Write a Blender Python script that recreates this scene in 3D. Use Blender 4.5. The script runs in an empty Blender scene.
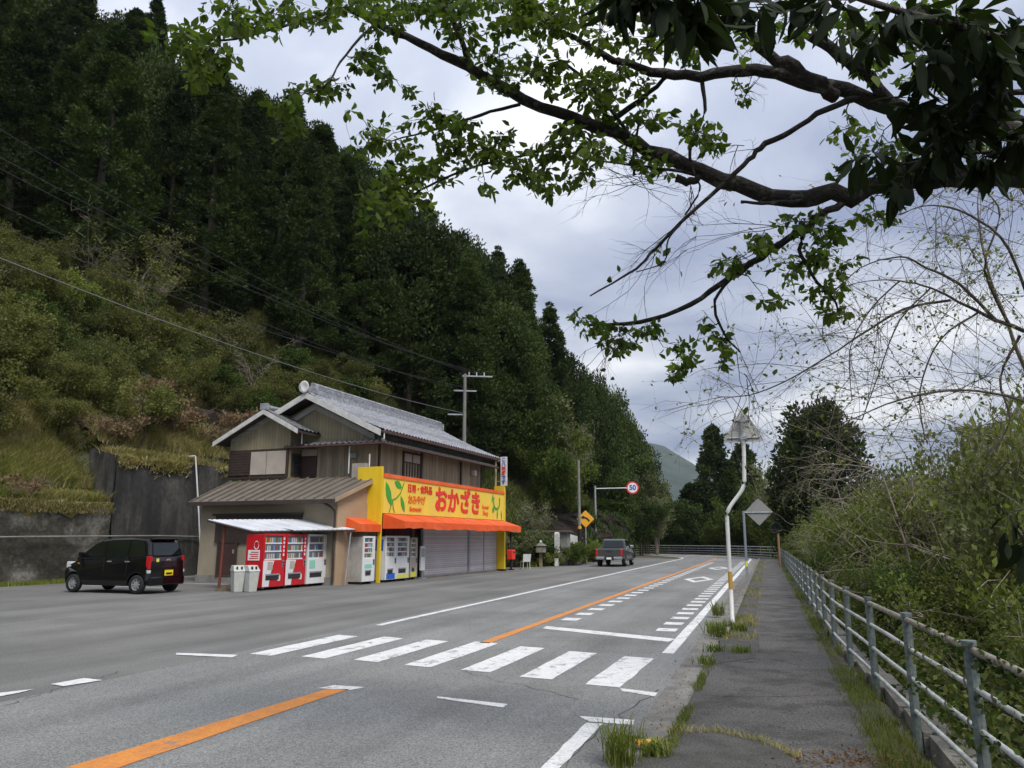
import bpy, math, random
import numpy as np
from mathutils import Vector, Matrix
R = math.radians
rng = np.random.default_rng(7)
random.seed(7)
SC = bpy.context.scene
COL = SC.collection

# ------------------------------------------------------------------ camera
PITCH = math.atan(156 / 769)
cam_d = bpy.data.cameras.new('camera')
cam = bpy.data.objects.new('camera', cam_d); COL.objects.link(cam)
cam.location = (0, 0, 1.6)
cam.rotation_euler = (R(90) + PITCH, 0, 0)
cam_d.sensor_width = 36; cam_d.lens = 36 * 769 / 1024
cam_d.clip_start = 0.05; cam_d.clip_end = 9000
SC.camera = cam

# ------------------------------------------------------------------ sky
SUN_EL, SUN_AZ = R(52), R(150)      # azimuth clockwise from +Y
world = bpy.data.worlds.new('World'); SC.world = world
world.use_nodes = True
nt = world.node_tree; nt.nodes.clear()
def N(t, **k):
    n = nt.nodes.new(t)
    for a, b in k.items(): setattr(n, a, b)
    return n
def Lk(a, b): nt.links.new(a, b)
sky = N('ShaderNodeTexSky', sky_type='NISHITA', sun_disc=False, sun_elevation=SUN_EL, sun_rotation=SUN_AZ)
bg1 = N('ShaderNodeBackground'); bg1.inputs[1].default_value = 0.09
Lk(sky.outputs[0], bg1.inputs[0])
tc = N('ShaderNodeTexCoord'); sp = N('ShaderNodeSeparateXYZ'); Lk(tc.outputs['Generated'], sp.inputs[0])
ad = N('ShaderNodeMath', operation='ADD'); Lk(sp.outputs[2], ad.inputs[0]); ad.inputs[1].default_value = 0.16
mx = N('ShaderNodeMath', operation='MAXIMUM'); Lk(ad.outputs[0], mx.inputs[0]); mx.inputs[1].default_value = 0.05
dx = N('ShaderNodeMath', operation='DIVIDE'); Lk(sp.outputs[0], dx.inputs[0]); Lk(mx.outputs[0], dx.inputs[1])
dy = N('ShaderNodeMath', operation='DIVIDE'); Lk(sp.outputs[1], dy.inputs[0]); Lk(mx.outputs[0], dy.inputs[1])
cb = N('ShaderNodeCombineXYZ'); Lk(dx.outputs[0], cb.inputs[0]); Lk(dy.outputs[0], cb.inputs[1])
n1 = N('ShaderNodeTexNoise'); n1.inputs['Scale'].default_value = 1.1; n1.inputs['Detail'].default_value = 8; n1.inputs['Roughness'].default_value = .48
n1.inputs['Distortion'].default_value = .25
Lk(cb.outputs[0], n1.inputs['Vector'])
rp = N('ShaderNodeValToRGB'); Lk(n1.outputs[0], rp.inputs[0])
rp.color_ramp.elements[0].position = .37; rp.color_ramp.elements[0].color = (.25, .29, .42, 1)
rp.color_ramp.elements[1].position = .63; rp.color_ramp.elements[1].color = (.88, .89, .92, 1)
e = rp.color_ramp.elements.new(.50); e.color = (.47, .51, .61, 1)
# brighter cloud higher up
mr = N('ShaderNodeMapRange'); Lk(sp.outputs[2], mr.inputs[0])
mr.inputs[1].default_value = 0.0; mr.inputs[2].default_value = .75; mr.inputs[3].default_value = .66; mr.inputs[4].default_value = 1.30
bg2 = N('ShaderNodeBackground'); Lk(rp.outputs[0], bg2.inputs[0]); Lk(mr.outputs[0], bg2.inputs[1])
ms = N('ShaderNodeMixShader'); ms.inputs[0].default_value = .93
Lk(bg1.outputs[0], ms.inputs[1]); Lk(bg2.outputs[0], ms.inputs[2])
wo = N('ShaderNodeOutputWorld'); Lk(ms.outputs[0], wo.inputs[0])

sd = bpy.data.lights.new('sun', 'SUN'); sd.energy = 2.0; sd.angle = R(20); sd.color = (1, .95, .87)
sun = bpy.data.objects.new('sun', sd); COL.objects.link(sun)
dvec = Vector((math.sin(SUN_AZ) * math.cos(SUN_EL), math.cos(SUN_AZ) * math.cos(SUN_EL), math.sin(SUN_EL)))
sun.rotation_euler = dvec.to_track_quat('Z', 'Y').to_euler()
SC.view_settings.view_transform = 'Standard'; SC.view_settings.look = 'None'
SC.view_settings.exposure = 0.5; SC.view_settings.gamma = 1
SC.cycles.max_bounces = 5; SC.cycles.diffuse_bounces = 2; SC.cycles.glossy_bounces = 2
SC.cycles.transmission_bounces = 3; SC.cycles.transparent_max_bounces = 4; SC.cycles.volume_bounces = 0
SC.cycles.use_fast_gi = False

# ------------------------------------------------------------------ helpers
CP, SP = math.cos(PITCH), math.sin(PITCH)
def at(px, py, D):                       # world point at forward distance D
    u = (px - 512) / 769; v = (384 - py) / 769
    return Vector((u * D, (CP - v * SP) * D, 1.6 + (SP + v * CP) * D))
def gp(px, py):                          # ground point
    u = (px - 512) / 769; v = (384 - py) / 769
    t = -1.6 / (SP + v * CP)
    return (u * t, (CP - v * SP) * t)
AX, AY = -5.1, 30.1
EX = (.368, .930)
ROT = math.atan2(EX[1], EX[0]); EX = (math.cos(ROT), math.sin(ROT)); EY = (-EX[1], EX[0])
def W(s, t, z=0): return (AX + EX[0]*s + EY[0]*t, AY + EX[1]*s + EY[1]*t, z)
def ST(x, y):
    return (x-AX)*EX[0] + (y-AY)*EX[1], (x-AX)*EY[0] + (y-AY)*EY[1]

def tag(o, label=None, cat=None, group=None, kind=None):
    if label: o['label'] = label
    if cat: o['category'] = cat
    if group: o['group'] = group
    if kind: o['kind'] = kind
    return o
def thing(name, label, cat, loc=(0, 0, 0), rz=0, group=None, scale=1):
    o = bpy.data.objects.new(name, None); COL.objects.link(o)
    o.location = loc; o.rotation_euler = (0, 0, rz)
    o.scale = (scale,)*3 if not isinstance(scale, tuple) else scale
    o.empty_display_size = .2
    return tag(o, label, cat, group)
def kids(o): return [c for c in bpy.data.objects if c.parent == o]
def dup(root, ch, loc, rz=0, scale=1, label=None, group=None):
    r = root.copy(); COL.objects.link(r); r.location = loc; r.rotation_euler = (0, 0, rz)
    r.scale = scale if isinstance(scale, tuple) else (scale,)*3
    if label: r['label'] = label
    if group: r['group'] = group
    for c in ch:
        k = c.copy(); COL.objects.link(k); k.parent = r
    return r

class MB:
    def __init__(s): s.v = []; s.f = []; s.m = []
    def add(s, vs, fs, mi=0):
        b = len(s.v); s.v += [tuple(v) for v in vs]
        for f in fs: s.f.append([b+i for i in f]); s.m.append(mi)
        return s
    def box(s, x0, x1, y0, y1, z0, z1, mi=0):
        return s.add([(x0,y0,z0),(x1,y0,z0),(x1,y1,z0),(x0,y1,z0),(x0,y0,z1),(x1,y0,z1),(x1,y1,z1),(x0,y1,z1)],
            [(0,3,2,1),(4,5,6,7),(0,1,5,4),(1,2,6,5),(2,3,7,6),(3,0,4,7)], mi)
    def quad(s, a, b, c, d, mi=0): return s.add([a, b, c, d], [(0,1,2,3)], mi)
    def slab(s, a, b, c, d, th, mi=0):       # thick quad; th is a vector
        th = Vector(th); q = [Vector(p) for p in (a, b, c, d)]; r = [p + th for p in q]
        return s.add(q + r, [(0,3,2,1),(4,5,6,7),(0,1,5,4),(1,2,6,5),(2,3,7,6),(3,0,4,7)], mi)
    def prism(s, poly, a, b, axis='y', mi=0):
        n = len(poly)
        def P(p, k): return {'y': (p[0], k, p[1]), 'x': (k, p[0], p[1]), 'z': (p[0], p[1], k)}[axis]
        return s.add([P(p, a) for p in poly] + [P(p, b) for p in poly],
            [tuple(range(n))[::-1], tuple(range(n, 2*n))] + [(i, (i+1) % n, n+(i+1) % n, n+i) for i in range(n)], mi)
    def tube(s, pts, rad, n=6, mi=0, cap=True):
        pts = [Vector(p) for p in pts]
        if not isinstance(rad, (list, tuple)): rad = [rad]*len(pts)
        b = len(s.v); ref = Vector((0, 0, 1))
        for i, p in enumerate(pts):
            d = (pts[min(i+1, len(pts)-1)] - pts[max(i-1, 0)])
            if d.length < 1e-9: d = Vector((0, 0, 1))
            d.normalize()
            r = ref if abs(d.dot(ref)) < .95 else Vector((1, 0, 0))
            a = d.cross(r).normalized(); c = d.cross(a)
            for k in range(n):
                t = 2*math.pi*k/n
                s.v.append(tuple(p + (a*math.cos(t) + c*math.sin(t))*rad[i]))
        for i in range(len(pts)-1):
            for k in range(n):
                k2 = (k+1) % n
                s.f.append([b+i*n+k, b+i*n+k2, b+(i+1)*n+k2, b+(i+1)*n+k]); s.m.append(mi)
        if cap:
            s.f.append([b+k for k in range(n)]); s.m.append(mi)
            s.f.append([b+(len(pts)-1)*n+k for k in range(n)][::-1]); s.m.append(mi)
        return s
    def build(s, name, mats, parent=None, smooth=False, bevel=0, loc=None, rz=None):
        me = bpy.data.meshes.new(name); me.from_pydata(s.v, [], s.f)
        if not isinstance(mats, (list, tuple)): mats = [mats]
        for m in mats: me.materials.append(m)
        me.polygons.foreach_set('material_index', s.m)
        if smooth: me.polygons.foreach_set('use_smooth', [True]*len(s.f))
        me.update()
        o = bpy.data.objects.new(name, me); COL.objects.link(o)
        if parent: o.parent = parent
        if loc is not None: o.location = loc
        if rz is not None: o.rotation_euler = (0, 0, rz)
        if bevel:
            m = o.modifiers.new('b', 'BEVEL'); m.width = bevel; m.segments = 2; m.limit_method = 'ANGLE'; m.angle_limit = R(35)
            if smooth is None: pass
        return o
def npmesh(name, V, F, mats, parent=None, midx=None, smooth=False):
    V = np.asarray(V, np.float32); F = np.asarray(F, np.int32)
    me = bpy.data.meshes.new(name); k = F.shape[1]
    me.vertices.add(len(V)); me.vertices.foreach_set('co', V.ravel())
    me.loops.add(F.size); me.loops.foreach_set('vertex_index', F.ravel())
    me.polygons.add(len(F)); me.polygons.foreach_set('loop_start', np.arange(len(F), dtype=np.int32)*k)
    if not isinstance(mats, (list, tuple)): mats = [mats]
    for m in mats: me.materials.append(m)
    if midx is not None: me.polygons.foreach_set('material_index', np.asarray(midx, np.int32))
    if smooth: me.polygons.foreach_set('use_smooth', np.ones(len(F), bool))
    me.update(calc_edges=True)
    o = bpy.data.objects.new(name, me); COL.objects.link(o)
    if parent: o.parent = parent
    return o

# ------------------------------------------------------------------ materials
def mat(name, col, rough=.7, col2=None, nscale=4, detail=6, metal=0, bump=0, bscale=None, lo=.35, hi=.65,
        stripe=None, speck=None, coat=0, spec=.5, stretch=(1, 1, 1), obj_rand=0, emit=None, col3=None, n3=.6):
    m = bpy.data.materials.new(name); m.use_nodes = True
    t = m.node_tree; b = t.nodes['Principled BSDF']; L = t.links.new
    b.inputs['Roughness'].default_value = rough; b.inputs['Metallic'].default_value = metal
    b.inputs['Specular IOR Level'].default_value = spec
    b.inputs['Coat Weight'].default_value = coat
    b.inputs['Base Color'].default_value = (*col, 1)
    tcn = t.nodes.new('ShaderNodeTexCoord')
    mp = t.nodes.new('ShaderNodeMapping'); L(tcn.outputs['Object'], mp.inputs[0]); mp.inputs['Scale'].default_value = stretch
    cur = None
    def mixc(fac, a, bb, blend='MIX'):
        x = t.nodes.new('ShaderNodeMix'); x.data_type = 'RGBA'; x.blend_type = blend
        if isinstance(fac, (int, float)): x.inputs[0].default_value = fac
        else: L(fac, x.inputs[0])
        for sk, q in ((x.inputs[6], a), (x.inputs[7], bb)):
            if isinstance(q, tuple): sk.default_value = (*q, 1)
            else: L(q, sk)
        return x.outputs[2]
    if col2:
        nn = t.nodes.new('ShaderNodeTexNoise'); nn.inputs['Scale'].default_value = nscale; nn.inputs['Detail'].default_value = detail
        nn.inputs['Roughness'].default_value = .6
        L(mp.outputs[0], nn.inputs['Vector'])
        r = t.nodes.new('ShaderNodeMapRange'); r.inputs[1].default_value = lo; r.inputs[2].default_value = hi; L(nn.outputs[0], r.inputs[0])
        cur = mixc(r.outputs[0], col, col2)
    if col3:
        nn = t.nodes.new('ShaderNodeTexNoise'); nn.inputs['Scale'].default_value = n3; nn.inputs['Detail'].default_value = 8
        nn.inputs['Roughness'].default_value = .65
        L(mp.outputs[0], nn.inputs['Vector'])
        r = t.nodes.new('ShaderNodeMapRange'); r.inputs[1].default_value = .48; r.inputs[2].default_value = .66; L(nn.outputs[0], r.inputs[0])
        cur = mixc(r.outputs[0], cur if cur else col, col3)
    if speck:
        nn = t.nodes.new('ShaderNodeTexNoise'); nn.inputs['Scale'].default_value = speck[0]; nn.inputs['Detail'].default_value = 2
        L(tcn.outputs['Object'], nn.inputs['Vector'])
        r = t.nodes.new('ShaderNodeMapRange'); r.inputs[1].default_value = .3; r.inputs[2].default_value = .7
        r.inputs[3].default_value = 1-speck[1]; r.inputs[4].default_value = 1+speck[1]; L(nn.outputs[0], r.inputs[0])
        vm = t.nodes.new('ShaderNodeVectorMath'); vm.operation = 'SCALE'
        if cur is None: vm.inputs[0].default_value = col
        else: L(cur, vm.inputs[0])
        L(r.outputs[0], vm.inputs['Scale']); cur = vm.outputs[0]
    hgt = None
    if stripe:                       # (axis, period, dark, profile)
        ax, per, dark = stripe[:3]
        se = t.nodes.new('ShaderNodeSeparateXYZ'); L(tcn.outputs['Object'], se.inputs[0])
        src = se.outputs['xyz'.index(ax)] if ax in 'xyz' else None
        if ax == 'h':
            q = t.nodes.new('ShaderNodeMath'); q.operation = 'ADD'; L(se.outputs[0], q.inputs[0]); L(se.outputs[1], q.inputs[1]); src = q.outputs[0]
        d = t.nodes.new('ShaderNodeMath'); d.operation = 'DIVIDE'; L(src, d.inputs[0]); d.inputs[1].default_value = per
        fr = t.nodes.new('ShaderNodeMath'); fr.operation = 'FRACT'; L(d.outputs[0], fr.inputs[0])
        pp = t.nodes.new('ShaderNodeMath'); pp.operation = 'PINGPONG'; L(fr.outputs[0], pp.inputs[0]); pp.inputs[1].default_value = .5
        r = t.nodes.new('ShaderNodeMapRange'); r.inputs[1].default_value = .0; r.inputs[2].default_value = stripe[3] if len(stripe) > 3 else .12
        r.inputs[3].default_value = 0; r.inputs[4].default_value = 1; L(pp.outputs[0], r.inputs[0])
        hgt = r.outputs[0]
        # per-board tone
        fl = t.nodes.new('ShaderNodeMath'); fl.operation = 'FLOOR'; L(d.outputs[0], fl.inputs[0])
        wn = t.nodes.new('ShaderNodeTexWhiteNoise'); wn.noise_dimensions = '1D'; L(fl.outputs[0], wn.inputs['W'])
        r2 = t.nodes.new('ShaderNodeMapRange'); r2.inputs[3].default_value = 1-dark; r2.inputs[4].default_value = 1+dark*.4; L(wn.outputs[0], r2.inputs[0])
        r3 = t.nodes.new('ShaderNodeMapRange'); r3.inputs[3].default_value = 1-dark*1.2; r3.inputs[4].default_value = 1; L(hgt, r3.inputs[0])
        mm = t.nodes.new('ShaderNodeMath'); mm.operation = 'MULTIPLY'; L(r2.outputs[0], mm.inputs[0]); L(r3.outputs[0], mm.inputs[1])
        vm = t.nodes.new('ShaderNodeVectorMath'); vm.operation = 'SCALE'
        if cur is None: vm.inputs[0].default_value = col
        else: L(cur, vm.inputs[0])
        L(mm.outputs[0], vm.inputs['Scale']); cur = vm.outputs[0]
    if obj_rand:
        oi = t.nodes.new('ShaderNodeObjectInfo')
        r = t.nodes.new('ShaderNodeMapRange'); r.inputs[3].default_value = 1-obj_rand; r.inputs[4].default_value = 1+obj_rand; L(oi.outputs['Random'], r.inputs[0])
        vm = t.nodes.new('ShaderNodeVectorMath'); vm.operation = 'SCALE'
        if cur is None: vm.inputs[0].default_value = col
        else: L(cur, vm.inputs[0])
        L(r.outputs[0], vm.inputs['Scale']); cur = vm.outputs[0]
    if cur is not None: L(cur, b.inputs['Base Color'])
    if bump:
        nb = t.nodes.new('ShaderNodeTexNoise'); nb.inputs['Scale'].default_value = bscale or nscale*3; nb.inputs['Detail'].default_value = 5
        L(mp.outputs[0], nb.inputs['Vector'])
        bm = t.nodes.new('ShaderNodeBump'); bm.inputs['Strength'].default_value = bump; bm.inputs['Distance'].default_value = .05
        L(nb.outputs[0], bm.inputs['Height']); nrm = bm.outputs[0]
        if hgt is not None:
            b2 = t.nodes.new('ShaderNodeBump'); b2.inputs['Strength'].default_value = .6; b2.inputs['Distance'].default_value = .02
            L(hgt, b2.inputs['Height']); L(nrm, b2.inputs['Normal']); nrm = b2.outputs[0]
        L(nrm, b.inputs['Normal'])
    if emit:
        b.inputs['Emission Color'].default_value = (*emit[:3], 1); b.inputs['Emission Strength'].default_value = emit[3]
    return m
def leafmat(name, c1, c2, trans=.3, rand=.25, nscale=.5, rough=.6, tcol=None, spec=.12):
    m = bpy.data.materials.new(name); m.use_nodes = True
    t = m.node_tree; t.nodes.clear(); L = t.links.new; n = t.nodes.new
    out = n('ShaderNodeOutputMaterial'); tcn = n('ShaderNodeTexCoord'); oi = n('ShaderNodeObjectInfo')
    nn = n('ShaderNodeTexNoise'); nn.inputs['Scale'].default_value = nscale; nn.inputs['Detail'].default_value = 4
    nn.noise_dimensions = '4D'; L(tcn.outputs['Object'], nn.inputs['Vector'])
    mu = n('ShaderNodeMath'); mu.operation = 'MULTIPLY'; mu.inputs[1].default_value = 40; L(oi.outputs['Random'], mu.inputs[0]); L(mu.outputs[0], nn.inputs['W'])
    r = n('ShaderNodeMapRange'); r.inputs[1].default_value = .36; r.inputs[2].default_value = .64; L(nn.outputs[0], r.inputs[0])
    x = n('ShaderNodeMix'); x.data_type = 'RGBA'; L(r.outputs[0], x.inputs[0]); x.inputs[6].default_value = (*c1, 1); x.inputs[7].default_value = (*c2, 1)
    r2 = n('ShaderNodeMapRange'); r2.inputs[3].default_value = 1-rand; r2.inputs[4].default_value = 1+rand; L(oi.outputs['Random'], r2.inputs[0])
    vm = n('ShaderNodeVectorMath'); vm.operation = 'SCALE'; L(x.outputs[2], vm.inputs[0]); L(r2.outputs[0], vm.inputs['Scale'])
    p = n('ShaderNodeBsdfPrincipled'); p.inputs['Roughness'].default_value = rough; p.inputs['Specular IOR Level'].default_value = spec
    L(vm.outputs[0], p.inputs['Base Color'])
    tr = n('ShaderNodeBsdfTranslucent')
    v2 = n('ShaderNodeVectorMath'); v2.operation = 'MULTIPLY'; L(vm.outputs[0], v2.inputs[0]); v2.inputs[1].default_value = tcol or (1.5, 1.7, .6)
    L(v2.outputs[0], tr.inputs[0])
    ms = n('ShaderNodeMixShader'); ms.inputs[0].default_value = trans; L(p.outputs[0], ms.inputs[1]); L(tr.outputs[0], ms.inputs[2])
    L(ms.outputs[0], out.inputs[0]); return m

M = {}
M['ground'] = mat('earth', (.085, .07, .045), .95, (.05, .065, .025), 1.5, bump=.6, bscale=8, speck=(20, .3))
M['road'] = mat('road_asphalt', (.185, .188, .180), .88, (.220, .223, .214), .5, detail=9, bump=.35, bscale=160, speck=(75, .55), col3=(.145, .145, .14), n3=.22)
M['apron'] = mat('apron_asphalt', (.125, .124, .117), .9, (.160, .159, .150), .35, detail=9, bump=.3, bscale=140, speck=(60, .4), col3=(.185, .182, .170), n3=.18)
M['walk'] = mat('walk_asphalt', (.080, .077, .072), .9, (.118, .112, .106), .9, detail=9, bump=.5, bscale=90, speck=(48, .6), col3=(.045, .043, .038), n3=1.6)
M['patch'] = mat('old_asphalt', (.065, .063, .058), .92, (.11, .106, .098), 5, bump=.8, bscale=60, speck=(60, .45))
M['gutter'] = mat('gutter_concrete', (.22, .21, .19), .9, (.12, .115, .10), 3, detail=9, bump=.4, bscale=40, speck=(60, .2))
M['paint_w'] = mat('road_paint_white', (.72, .72, .71), .7, (.62, .62, .61), 6, speck=(40, .15), bump=.2, bscale=60)
M['paint_o'] = mat('road_paint_orange', (.66, .25, .045), .7, (.52, .20, .05), 5, speck=(45, .15), bump=.2, bscale=60)
M['rail_w'] = mat('rail_paint', (.50, .53, .52), .55, (.33, .35, .33), 5, speck=(30, .2))
M['rail_g'] = mat('rail_post_green', (.11, .14, .14), .6, (.17, .20, .19), 8, speck=(30, .3))
M['rail_tan'] = mat('rail_weathered', (.20, .17, .12), .8, (.30, .28, .24), 7, speck=(30, .3))
M['galv'] = mat('galvanised', (.40, .42, .44), .45, (.30, .32, .34), 6, metal=.4)
M['white_m'] = mat('white_painted_metal', (.70, .71, .70), .45, (.58, .58, .56), 3)
M['conc'] = mat('concrete', (.25, .24, .22), .9, (.16, .155, .14), 2, detail=9, bump=.3)
M['wood_grey'] = mat('weathered_boards', (.45, .375, .265), .85, (.28, .235, .165), 1.2, stripe=('h', .30, .35, .08), bump=.3, bscale=20, stretch=(3, 3, .5))
M['clad'] = mat('ribbed_cladding', (.34, .295, .185), .7, (.28, .24, .15), 1.5, stripe=('h', .16, .16, .2), bump=.1)
M['plaster'] = mat('cream_render', (.33, .285, .205), .9, (.26, .225, .16), 1.2, bump=.15, bscale=30, stretch=(1, 1, .5))
M['peach'] = mat('peach_render', (.42, .29, .18), .9, (.34, .24, .16), 1.2, bump=.15, bscale=30)
M['white_wall'] = mat('white_plaster', (.42, .42, .39), .85, (.33, .33, .30), 1.5)
M['tile'] = mat('roof_tile', (.22, .23, .25), .40, (.30, .31, .335), 9, detail=3, speck=(6, .35), spec=.6)
M['tile_d'] = mat('roof_tile_dark', (.10, .105, .11), .5, (.17, .175, .18), 9, detail=3, speck=(6, .3))
M['metal_roof'] = mat('annex_metal_roof', (.135, .115, .092), .55, (.17, .15, .125), .8, spec=.4, speck=(2, .15))
M['verge'] = mat('verge_board', (.62, .62, .60), .6, (.48, .48, .46), 3)
M['dark_wood'] = mat('dark_wood', (.035, .022, .018), .7, (.05, .035, .028), 4)
M['brown_door'] = mat('brown_door', (.045, .022, .018), .6, (.06, .03, .025), 3)
M['gutter_r'] = mat('rust_gutter', (.10, .045, .035), .6, (.06, .035, .03), 6)
M['glass'] = mat('window_glass', (.03, .035, .04), .08, spec=.8)
M['curtain'] = mat('window_panel', (.45, .40, .34), .7, (.38, .34, .29), 2)
M['yellow'] = mat('sign_yellow', (.80, .56, .012), .6, (.70, .48, .02), 1.2, stretch=(2, 2, .5), col3=(.60, .44, .05), n3=.8)
M['yellow2'] = mat('sign_face_yellow', (.84, .61, .055), .5, (.76, .56, .07), 1.0, stretch=(1.5, 1.5, .4), col3=(.72, .56, .12), n3=.7)
M['orange'] = mat('awning_orange', (.80, .105, .012), .7, (.66, .085, .012), 1.5, col3=(.78, .17, .05), n3=.6)
M['red_ink'] = mat('letter_red', (.72, .04, .025), .5)
M['or_ink'] = mat('letter_orange', (.75, .17, .02), .5)
M['green_ink'] = mat('letter_green', (.05, .33, .03), .5)
M['shutter'] = mat('roller_shutter', (.62, .57, .60), .5, (.50, .455, .48), .7, stripe=('z', .09, .16, .25), bump=.05)
M['vm_red'] = mat('vending_red', (.55, .008, .015), .35, (.48, .008, .015), 2, coat=.3)
M['vm_white'] = mat('vending_white', (.74, .75, .76), .35, (.66, .67, .68), 2, coat=.2)
M['vm_grey'] = mat('vending_side_grey', (.42, .41, .38), .5, (.30, .29, .26), 3)
M['vm_dark'] = mat('vending_dark', (.03, .03, .035), .3)
M['vm_inner'] = mat('vending_display_back', (.16, .18, .20), .6)
M['blue'] = mat('blue_panel', (.03, .12, .50), .4)
M['lime'] = mat('yellow_panel', (.72, .68, .08), .4)
M['mint'] = mat('mint_panel', (.25, .60, .45), .4)
for i, c in enumerate([(.35, .06, .05), (.06, .12, .28), (.10, .22, .12), (.40, .30, .10), (.45, .45, .45), (.18, .09, .05), (.12, .28, .36), (.5, .42, .40)]):
    M['can%d' % i] = mat('can_%s' % 'red blue green gold silver brown teal pink'.split()[i], c, .35)
M['bin'] = mat('bin_plastic', (.50, .51, .48), .5, (.42, .43, .41), 4)
M['rust_red'] = mat('red_oxide_paint', (.22, .045, .03), .7, (.14, .05, .04), 6)
M['car_black'] = mat('car_black_paint', (.003, .003, .004), .14, coat=.3, spec=.4)
M['car_glass'] = mat('car_glass', (.006, .009, .009), .04, spec=.8)
M['car_grey'] = mat('truck_grey_paint', (.060, .066, .062), .3, coat=.5, metal=.3)
M['tyre'] = mat('tyre_rubber', (.012, .012, .012), .8)
M['rim'] = mat('alloy_rim', (.55, .56, .58), .3, metal=.7)
M['chrome'] = mat('chrome', (.7, .7, .72), .15, metal=1)
M['lampred'] = mat('tail_lamp', (.45, .01, .015), .2, coat=.5)
M['lampclear'] = mat('head_lamp', (.55, .58, .60), .15)
M['plate_y'] = mat('plate_yellow', (.80, .62, .02), .4)
M['plate_w'] = mat('plate_white', (.75, .76, .75), .4)
M['black'] = mat('black_plastic', (.012, .012, .012), .5)
M['sign_back'] = mat('sign_back_grey', (.46, .46, .44), .6, (.36, .36, .34), 3)
M['sign_red'] = mat('sign_red', (.62, .02, .03), .4)
M['sign_blue'] = mat('sign_blue', (.02, .10, .45), .4)
M['sign_amber'] = mat('sign_amber', (.80, .38, .02), .45)
M['mirror'] = mat('mirror_glass', (.5, .52, .52), .08, metal=1)
M['post_orange'] = mat('mirror_post_orange', (.30, .16, .08), .6, (.25, .15, .08), 4)
M['stone'] = mat('stone', (.24, .225, .19), .9, (.15, .14, .11), 5, bump=.5, bscale=20)
M['stone_w'] = mat('white_stone', (.58, .58, .55), .8, (.46, .46, .43), 5)
M['wall_mossy'] = mat('mossy_concrete', (.050, .045, .030), .95, (.018, .016, .012), 1.1, detail=9, bump=.8, bscale=6, col3=(.17, .165, .14), n3=.55, speck=(8, .35))
M['wall_dark'] = mat('dark_stained_concrete', (.014, .014, .014), .9, (.034, .033, .031), 1.0, detail=9, bump=.4, bscale=5, stretch=(1.2, 1.2, .22), col3=(.085, .082, .072), n3=.75, speck=(5, .25))
M['rock'] = mat('brown_rock', (.012, .009, .007), .95, (.030, .020, .016), 1.2, bump=1, bscale=3, speck=(3, .4))
M['pole_conc'] = mat('pole_concrete', (.22, .22, .20), .85, (.16, .16, .15), 2)
M['wire'] = mat('wire_black', (.03, .03, .03), .6)
M['wire_l'] = mat('wire_grey', (.05, .05, .05), .5)
M['wire_p'] = mat('wire_pale', (.18, .18, .18), .5)
M['bark'] = mat('bark', (.035, .028, .022), .95, (.07, .06, .05), 9, bump=.8, bscale=25, speck=(12, .4))
M['bark_l'] = mat('bark_lichen', (.020, .017, .014), .95, (.12, .115, .105), 14, bump=.7, bscale=30, lo=.55, hi=.72)
M['twig'] = mat('twig_brown', (.050, .040, .032), .9)
M['twig_l'] = mat('twig_pale', (.30, .26, .21), .9, (.18, .15, .12), 3)
M['twig_m'] = mat('twig_mid', (.12, .10, .08), .9, (.07, .058, .045), 3)
M['moss'] = mat('moss_ochre', (.14, .11, .03), .95, (.08, .085, .025), 3, bump=.8)
M['mount'] = mat('mountain_forest_haze_tint', (.012, .024, .018), .95, (.030, .050, .032), .05, detail=12, bump=1, bscale=.05, lo=.42, hi=.58, col3=(.045, .065, .042), n3=.012)  # forest green with the blue of distance haze painted into the albedo
L1 = {}
L1['cedar'] = leafmat('cedar_foliage', (.016, .030, .009), (.042, .062, .014), .18, .35, .35)
L1['cedar2'] = leafmat('evergreen_foliage', (.020, .038, .012), (.058, .080, .020), .2, .3, .4)
L1['grn'] = leafmat('bright_foliage', (.100, .130, .028), (.180, .205, .055), .3, .2, .8)
L1['mid'] = leafmat('shrub_foliage', (.074, .092, .030), (.155, .168, .060), .28, .3, .8)
L1['dgrn'] = leafmat('deep_green_foliage', (.045, .070, .016), (.100, .125, .028), .25, .2, .8)
L1['ddk'] = leafmat('deep_dark_foliage', (.026, .046, .014), (.062, .088, .022), .22, .2, .8)
L1['grey'] = leafmat('grey_green_foliage', (.085, .10, .045), (.165, .175, .085), .25, .2, .8)
L1['olive'] = leafmat('olive_foliage', (.080, .088, .026), (.150, .150, .048), .28, .25, .9)
L1['dkshrub'] = leafmat('dark_shrub_foliage', (.030, .052, .013), (.078, .112, .026), .25, .25, 1.2)
L1['bamboo'] = leafmat('bamboo_foliage', (.12, .15, .035), (.19, .21, .06), .35, .15, .8)
L1['blossom'] = leafmat('pale_blossom', (.22, .19, .15), (.34, .30, .26), .25, .15, .8)
L1['dry'] = leafmat('dry_grass', (.36, .30, .15), (.22, .205, .075), .25, .2, 1.0)
L1['grass'] = leafmat('grass_blades', (.105, .145, .026), (.20, .215, .048), .35, .2, 1.5)
L1['rust'] = leafmat('russet_brush', (.16, .095, .06), (.22, .16, .09), .2, .2, 1.0)
L1['over'] = leafmat('overhang_leaf', (.040, .065, .015), (.085, .120, .024), .42, .2, 2.0, tcol=(1.35, 1.5, .45))
L1['dark'] = leafmat('glossy_evergreen_leaf', (.010, .016, .007), (.022, .034, .012), .18, .2, 3, rough=.6, spec=.10)
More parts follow.
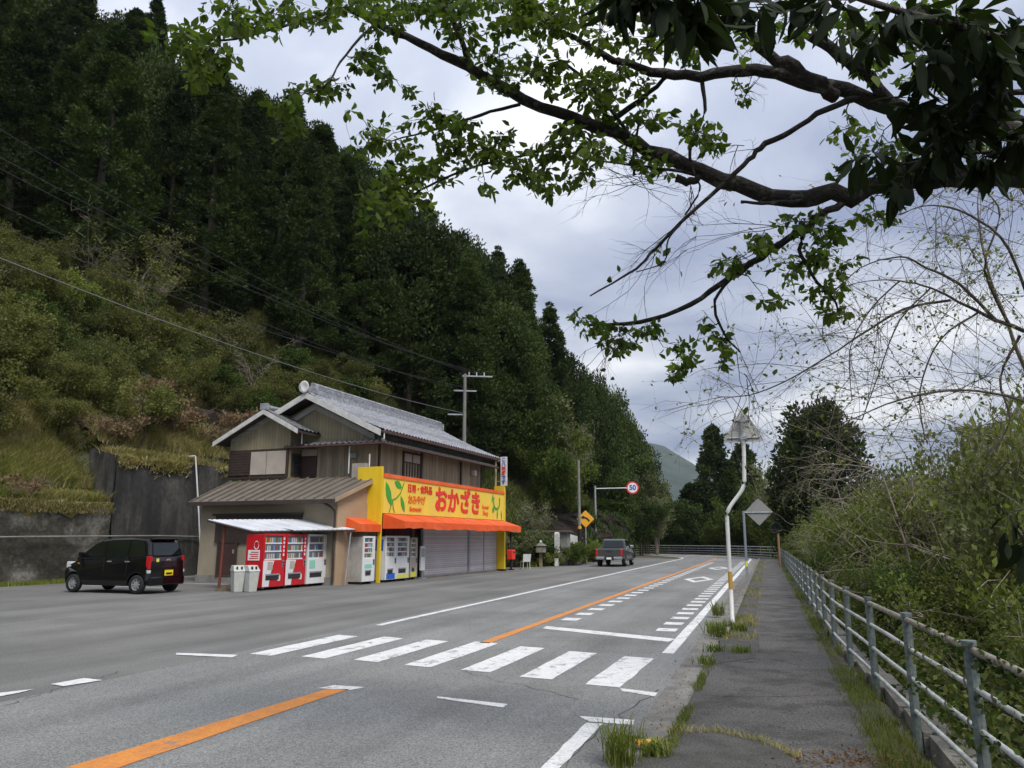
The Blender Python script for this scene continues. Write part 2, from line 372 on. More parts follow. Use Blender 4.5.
# ================================================================== SETTING
DX, DY = .310/math.hypot(.310, .951), .951/math.hypot(.310, .951)
B0 = (-1.53, 0.0); DARC = 69.4; RAD = 30.0
def P(d, off, z=0):
    """road frame: d along the right edge line, off to the left of it"""
    if d <= DARC:
        x, y = B0[0] + DX*d, B0[1] + DY*d
        return (x - DY*off, y + DX*off, z)
    x, y = B0[0] + DX*DARC, B0[1] + DY*DARC
    cx, cy = x - DY*RAD, y + DX*RAD
    a0 = math.atan2(y-cy, x-cx); th = a0 + (d-DARC)/RAD; r = RAD - off
    return (cx + r*math.cos(th), cy + r*math.sin(th), z)
_x, _y = B0[0] + DX*DARC, B0[1] + DY*DARC
CX, CY = _x - DY*RAD, _y + DX*RAD
def road_off(x, y):
    d = (x-B0[0])*DX + (y-B0[1])*DY
    off = -(x-B0[0])*DY + (y-B0[1])*DX
    far = RAD - np.hypot(x-CX, y-CY)
    return d, np.where(d > DARC, far, off)
def sm(x, a, b):
    t = np.clip((x-a)/(b-a), 0, 1); return t*t*(3-2*t)
def vnoise(x, y, sc, seed=0):
    v = 0
    for i, (fx, fy, ph) in enumerate([(1, .3, .7), (-.4, 1.1, 2.1), (.8, -.9, 4.0), (1.7, 1.3, 1.2), (-1.9, .8, 5.5), (2.9, -2.3, .4)]):
        v = v + np.sin((x*fx + y*fy)*sc + ph + seed)/(1+i*.5)
    return v/2.6
def toe(s):
    return 11.5 - 8.3*sm(s, 12.8, 17.5) - 2.6*sm(s, 22, 38) + np.maximum(0, s-47)*1.45
def wallh(s):
    return np.where(s < -2.3, 3.0, 5.0)*(1-sm(s, 13, 17)) + 1.2*sm(s, 13, 17)
def H(x, y):
    x = np.asarray(x, float); y = np.asarray(y, float)
    s = (x-AX)*EX[0] + (y-AY)*EX[1]; t = (x-AX)*EY[0] + (y-AY)*EY[1]
    q = t - toe(s)
    slope = .76 + .16*sm(s, 5, 30)
    qq = np.clip(q, 0, None)
    fade = 1 - sm(s, 52, 98)
    cap = 40 - 13*sm(s, 20, 38)
    ramp = np.where(qq < cap, qq, cap + (1-np.exp(-np.maximum(0, qq-cap)/14))*12)
    h = wallh(s)*sm(q, .80, .95) + slope*ramp*fade*(q > .78) + 2.0*np.where(s < -2.3, sm(s, -7, -2.4)*sm(q, .9, 3.6), 0) + vnoise(x, y, .35)*.45*sm(q, 2, 6)
    h = np.where(q > .78, h, 0)
    # right side falls away beyond the fence
    d, off = road_off(x, y)
    r = -off - 2.6
    h = np.where((r > 0) & (q < 0), -np.clip(r*.75, 0, 4.2) + vnoise(x, y, .5)*.25*sm(r, 1, 4), h)
    farlow = sm(np.hypot(x, y), 250, 600)
    return np.where(r > 0, h, h*(1-farlow*.6))
def axis(lo, hi, step, far):
    a = list(np.arange(lo, hi, step)); st = step; b = hi
    up = []
    while b < far: up.append(b); st *= 1.25; b += st
    st = step; b = lo - step; dn = []
    while b > -far: dn.append(b); st *= 1.25; b -= st
    return np.array(dn[::-1] + a + up)
xs = axis(-75, 60, .75, 2600); ys = axis(-12, 140, .75, 3200)
GX, GY = np.meshgrid(xs, ys)
GZ = H(GX, GY)
# keep the sheet just under the paved surfaces
V = np.stack([GX, GY, GZ - .02], -1).reshape(-1, 3)
nx, ny = len(xs), len(ys)
ii = (np.arange(ny-1)[:, None]*nx + np.arange(nx-1)[None]).ravel()
F = np.stack([ii, ii+1, ii+nx+1, ii+nx], -1)
tag(npmesh('ground', V, F, M['ground'], smooth=True), kind='structure')

def strip(name, d0, d1, o0, o1, z, m, step=1.0, kind='structure'):
    n = max(2, int(abs(d1-d0)/step)+1); V = []
    for i in range(n):
        d = d0 + (d1-d0)*i/(n-1)
        a = o0(d) if callable(o0) else o0; b = o1(d) if callable(o1) else o1
        V += [P(d, a, z), P(d, b, z)]
    F = [(2*i, 2*i+2, 2*i+3, 2*i+1) for i in range(n-1)]
    mb = MB().add(V, F); o = mb.build(name, m)
    if kind: tag(o, kind=kind)
    return o
# parking apron: everything left of the road up to the retaining wall
mb = MB()
apron = []
mb.add([P(-14, 5.0, .002), P(DARC-2, 5.0, .002), W(47, .6, .002), W(38, .9, .002), W(22, 2.6, .002), W(17.5, 3.4, .002), W(14, 9, .002), W(12.9, 11.45, .002), W(-45, 11.45, .002)],
       [(0, 1, 2, 3, 4, 5, 6, 7, 8)])
tag(mb.build('apron', M['apron']), kind='structure')
strip('road', -14, DARC+75, -.28, 5.95, .006, M['road'])
strip('gutter', -14, DARC+75, -.62, -.28, .009, M['gutter'])
strip('verge', 13.5, DARC+75, -1.12, -.62, .05, M['patch'])
strip('pavement', -14, DARC+75, lambda d: -2.14, lambda d: -.62 if d < 13.5 else -1.12, .045, M['walk'])
# rougher patches of old asphalt beside the path
def patch(name, pts, z, m):
    o = MB().add([(x, y, z) for x, y in pts], [tuple(range(len(pts)))]).build(name, m); return tag(o, kind='structure')
patch('path_patch', [gp(620, 790), gp(655, 748), gp(672, 740), gp(720, 740), gp(760, 748), gp(790, 762), gp(800, 800), gp(600, 830)], .049, M['patch'])
patch('path_patch', [gp(712, 668), gp(716, 655), gp(722, 640), gp(758, 637), gp(760, 650), gp(755, 662)], .049, M['patch'])
# kerb stones, one low course
kb = MB()
for i in range(150):
    d0 = 14.2 + i*.62
    a, b, c, e_ = P(d0, -.60), P(d0+.60, -.60), P(d0+.60, -.74), P(d0, -.74)
    kb.slab((a[0], a[1], 0), (b[0], b[1], 0), (c[0], c[1], 0), (e_[0], e_[1], 0), (0, 0, .10 + random.uniform(-.006, .006)))
tag(kb.build('kerb', M['gutter']), kind='structure')
# low concrete edging under the fence
kb = MB()
for i in range(110):
    d0 = 0 + i*1.0
    fo = -.04*max(0, 13-d0); a, b, c, e_ = P(d0, -2.38+fo), P(d0+.985, -2.38+fo), P(d0+.985, -2.62+fo), P(d0, -2.62+fo)
    kb.slab((a[0], a[1], -.6), (b[0], b[1], -.6), (c[0], c[1], -.6), (e_[0], e_[1], -.6), (0, 0, .64 + random.uniform(-.015, .015)))
tag(kb.build('path_edging', M['gutter']), kind='structure')

# ------------------------------------------------ painted markings
ZM = .0105
paint = MB(); opaint = MB()
def pq(mb, pts, z=ZM):                # quad with slightly worn (jittered) sides
    n = 10; a, b, c, d = [Vector((p[0], p[1], z)) for p in pts]
    L_ = []; R_ = []
    for i in range(n+1):
        t = i/n; j = .008
        L_.append(a.lerp(b, t) + Vector((random.uniform(-j, j), random.uniform(-j, j), 0)))
        R_.append(d.lerp(c, t) + Vector((random.uniform(-j, j), random.uniform(-j, j), 0)))
    mb.add(L_+R_, [(i, i+1, n+2+i, n+1+i) for i in range(n)])
def pstrip(mb, d0, d1, o0, o1, step=1.5):
    n = max(2, int((d1-d0)/step)+1)
    V = []
    for i in range(n):
        d = d0 + (d1-d0)*i/(n-1); j = .010
        V += [P(d, o0+random.uniform(-j, j), ZM), P(d, o1+random.uniform(-j, j), ZM)]
    mb.add(V, [(2*i, 2*i+2, 2*i+3, 2*i+1) for i in range(n-1)])
pstrip(paint, 12.15, DARC+70, -.08, .09)                     # right edge line
a = gp(543, 768); b = gp(603, 724); c = gp(586, 722)
pq(paint, [gp(520, 790), gp(586, 724), gp(603, 725), gp(551, 778)])
pstrip(paint, 14.2, DARC+70, 5.62, 5.78)                      # left edge line
pq(opaint, [gp(30, 780), gp(326, 690), gp(349, 690), gp(78, 783)])
pq(paint, [gp(318, 689), gp(335, 686), gp(366, 688), gp(350, 691)])
pstrip(opaint, 12.4, DARC+60, 2.80, 2.98)                     # orange line
for i in range(38):                                          # blocks along the orange line
    d = 16.2 + i*1.22
    if d > 60: break
    pq(paint, [P(d, 2.30), P(d+.50, 2.30), P(d+.50, 2.64), P(d, 2.64)])
for i in range(42):                                          # blocks along the right edge line
    d = 14.9 + i*1.12
    pq(paint, [P(d, .20), P(d+.48, .20), P(d+.48, .56), P(d, .56)])
for k in range(7):                                           # crossing
    o0 = .19 + k*.846; d0 = [9.36, 9.6, 9.85, 9.97, 10.15, 10.2, 10.2][k]; d1 = [11.6, 11.86, 12.14, 12.45, 12.43, 12.56, 12.55][k]
    pq(paint, [P(d0, o0), P(d1, o0-.06), P(d1+.08, o0+.36), P(d0+.07, o0+.41)])
pq(paint, [gp(542, 629), gp(547, 626.6), gp(676, 639.5), gp(668, 642.4)])     # stop lines and short bars
pq(paint, [gp(589, 722.5), gp(579, 717), gp(635, 721), gp(632, 726.5)])
pq(paint, [gp(622, 692), gp(620, 689), gp(657.5, 693.5), gp(655, 697.5)])
pq(paint, [gp(438, 699.5), gp(437, 697.5), gp(508, 705), gp(503, 708.5)])
pq(paint, [gp(-20, 701), gp(-20, 696), gp(33, 690), gp(20, 693.5)])
pq(paint, [gp(63, 687), gp(50, 685), gp(84, 679), gp(103, 681)])
pq(paint, [gp(176, 655.5), gp(176, 653.5), gp(238, 655.5), gp(232, 658)])
for d0, dd in ((31.5, 5.0), (45, 5.0)):                        # diamonds
    cx, wv = 1.35, .62
    pts = [(d0, cx), (d0+dd/2, cx+wv), (d0+dd, cx), (d0+dd/2, cx-wv)]
    for i in range(4):
        (da, oa), (db, ob) = pts[i], pts[(i+1) % 4]
        cm = (d0+dd/2, cx)
        ia = (da+(cm[0]-da)*.42, oa+(cm[1]-oa)*.42); ib = (db+(cm[0]-db)*.42, ob+(cm[1]-ob)*.42)
        paint.add([P(da, oa, ZM), P(db, ob, ZM), P(*ib, ZM), P(*ia, ZM)], [(0, 1, 2, 3)])
# parking bay lines by the annex
for s0 in (-5.3, -2.9):
    paint.add([W(s0, 4.6, .006), W(s0, 9.2, .006), W(s0+.1, 9.2, .006), W(s0+.1, 4.6, .006)], [(0, 1, 2, 3)])
pm = M['paint_w']
tag(paint.build('road_markings', M['paint_w']), kind='structure')
tag(opaint.build('road_markings', M['paint_o']), kind='structure')

# worn paint: wear holes show the asphalt through
def wear(m, lo, hi):
    t = m.node_tree; b = t.nodes['Principled BSDF']; L = t.links.new
    tcn = t.nodes.new('ShaderNodeTexCoord')
    nn = t.nodes.new('ShaderNodeTexNoise'); nn.inputs['Scale'].default_value = 3.2; nn.inputs['Detail'].default_value = 12; nn.inputs['Roughness'].default_value = .78
    L(tcn.outputs['Object'], nn.inputs['Vector'])
    r = t.nodes.new('ShaderNodeMapRange'); r.inputs[1].default_value = lo; r.inputs[2].default_value = hi; L(nn.outputs[0], r.inputs[0])
    src = b.inputs['Base Color'].links[0].from_socket
    x = t.nodes.new('ShaderNodeMix'); x.data_type = 'RGBA'; L(r.outputs[0], x.inputs[0]); L(src, x.inputs[6]); x.inputs[7].default_value = (.18, .18, .172, 1)
    L(x.outputs[2], b.inputs['Base Color'])
wear(M['paint_w'], .54, .62); wear(M['paint_o'], .56, .66)
def streaks(m, amt, rz):
    t = m.node_tree; b = t.nodes['Principled BSDF']; L = t.links.new
    tcn = t.nodes.new('ShaderNodeTexCoord'); mp0 = t.nodes.new('ShaderNodeMapping'); mp0.inputs['Rotation'].default_value = (0, 0, rz); L(tcn.outputs['Object'], mp0.inputs[0])
    mp = t.nodes.new('ShaderNodeMapping'); mp.inputs['Scale'].default_value = (1.1, .05, 1); L(mp0.outputs[0], mp.inputs[0])
    nn = t.nodes.new('ShaderNodeTexNoise'); nn.inputs['Scale'].default_value = 1.0; nn.inputs['Detail'].default_value = 7; nn.inputs['Roughness'].default_value = .6; L(mp.outputs[0], nn.inputs['Vector'])
    r = t.nodes.new('ShaderNodeMapRange'); r.inputs[1].default_value = .35; r.inputs[2].default_value = .65; r.inputs[3].default_value = 1-amt; r.inputs[4].default_value = 1+amt; L(nn.outputs[0], r.inputs[0])
    src = b.inputs['Base Color'].links[0].from_socket
    vm = t.nodes.new('ShaderNodeVectorMath'); vm.operation = 'SCALE'; L(src, vm.inputs[0]); L(r.outputs[0], vm.inputs['Scale']); L(vm.outputs[0], b.inputs['Base Color'])
streaks(M['road'], .16, R(18)); streaks(M['apron'], .20, R(20)); streaks(M['gutter'], .25, R(18))

# cracks and seams in the asphalt
ck = MB()
def crack(p0, p1, w, n=14, j=.05):
    a, b = Vector((*p0, .0095)), Vector((*p1, .0095)); d = (b-a); nrm = Vector((-d.y, d.x, 0)).normalized()
    L_ = []; R_ = []
    for i in range(n+1):
        c = a.lerp(b, i/n) + nrm*random.uniform(-j, j); ww = w*random.uniform(.4, 1.2)
        L_.append(c+nrm*ww); R_.append(c-nrm*ww)
    ck.add(L_+R_, [(i, i+1, n+2+i, n+1+i) for i in range(n)])
crack(gp(0, 707), gp(120, 672), .006, 30); crack(gp(460, 672), gp(580, 700), .004)
crack(gp(560, 768), gp(655, 690), .006)
for a_, b_ in [((700, 700), (745, 702)), ((745, 702), (840, 700)), ((720, 650), (760, 652)), ((750, 596), (790, 597))]:
    x0, y0 = gp(*a_); x1, y1 = gp(*b_)
    k0 = len(ck.v); crack((x0, y0), (x1, y1), .007, 12, .02)
    for i in range(k0, len(ck.v)): ck.v[i] = (ck.v[i][0], ck.v[i][1], .049)
tag(ck.build('pavement_cracks', mat('crack', (.05, .048, .045), .95)), kind='structure')

# ------------------------------------------------ retaining walls
def wall(name, s0, s1, h, m, label, t0=11.48, th=1.8, lean=.28, ang=0):
    r = thing(name, label, 'retaining wall')
    nS = int((s1-s0)/.5)+1; nZ = 10; V = []; 
    for j in range(nZ+1):
        for i in range(nS+1):
            s = s0+(s1-s0)*i/nS; z = h*j/nZ
            t = t0 - lean + lean*j/nZ + random.uniform(-.02, .02) + .05*math.sin(s*1.1+j*.8)+.03*math.sin(s*2.7)
            V.append(W(s, t, z - .3*(j == 0)))
    F = [(j*(nS+1)+i+1, j*(nS+1)+i, (j+1)*(nS+1)+i, (j+1)*(nS+1)+i+1) for j in range(nZ) for i in range(nS)]
    mb = MB().add(V, F)
    mb.slab(W(s0, t0, h), W(s1, t0, h), W(s1, t0+th, h), W(s0, t0+th, h), (0, 0, -.5))
    mb.slab(W(s0, t0-.02, -.3), W(s0, t0+.5, -.3), W(s0, t0+.5, h), W(s0, t0-.02, h), (EX[0]*.02, EX[1]*.02, 0))
    mb.slab(W(s1-.02, t0-lean+.02, -.3), W(s1-.02, t0+th, -.3), W(s1-.02, t0+th, h), W(s1-.02, t0, h), (EX[0]*.02, EX[1]*.02, 0))
    mb.build('wall_face', m, r); return r
wall('retaining_wall', -60, -2.3, 3.05, M['wall_mossy'], 'low mossy concrete retaining wall behind the black car at the left edge')
_e = MB().prism([(11.5, -.3), (11.5, 5.1), (14.6, 5.9), (14.6, -.3)], 0, .12, axis='x')
w2 = wall('retaining_wall', -2.25, 14.5, 5.1, M['wall_dark'], 'tall black-stained concrete retaining wall behind the annex')
_o = _e.build('wing_wall', M['wall_dark'], w2); _o.location = W(-2.38, 0, 0); _o.rotation_euler = (0, 0, ROT)
# third terrace wall higher up
r = thing('retaining_wall', 'dark overgrown upper terrace wall on the hillside above the tall stained wall', 'retaining wall')
V = []; n = 40
for i in range(n+1):
    s = -2 + 16*i/n; t = 15.2 - .05*i/n
    x, y, _ = W(s, t); z = float(H(x, y))
    V += [(x+random.uniform(-.2,.2), y, z-1.2), (x, y, z+.75+.25*math.sin(i*2.3)+random.uniform(-.15,.15)), (x+EY[0]*.9, y+EY[1]*.9, z+1.0+.1*math.sin(i*.9))]
F = []
for i in range(n):
    F += [(3*i+3, 3*i, 3*i+1, 3*i+4), (3*i+4, 3*i+1, 3*i+2, 3*i+5)]
MB().add(V, F).build('wall_face', M['rock'], r)
# pipe rail along the wall
mb = MB(); mb.tube([W(-12, 11.0, 1.62), W(-6, 11.05, 1.72), W(0, 11.08, 1.78), W(5, 11.1, 1.72)], .035)
for s in (-9, -6, -3, 0, 3): mb.tube([W(s, 11.06, 1.70), W(s, 11.42, 1.62)], .02)
tag(mb.build('handrail', M['conc']), 'thin pale pipe rail running along the mossy wall behind the black car', 'rail')

# rock cut beside the road, past the pickup
def rockmesh(name, s0, s1, t0, h, label, seed):
    V = []; nS, nZ = 60, 20
    for j in range(nZ+1):
        for i in range(nS+1):
            s = s0+(s1-s0)*i/nS; u = j/nZ
            env = math.sin(math.pi*min(1, max(0, i/nS)))**.25 if 0 < i < nS else 0
            z = h*u*(.75+.25*env)
            t = t0 + 1.8*u*u + .45*math.sin(s*1.3+seed)*(.4+u) + .25*math.sin(s*3.1+z*2.2+seed) + .15*math.sin(s*7+z*5) + random.uniform(-.08, .08) + (1-env)*2.5
            V.append(W(s+.15*math.sin(z*3), t, z-.1))
        
    F = [(j*(nS+1)+i+1, j*(nS+1)+i, (j+1)*(nS+1)+i, (j+1)*(nS+1)+i+1) for j in range(nZ) for i in range(nS)]
    b = len(V)
    for i in range(nS+1): V.append(W(s0+(s1-s0)*i/nS, t0+5, h*.9))
    F += [(nZ*(nS+1)+i+1, nZ*(nS+1)+i, b+i, b+i+1) for i in range(nS)]
    o = MB().add(V, F).build(name, M['rock']); return tag(o, label, 'rock')
rockmesh('rock_face', 29, 47.5, .1, 3.9, 'dark reddish-brown rock face beside the road beyond the grey pickup', 1.0)

# ------------------------------------------------ distant mountain
def mountain(name, prof, dist, depth, m):
    n = 140; V = []; rows = 26
    px = np.linspace(prof[0][0], prof[-1][0], n)
    el = np.interp(px, [p[0] for p in prof], [p[1] for p in prof])
    for j in range(rows):
        u = j/(rows-1)
        for i in range(n):
            q = at(px[i], 540, 1); dirx, diry = q.x, q.y
            L = math.hypot(dirx, diry); D = dist - depth*(1-u)
            top = dist*el[i]/769
            x, y = dirx/L*D, diry/L*D
            z = top*(u**.9) + (vnoise(x, y, .012)*28 + vnoise(x, y, .03)*14 + vnoise(x, y, .1)*5)*u*(1-u)*2.2 + (vnoise(x, y, .06)*3)*min(1, u*3) - 8*(1-u)
            V.append((x, y, z))
    F = [(j*n+i, j*n+i+1, (j+1)*n+i+1, (j+1)*n+i) for j in range(rows-1) for i in range(n-1)]
    b = len(V)
    for i in range(n):
        x, y, z = V[(rows-1)*n+i]; V.append((x*1.3, y*1.3, -20))
    F += [((rows-1)*n+i, (rows-1)*n+i+1, b+i+1, b+i) for i in range(n-1)]
    o = MB().add(V, F).build(name, m, smooth=True); return tag(o, kind='structure')
MT = [(200, 40), (420, 78), (520, 95), (600, 99), (640, 97), (665, 92), (690, 78), (712, 62), (735, 48), (765, 42), (800, 34), (900, 26), (1100, 30), (1500, 20)]
mountain('mountain', MT, 2600, 1100, M['mount'])

# ------------------------------------------------ air
hz = MB().box(-3600, 3600, -200, 3500, -40, 520)
hm = bpy.data.materials.new('air'); hm.use_nodes = True
t = hm.node_tree; t.nodes.clear(); o_ = t.nodes.new('ShaderNodeOutputMaterial'); v_ = t.nodes.new('ShaderNodeVolumePrincipled')
v_.inputs['Color'].default_value = (.78, .88, 1, 1); v_.inputs['Density'].default_value = .000075; v_.inputs['Anisotropy'].default_value = 0.0
t.links.new(v_.outputs[0], o_.inputs['Volume'])
HAZE = hz.build('haze', hm); tag(HAZE, kind='stuff')
# ================================================================== SHOP AND HOUSE (local frame: x = s along the facade, y = t away from road)
def text(name, body, size, m, parent, loc, sx=1, bold=0, fat=0, depth=.01, rot=(R(90), 0, 0), space=1, align='CENTER', vert=False):
    c = bpy.data.curves.new(name, 'FONT'); c.body = body; c.size = size; c.align_x = align; c.align_y = 'CENTER'
    c.offset = bold; c.extrude = depth; c.space_character = space; c.space_line = .92
    o = bpy.data.objects.new(name, c); COL.objects.link(o)
    bpy.context.view_layer.update()
    me = bpy.data.meshes.new_from_object(o.evaluated_get(bpy.context.evaluated_depsgraph_get()))
    bpy.data.objects.remove(o)
    if fat:
        vv = [v.co.copy() for v in me.vertices]; ff = [tuple(p.vertices) for p in me.polygons]; V = []; F = []
        for i, (ox, oz) in enumerate([(0, 0), (fat, 0), (-fat, 0), (0, fat), (0, -fat), (fat*.7, fat*.7), (-fat*.7, fat*.7), (fat*.7, -fat*.7), (-fat*.7, -fat*.7)]):
            b0 = len(V); V += [(v.x+ox, v.y+oz, v.z+.0012*i) for v in vv]; F += [tuple(b0+q for q in f) for f in ff]
        me = bpy.data.meshes.new(name); me.from_pydata(V, [], F)
    me.materials.clear(); me.materials.append(m)
    n = bpy.data.objects.new(name, me); COL.objects.link(n); n.parent = parent
    n.location = loc; n.rotation_euler = rot; n.scale = (sx, 1, 1); return n
def frame(name, label, cat, group=None, s=0, t=0, z=0, rz=0):
    return thing(name, label, cat, W(s, t, z), ROT + rz, group)

house = frame('house', 'two-storey house with grey tiled gable roof and weathered board walls behind the shop front', 'house')
mb = MB(); mb.box(-2, .8, .62, 6.9, 0, 3.05); mb.build('annex_wall', M['plaster'], house)
mb = MB(); mb.box(-2.03, 0.02, .55, .615, 0, 3.0); mb.quad((-2.0, .58, 3.0), (.9, .58, 3.0), (.9, .58, 4.0), (-2.0, .58, 3.05)); mb.box(.02, 1.25, .95, 1.1, 0, 4.2)
mb.build('peach_wall', M['peach'], house)
MB().box(-2.06, .8, .60, 6.93, -.05, .28).build('foundation', M['conc'], house)
# annex roof with standing seams
def sloped(mb, s0, s1, z0, z1, t0, t1, th=.07, mi=0):
    mb.slab((s0, t0, z0), (s1, t0, z1), (s1, t1, z1), (s0, t1, z0), (0, 0, -th), mi)
ar = MB(); z0, z1 = 3.06, 4.10
ar.slab((-2.5, .38, z0), (.55, .38, z1), (.55, 7.85, z1), (-2.5, 7.15, z0), (0, 0, -.07))
k = .38
while k < 7.1:
    t2 = .38 + (k-.38)*(7.47/6.77)
    ar.slab((-2.5, k, z0+.01), (.55, t2, z1+.01), (.55, t2+.05, z1+.01), (-2.5, k+.05, z0+.01), (0, 0, .055)); k += .44
roof1 = ar.build('annex_roof', M['metal_roof'], house)
mb = MB(); mb.box(-2.60, -2.5, .36, 7.17, 2.90, 3.04); mb.build('gutter', M['dark_wood'], house)
mb = MB(); mb.slab((-2.5, .34, 2.93), (.6, .34, 3.97), (.6, .34, 4.12), (-2.5, .34, 3.08), (0, .04, 0)); mb.build('verge_board', M['peach'], house)
mb = MB(); mb.tube([(-2.5, .9, 2.95), (-2.3, .62, 2.75), (-2.12, .60, 2.6), (-2.10, .60, .1)], .045, 8); mb.build('downpipe', M['dark_wood'], house)
# low window band with shutter box above canopy
wf = MB().box(-2.10, -2.0, 2.1, 6.1, 2.42, 2.52).box(-2.08, -2.0, 2.1, 6.1, 1.5, 2.40).build('window', M['dark_wood'], house)
MB().box(-2.18, -2.10, 2.0, 6.2, 2.52, 2.60).build('window_hood', M['dark_wood'], wf)
dr = MB().box(-2.06, -1.98, 5.05, 5.85, .2, 2.25).build('door', M['brown_door'], house)
MB().box(-2.09, -2.06, 4.97, 5.05, .2, 2.33).box(-2.09, -2.06, 5.85, 5.93, .2, 2.33).box(-2.09, -2.06, 5.05, 5.85, 2.25, 2.33).build('door_frame', M['dark_wood'], dr)
MB().box(-2.12, -2.06, 5.12, 5.16, 1.1, 1.25).build('handle', M['galv'], dr)
# second floor bay
mb = MB(); S = .5
mb.prism([(4.78, 3.6), (7.95, 3.6), (7.95, 5.98), (6.05, 6.92), (4.78, 6.25)], S, 3.0, axis='x'); mb.build('bay_wall', M['clad'], house)
# bay gable roof: ridge at t 5.85, runs back along s
def wavyroof(name, s0, s1, tr, zr, te, ze, m, parent, period=.27, amp=.030, course=.25, tht=.09):
    L = math.hypot(te-tr, ze-zr); nU = max(2, int(L/course)); nS = int((s1-s0)/(period/6)); V = []
    for j in range(nU):
        for kk in (0, 1):
            u = (j + kk*.999)/nU
            for i in range(nS+1):
                s = s0+(s1-s0)*i/nS
                w = amp*(math.sin(2*math.pi*s/period) + .35*math.sin(4*math.pi*s/period+.8))
                t = tr+(te-tr)*u; z = zr+(ze-zr)*u - .10*math.sin(math.pi*u)*L/5 + w + (.025 if kk else 0)
                V.append((s, t, z))
    rows = nU*2; F = []
    for j in range(rows-1):
        for i in range(nS):
            a = j*(nS+1)+i; q = (a, a+1, a+nS+2, a+nS+1)
            F.append(q if te < tr else q[::-1])
    o = npmesh(name, V, [f[::-1] for f in F], m, parent)
    # underside and edge
    u = MB(); u.slab((s0, tr, zr-.06), (s1, tr, zr-.06), (s1, te, ze-.06), (s0, te, ze-.06), (0, 0, -tht)); 
    u.build('roof_deck', M['dark_wood'], o); return o
rA = wavyroof('bay_roof', 0, 3.2, 5.85, 7.08, 3.85, 6.06, M['tile_d'], house)
rB = wavyroof('bay_roof', 0, 3.2, 5.85, 7.08, 8.45, 5.80, M['tile_d'], house)
mb = MB(); 
def vergeb(mb, s, t0, z0, t1, z1, w=.2, th=.05): mb.slab((s, t0, z0), (s, t1, z1), (s, t1, z1-w), (s, t0, z0-w), (th, 0, 0))
vergeb(mb, -.05, 5.85, 7.04, 4.05, 6.12); vergeb(mb, -.05, 5.85, 7.04, 8.45, 5.76); mb.build('verge_board', M['verge'], house)
mb = MB(); mb.tube([(-.02, 5.85, 7.17), (3.0, 5.85, 7.17)], .10, 8); mb.box(-.06, .12, 5.68, 6.02, 7.02, 7.30); mb.build('ridge_tiles', M['tile'], house)
# bay window: dark shutter box + two cream panels
bw = MB().box(.44, .5, 4.80, 7.92, 4.22, 5.40).build('window', M['dark_wood'], house)
MB().box(.41, .44, 5.92, 6.72, 4.32, 5.30).box(.41, .44, 4.92, 5.88, 4.32, 5.30).build('shutter_panel', M['curtain'], bw)
mb = MB().box(.39, .44, 6.80, 7.85, 4.30, 5.34)
for i in range(9): mb.box(.375, .392, 6.80, 7.85, 4.32+i*.115, 4.40+i*.115)
mb.build('shutter_box', M['dark_wood'], bw)
MB().box(.38, .44, 4.78, 7.94, 4.16, 4.22).build('sill', M['dark_wood'], bw)
sw = MB().box(.62, 1.25, 4.74, 4.78, 4.25, 5.2).build('window', M['dark_wood'], house)
MB().box(.70, 1.17, 4.715, 4.74, 4.35, 4.70).box(.70, 1.17, 4.715, 4.74, 4.76, 5.12).build('pane', M['glass'], sw)
# main volume
S = 1.3
mb = MB(); mb.prism([(.99, 2.4), (8.0, 2.4), (8.0, 5.55), (.99, 5.55)], S, 11.9, axis='x'); mb.build('board_wall', M['wood_grey'], house)
mb = MB(); mb.prism([(1.02, 5.56), (7.97, 5.56), (7.97, 5.86), (4.2, 7.45), (1.02, 5.86)], S+.02, 11.85, axis='x'); mb.build('gable_wall', M['clad'], house)
mb = MB(); mb.box(S, 11.9, .94, 1.0, 5.56, 5.98); mb.build('plaster_band', M['white_wall'], house)
mb = MB(); mb.box(2.6, 12.2, .9, 3, 0, 2.55); mb.box(0.2, 12.45, .9, 7.5, 2.3, 2.5); mb.build('ground_floor_wall', M['wood_grey'], house)
TR, ZR = 4.15, 7.78
wavyroof('main_roof', .55, 13.3, TR, ZR, .32, 5.98, M['tile'], house)
wavyroof('main_roof', .55, 13.3, TR, ZR, 7.98, 5.98, M['tile'], house)
mb = MB(); vergeb(mb, .50, TR, ZR-.02, .42, 5.98, .26); vergeb(mb, .50, TR, ZR-.02, 7.9, 5.98, .26); mb.build('verge_board', M['verge'], house)
mb = MB(); vergeb(mb, 1.20, TR, ZR-.42, 1.1, 5.90, .24, .10); vergeb(mb, 1.20, TR, ZR-.42, 7.2, 5.90, .24, .10); mb.build('inner_verge', M['white_wall'], house)
mb = MB(); mb.prism([(.45, 5.86), (1.0, 5.95), (1.0, 5.90), (.45, 5.78)], .55, 13.25, axis='x'); mb.build('eave_soffit', M['dark_wood'], house)
mb = MB()
for i in range(46): s = .8+i*.27; mb.box(s, s+.27*.5, .25, .36, 5.88, 5.97)
mb.box(.55, 13.3, .26, .33, 5.84, 5.93); mb.build('eave_edge', M['gutter_r'], house)
mb = MB(); mb.box(1.0, 13.1, TR-.17, TR+.17, ZR-.05, ZR+.12)
for i in range(3): mb.box(1.0, 13.13, TR-.15+i*.01, TR+.15-i*.01, ZR+.13+i*.075, ZR+.185+i*.075)
mb.tube([(.95, TR, ZR+.40), (13.16, TR, ZR+.40)], .085, 8)
mb.box(.95, 1.15, TR-.20, TR+.20, ZR-.02, ZR+.34)
mb.box(13.05, 13.2, TR-.2, TR+.2, ZR-.02, ZR+.35); mb.build('ridge_tiles', M['tile'], house)
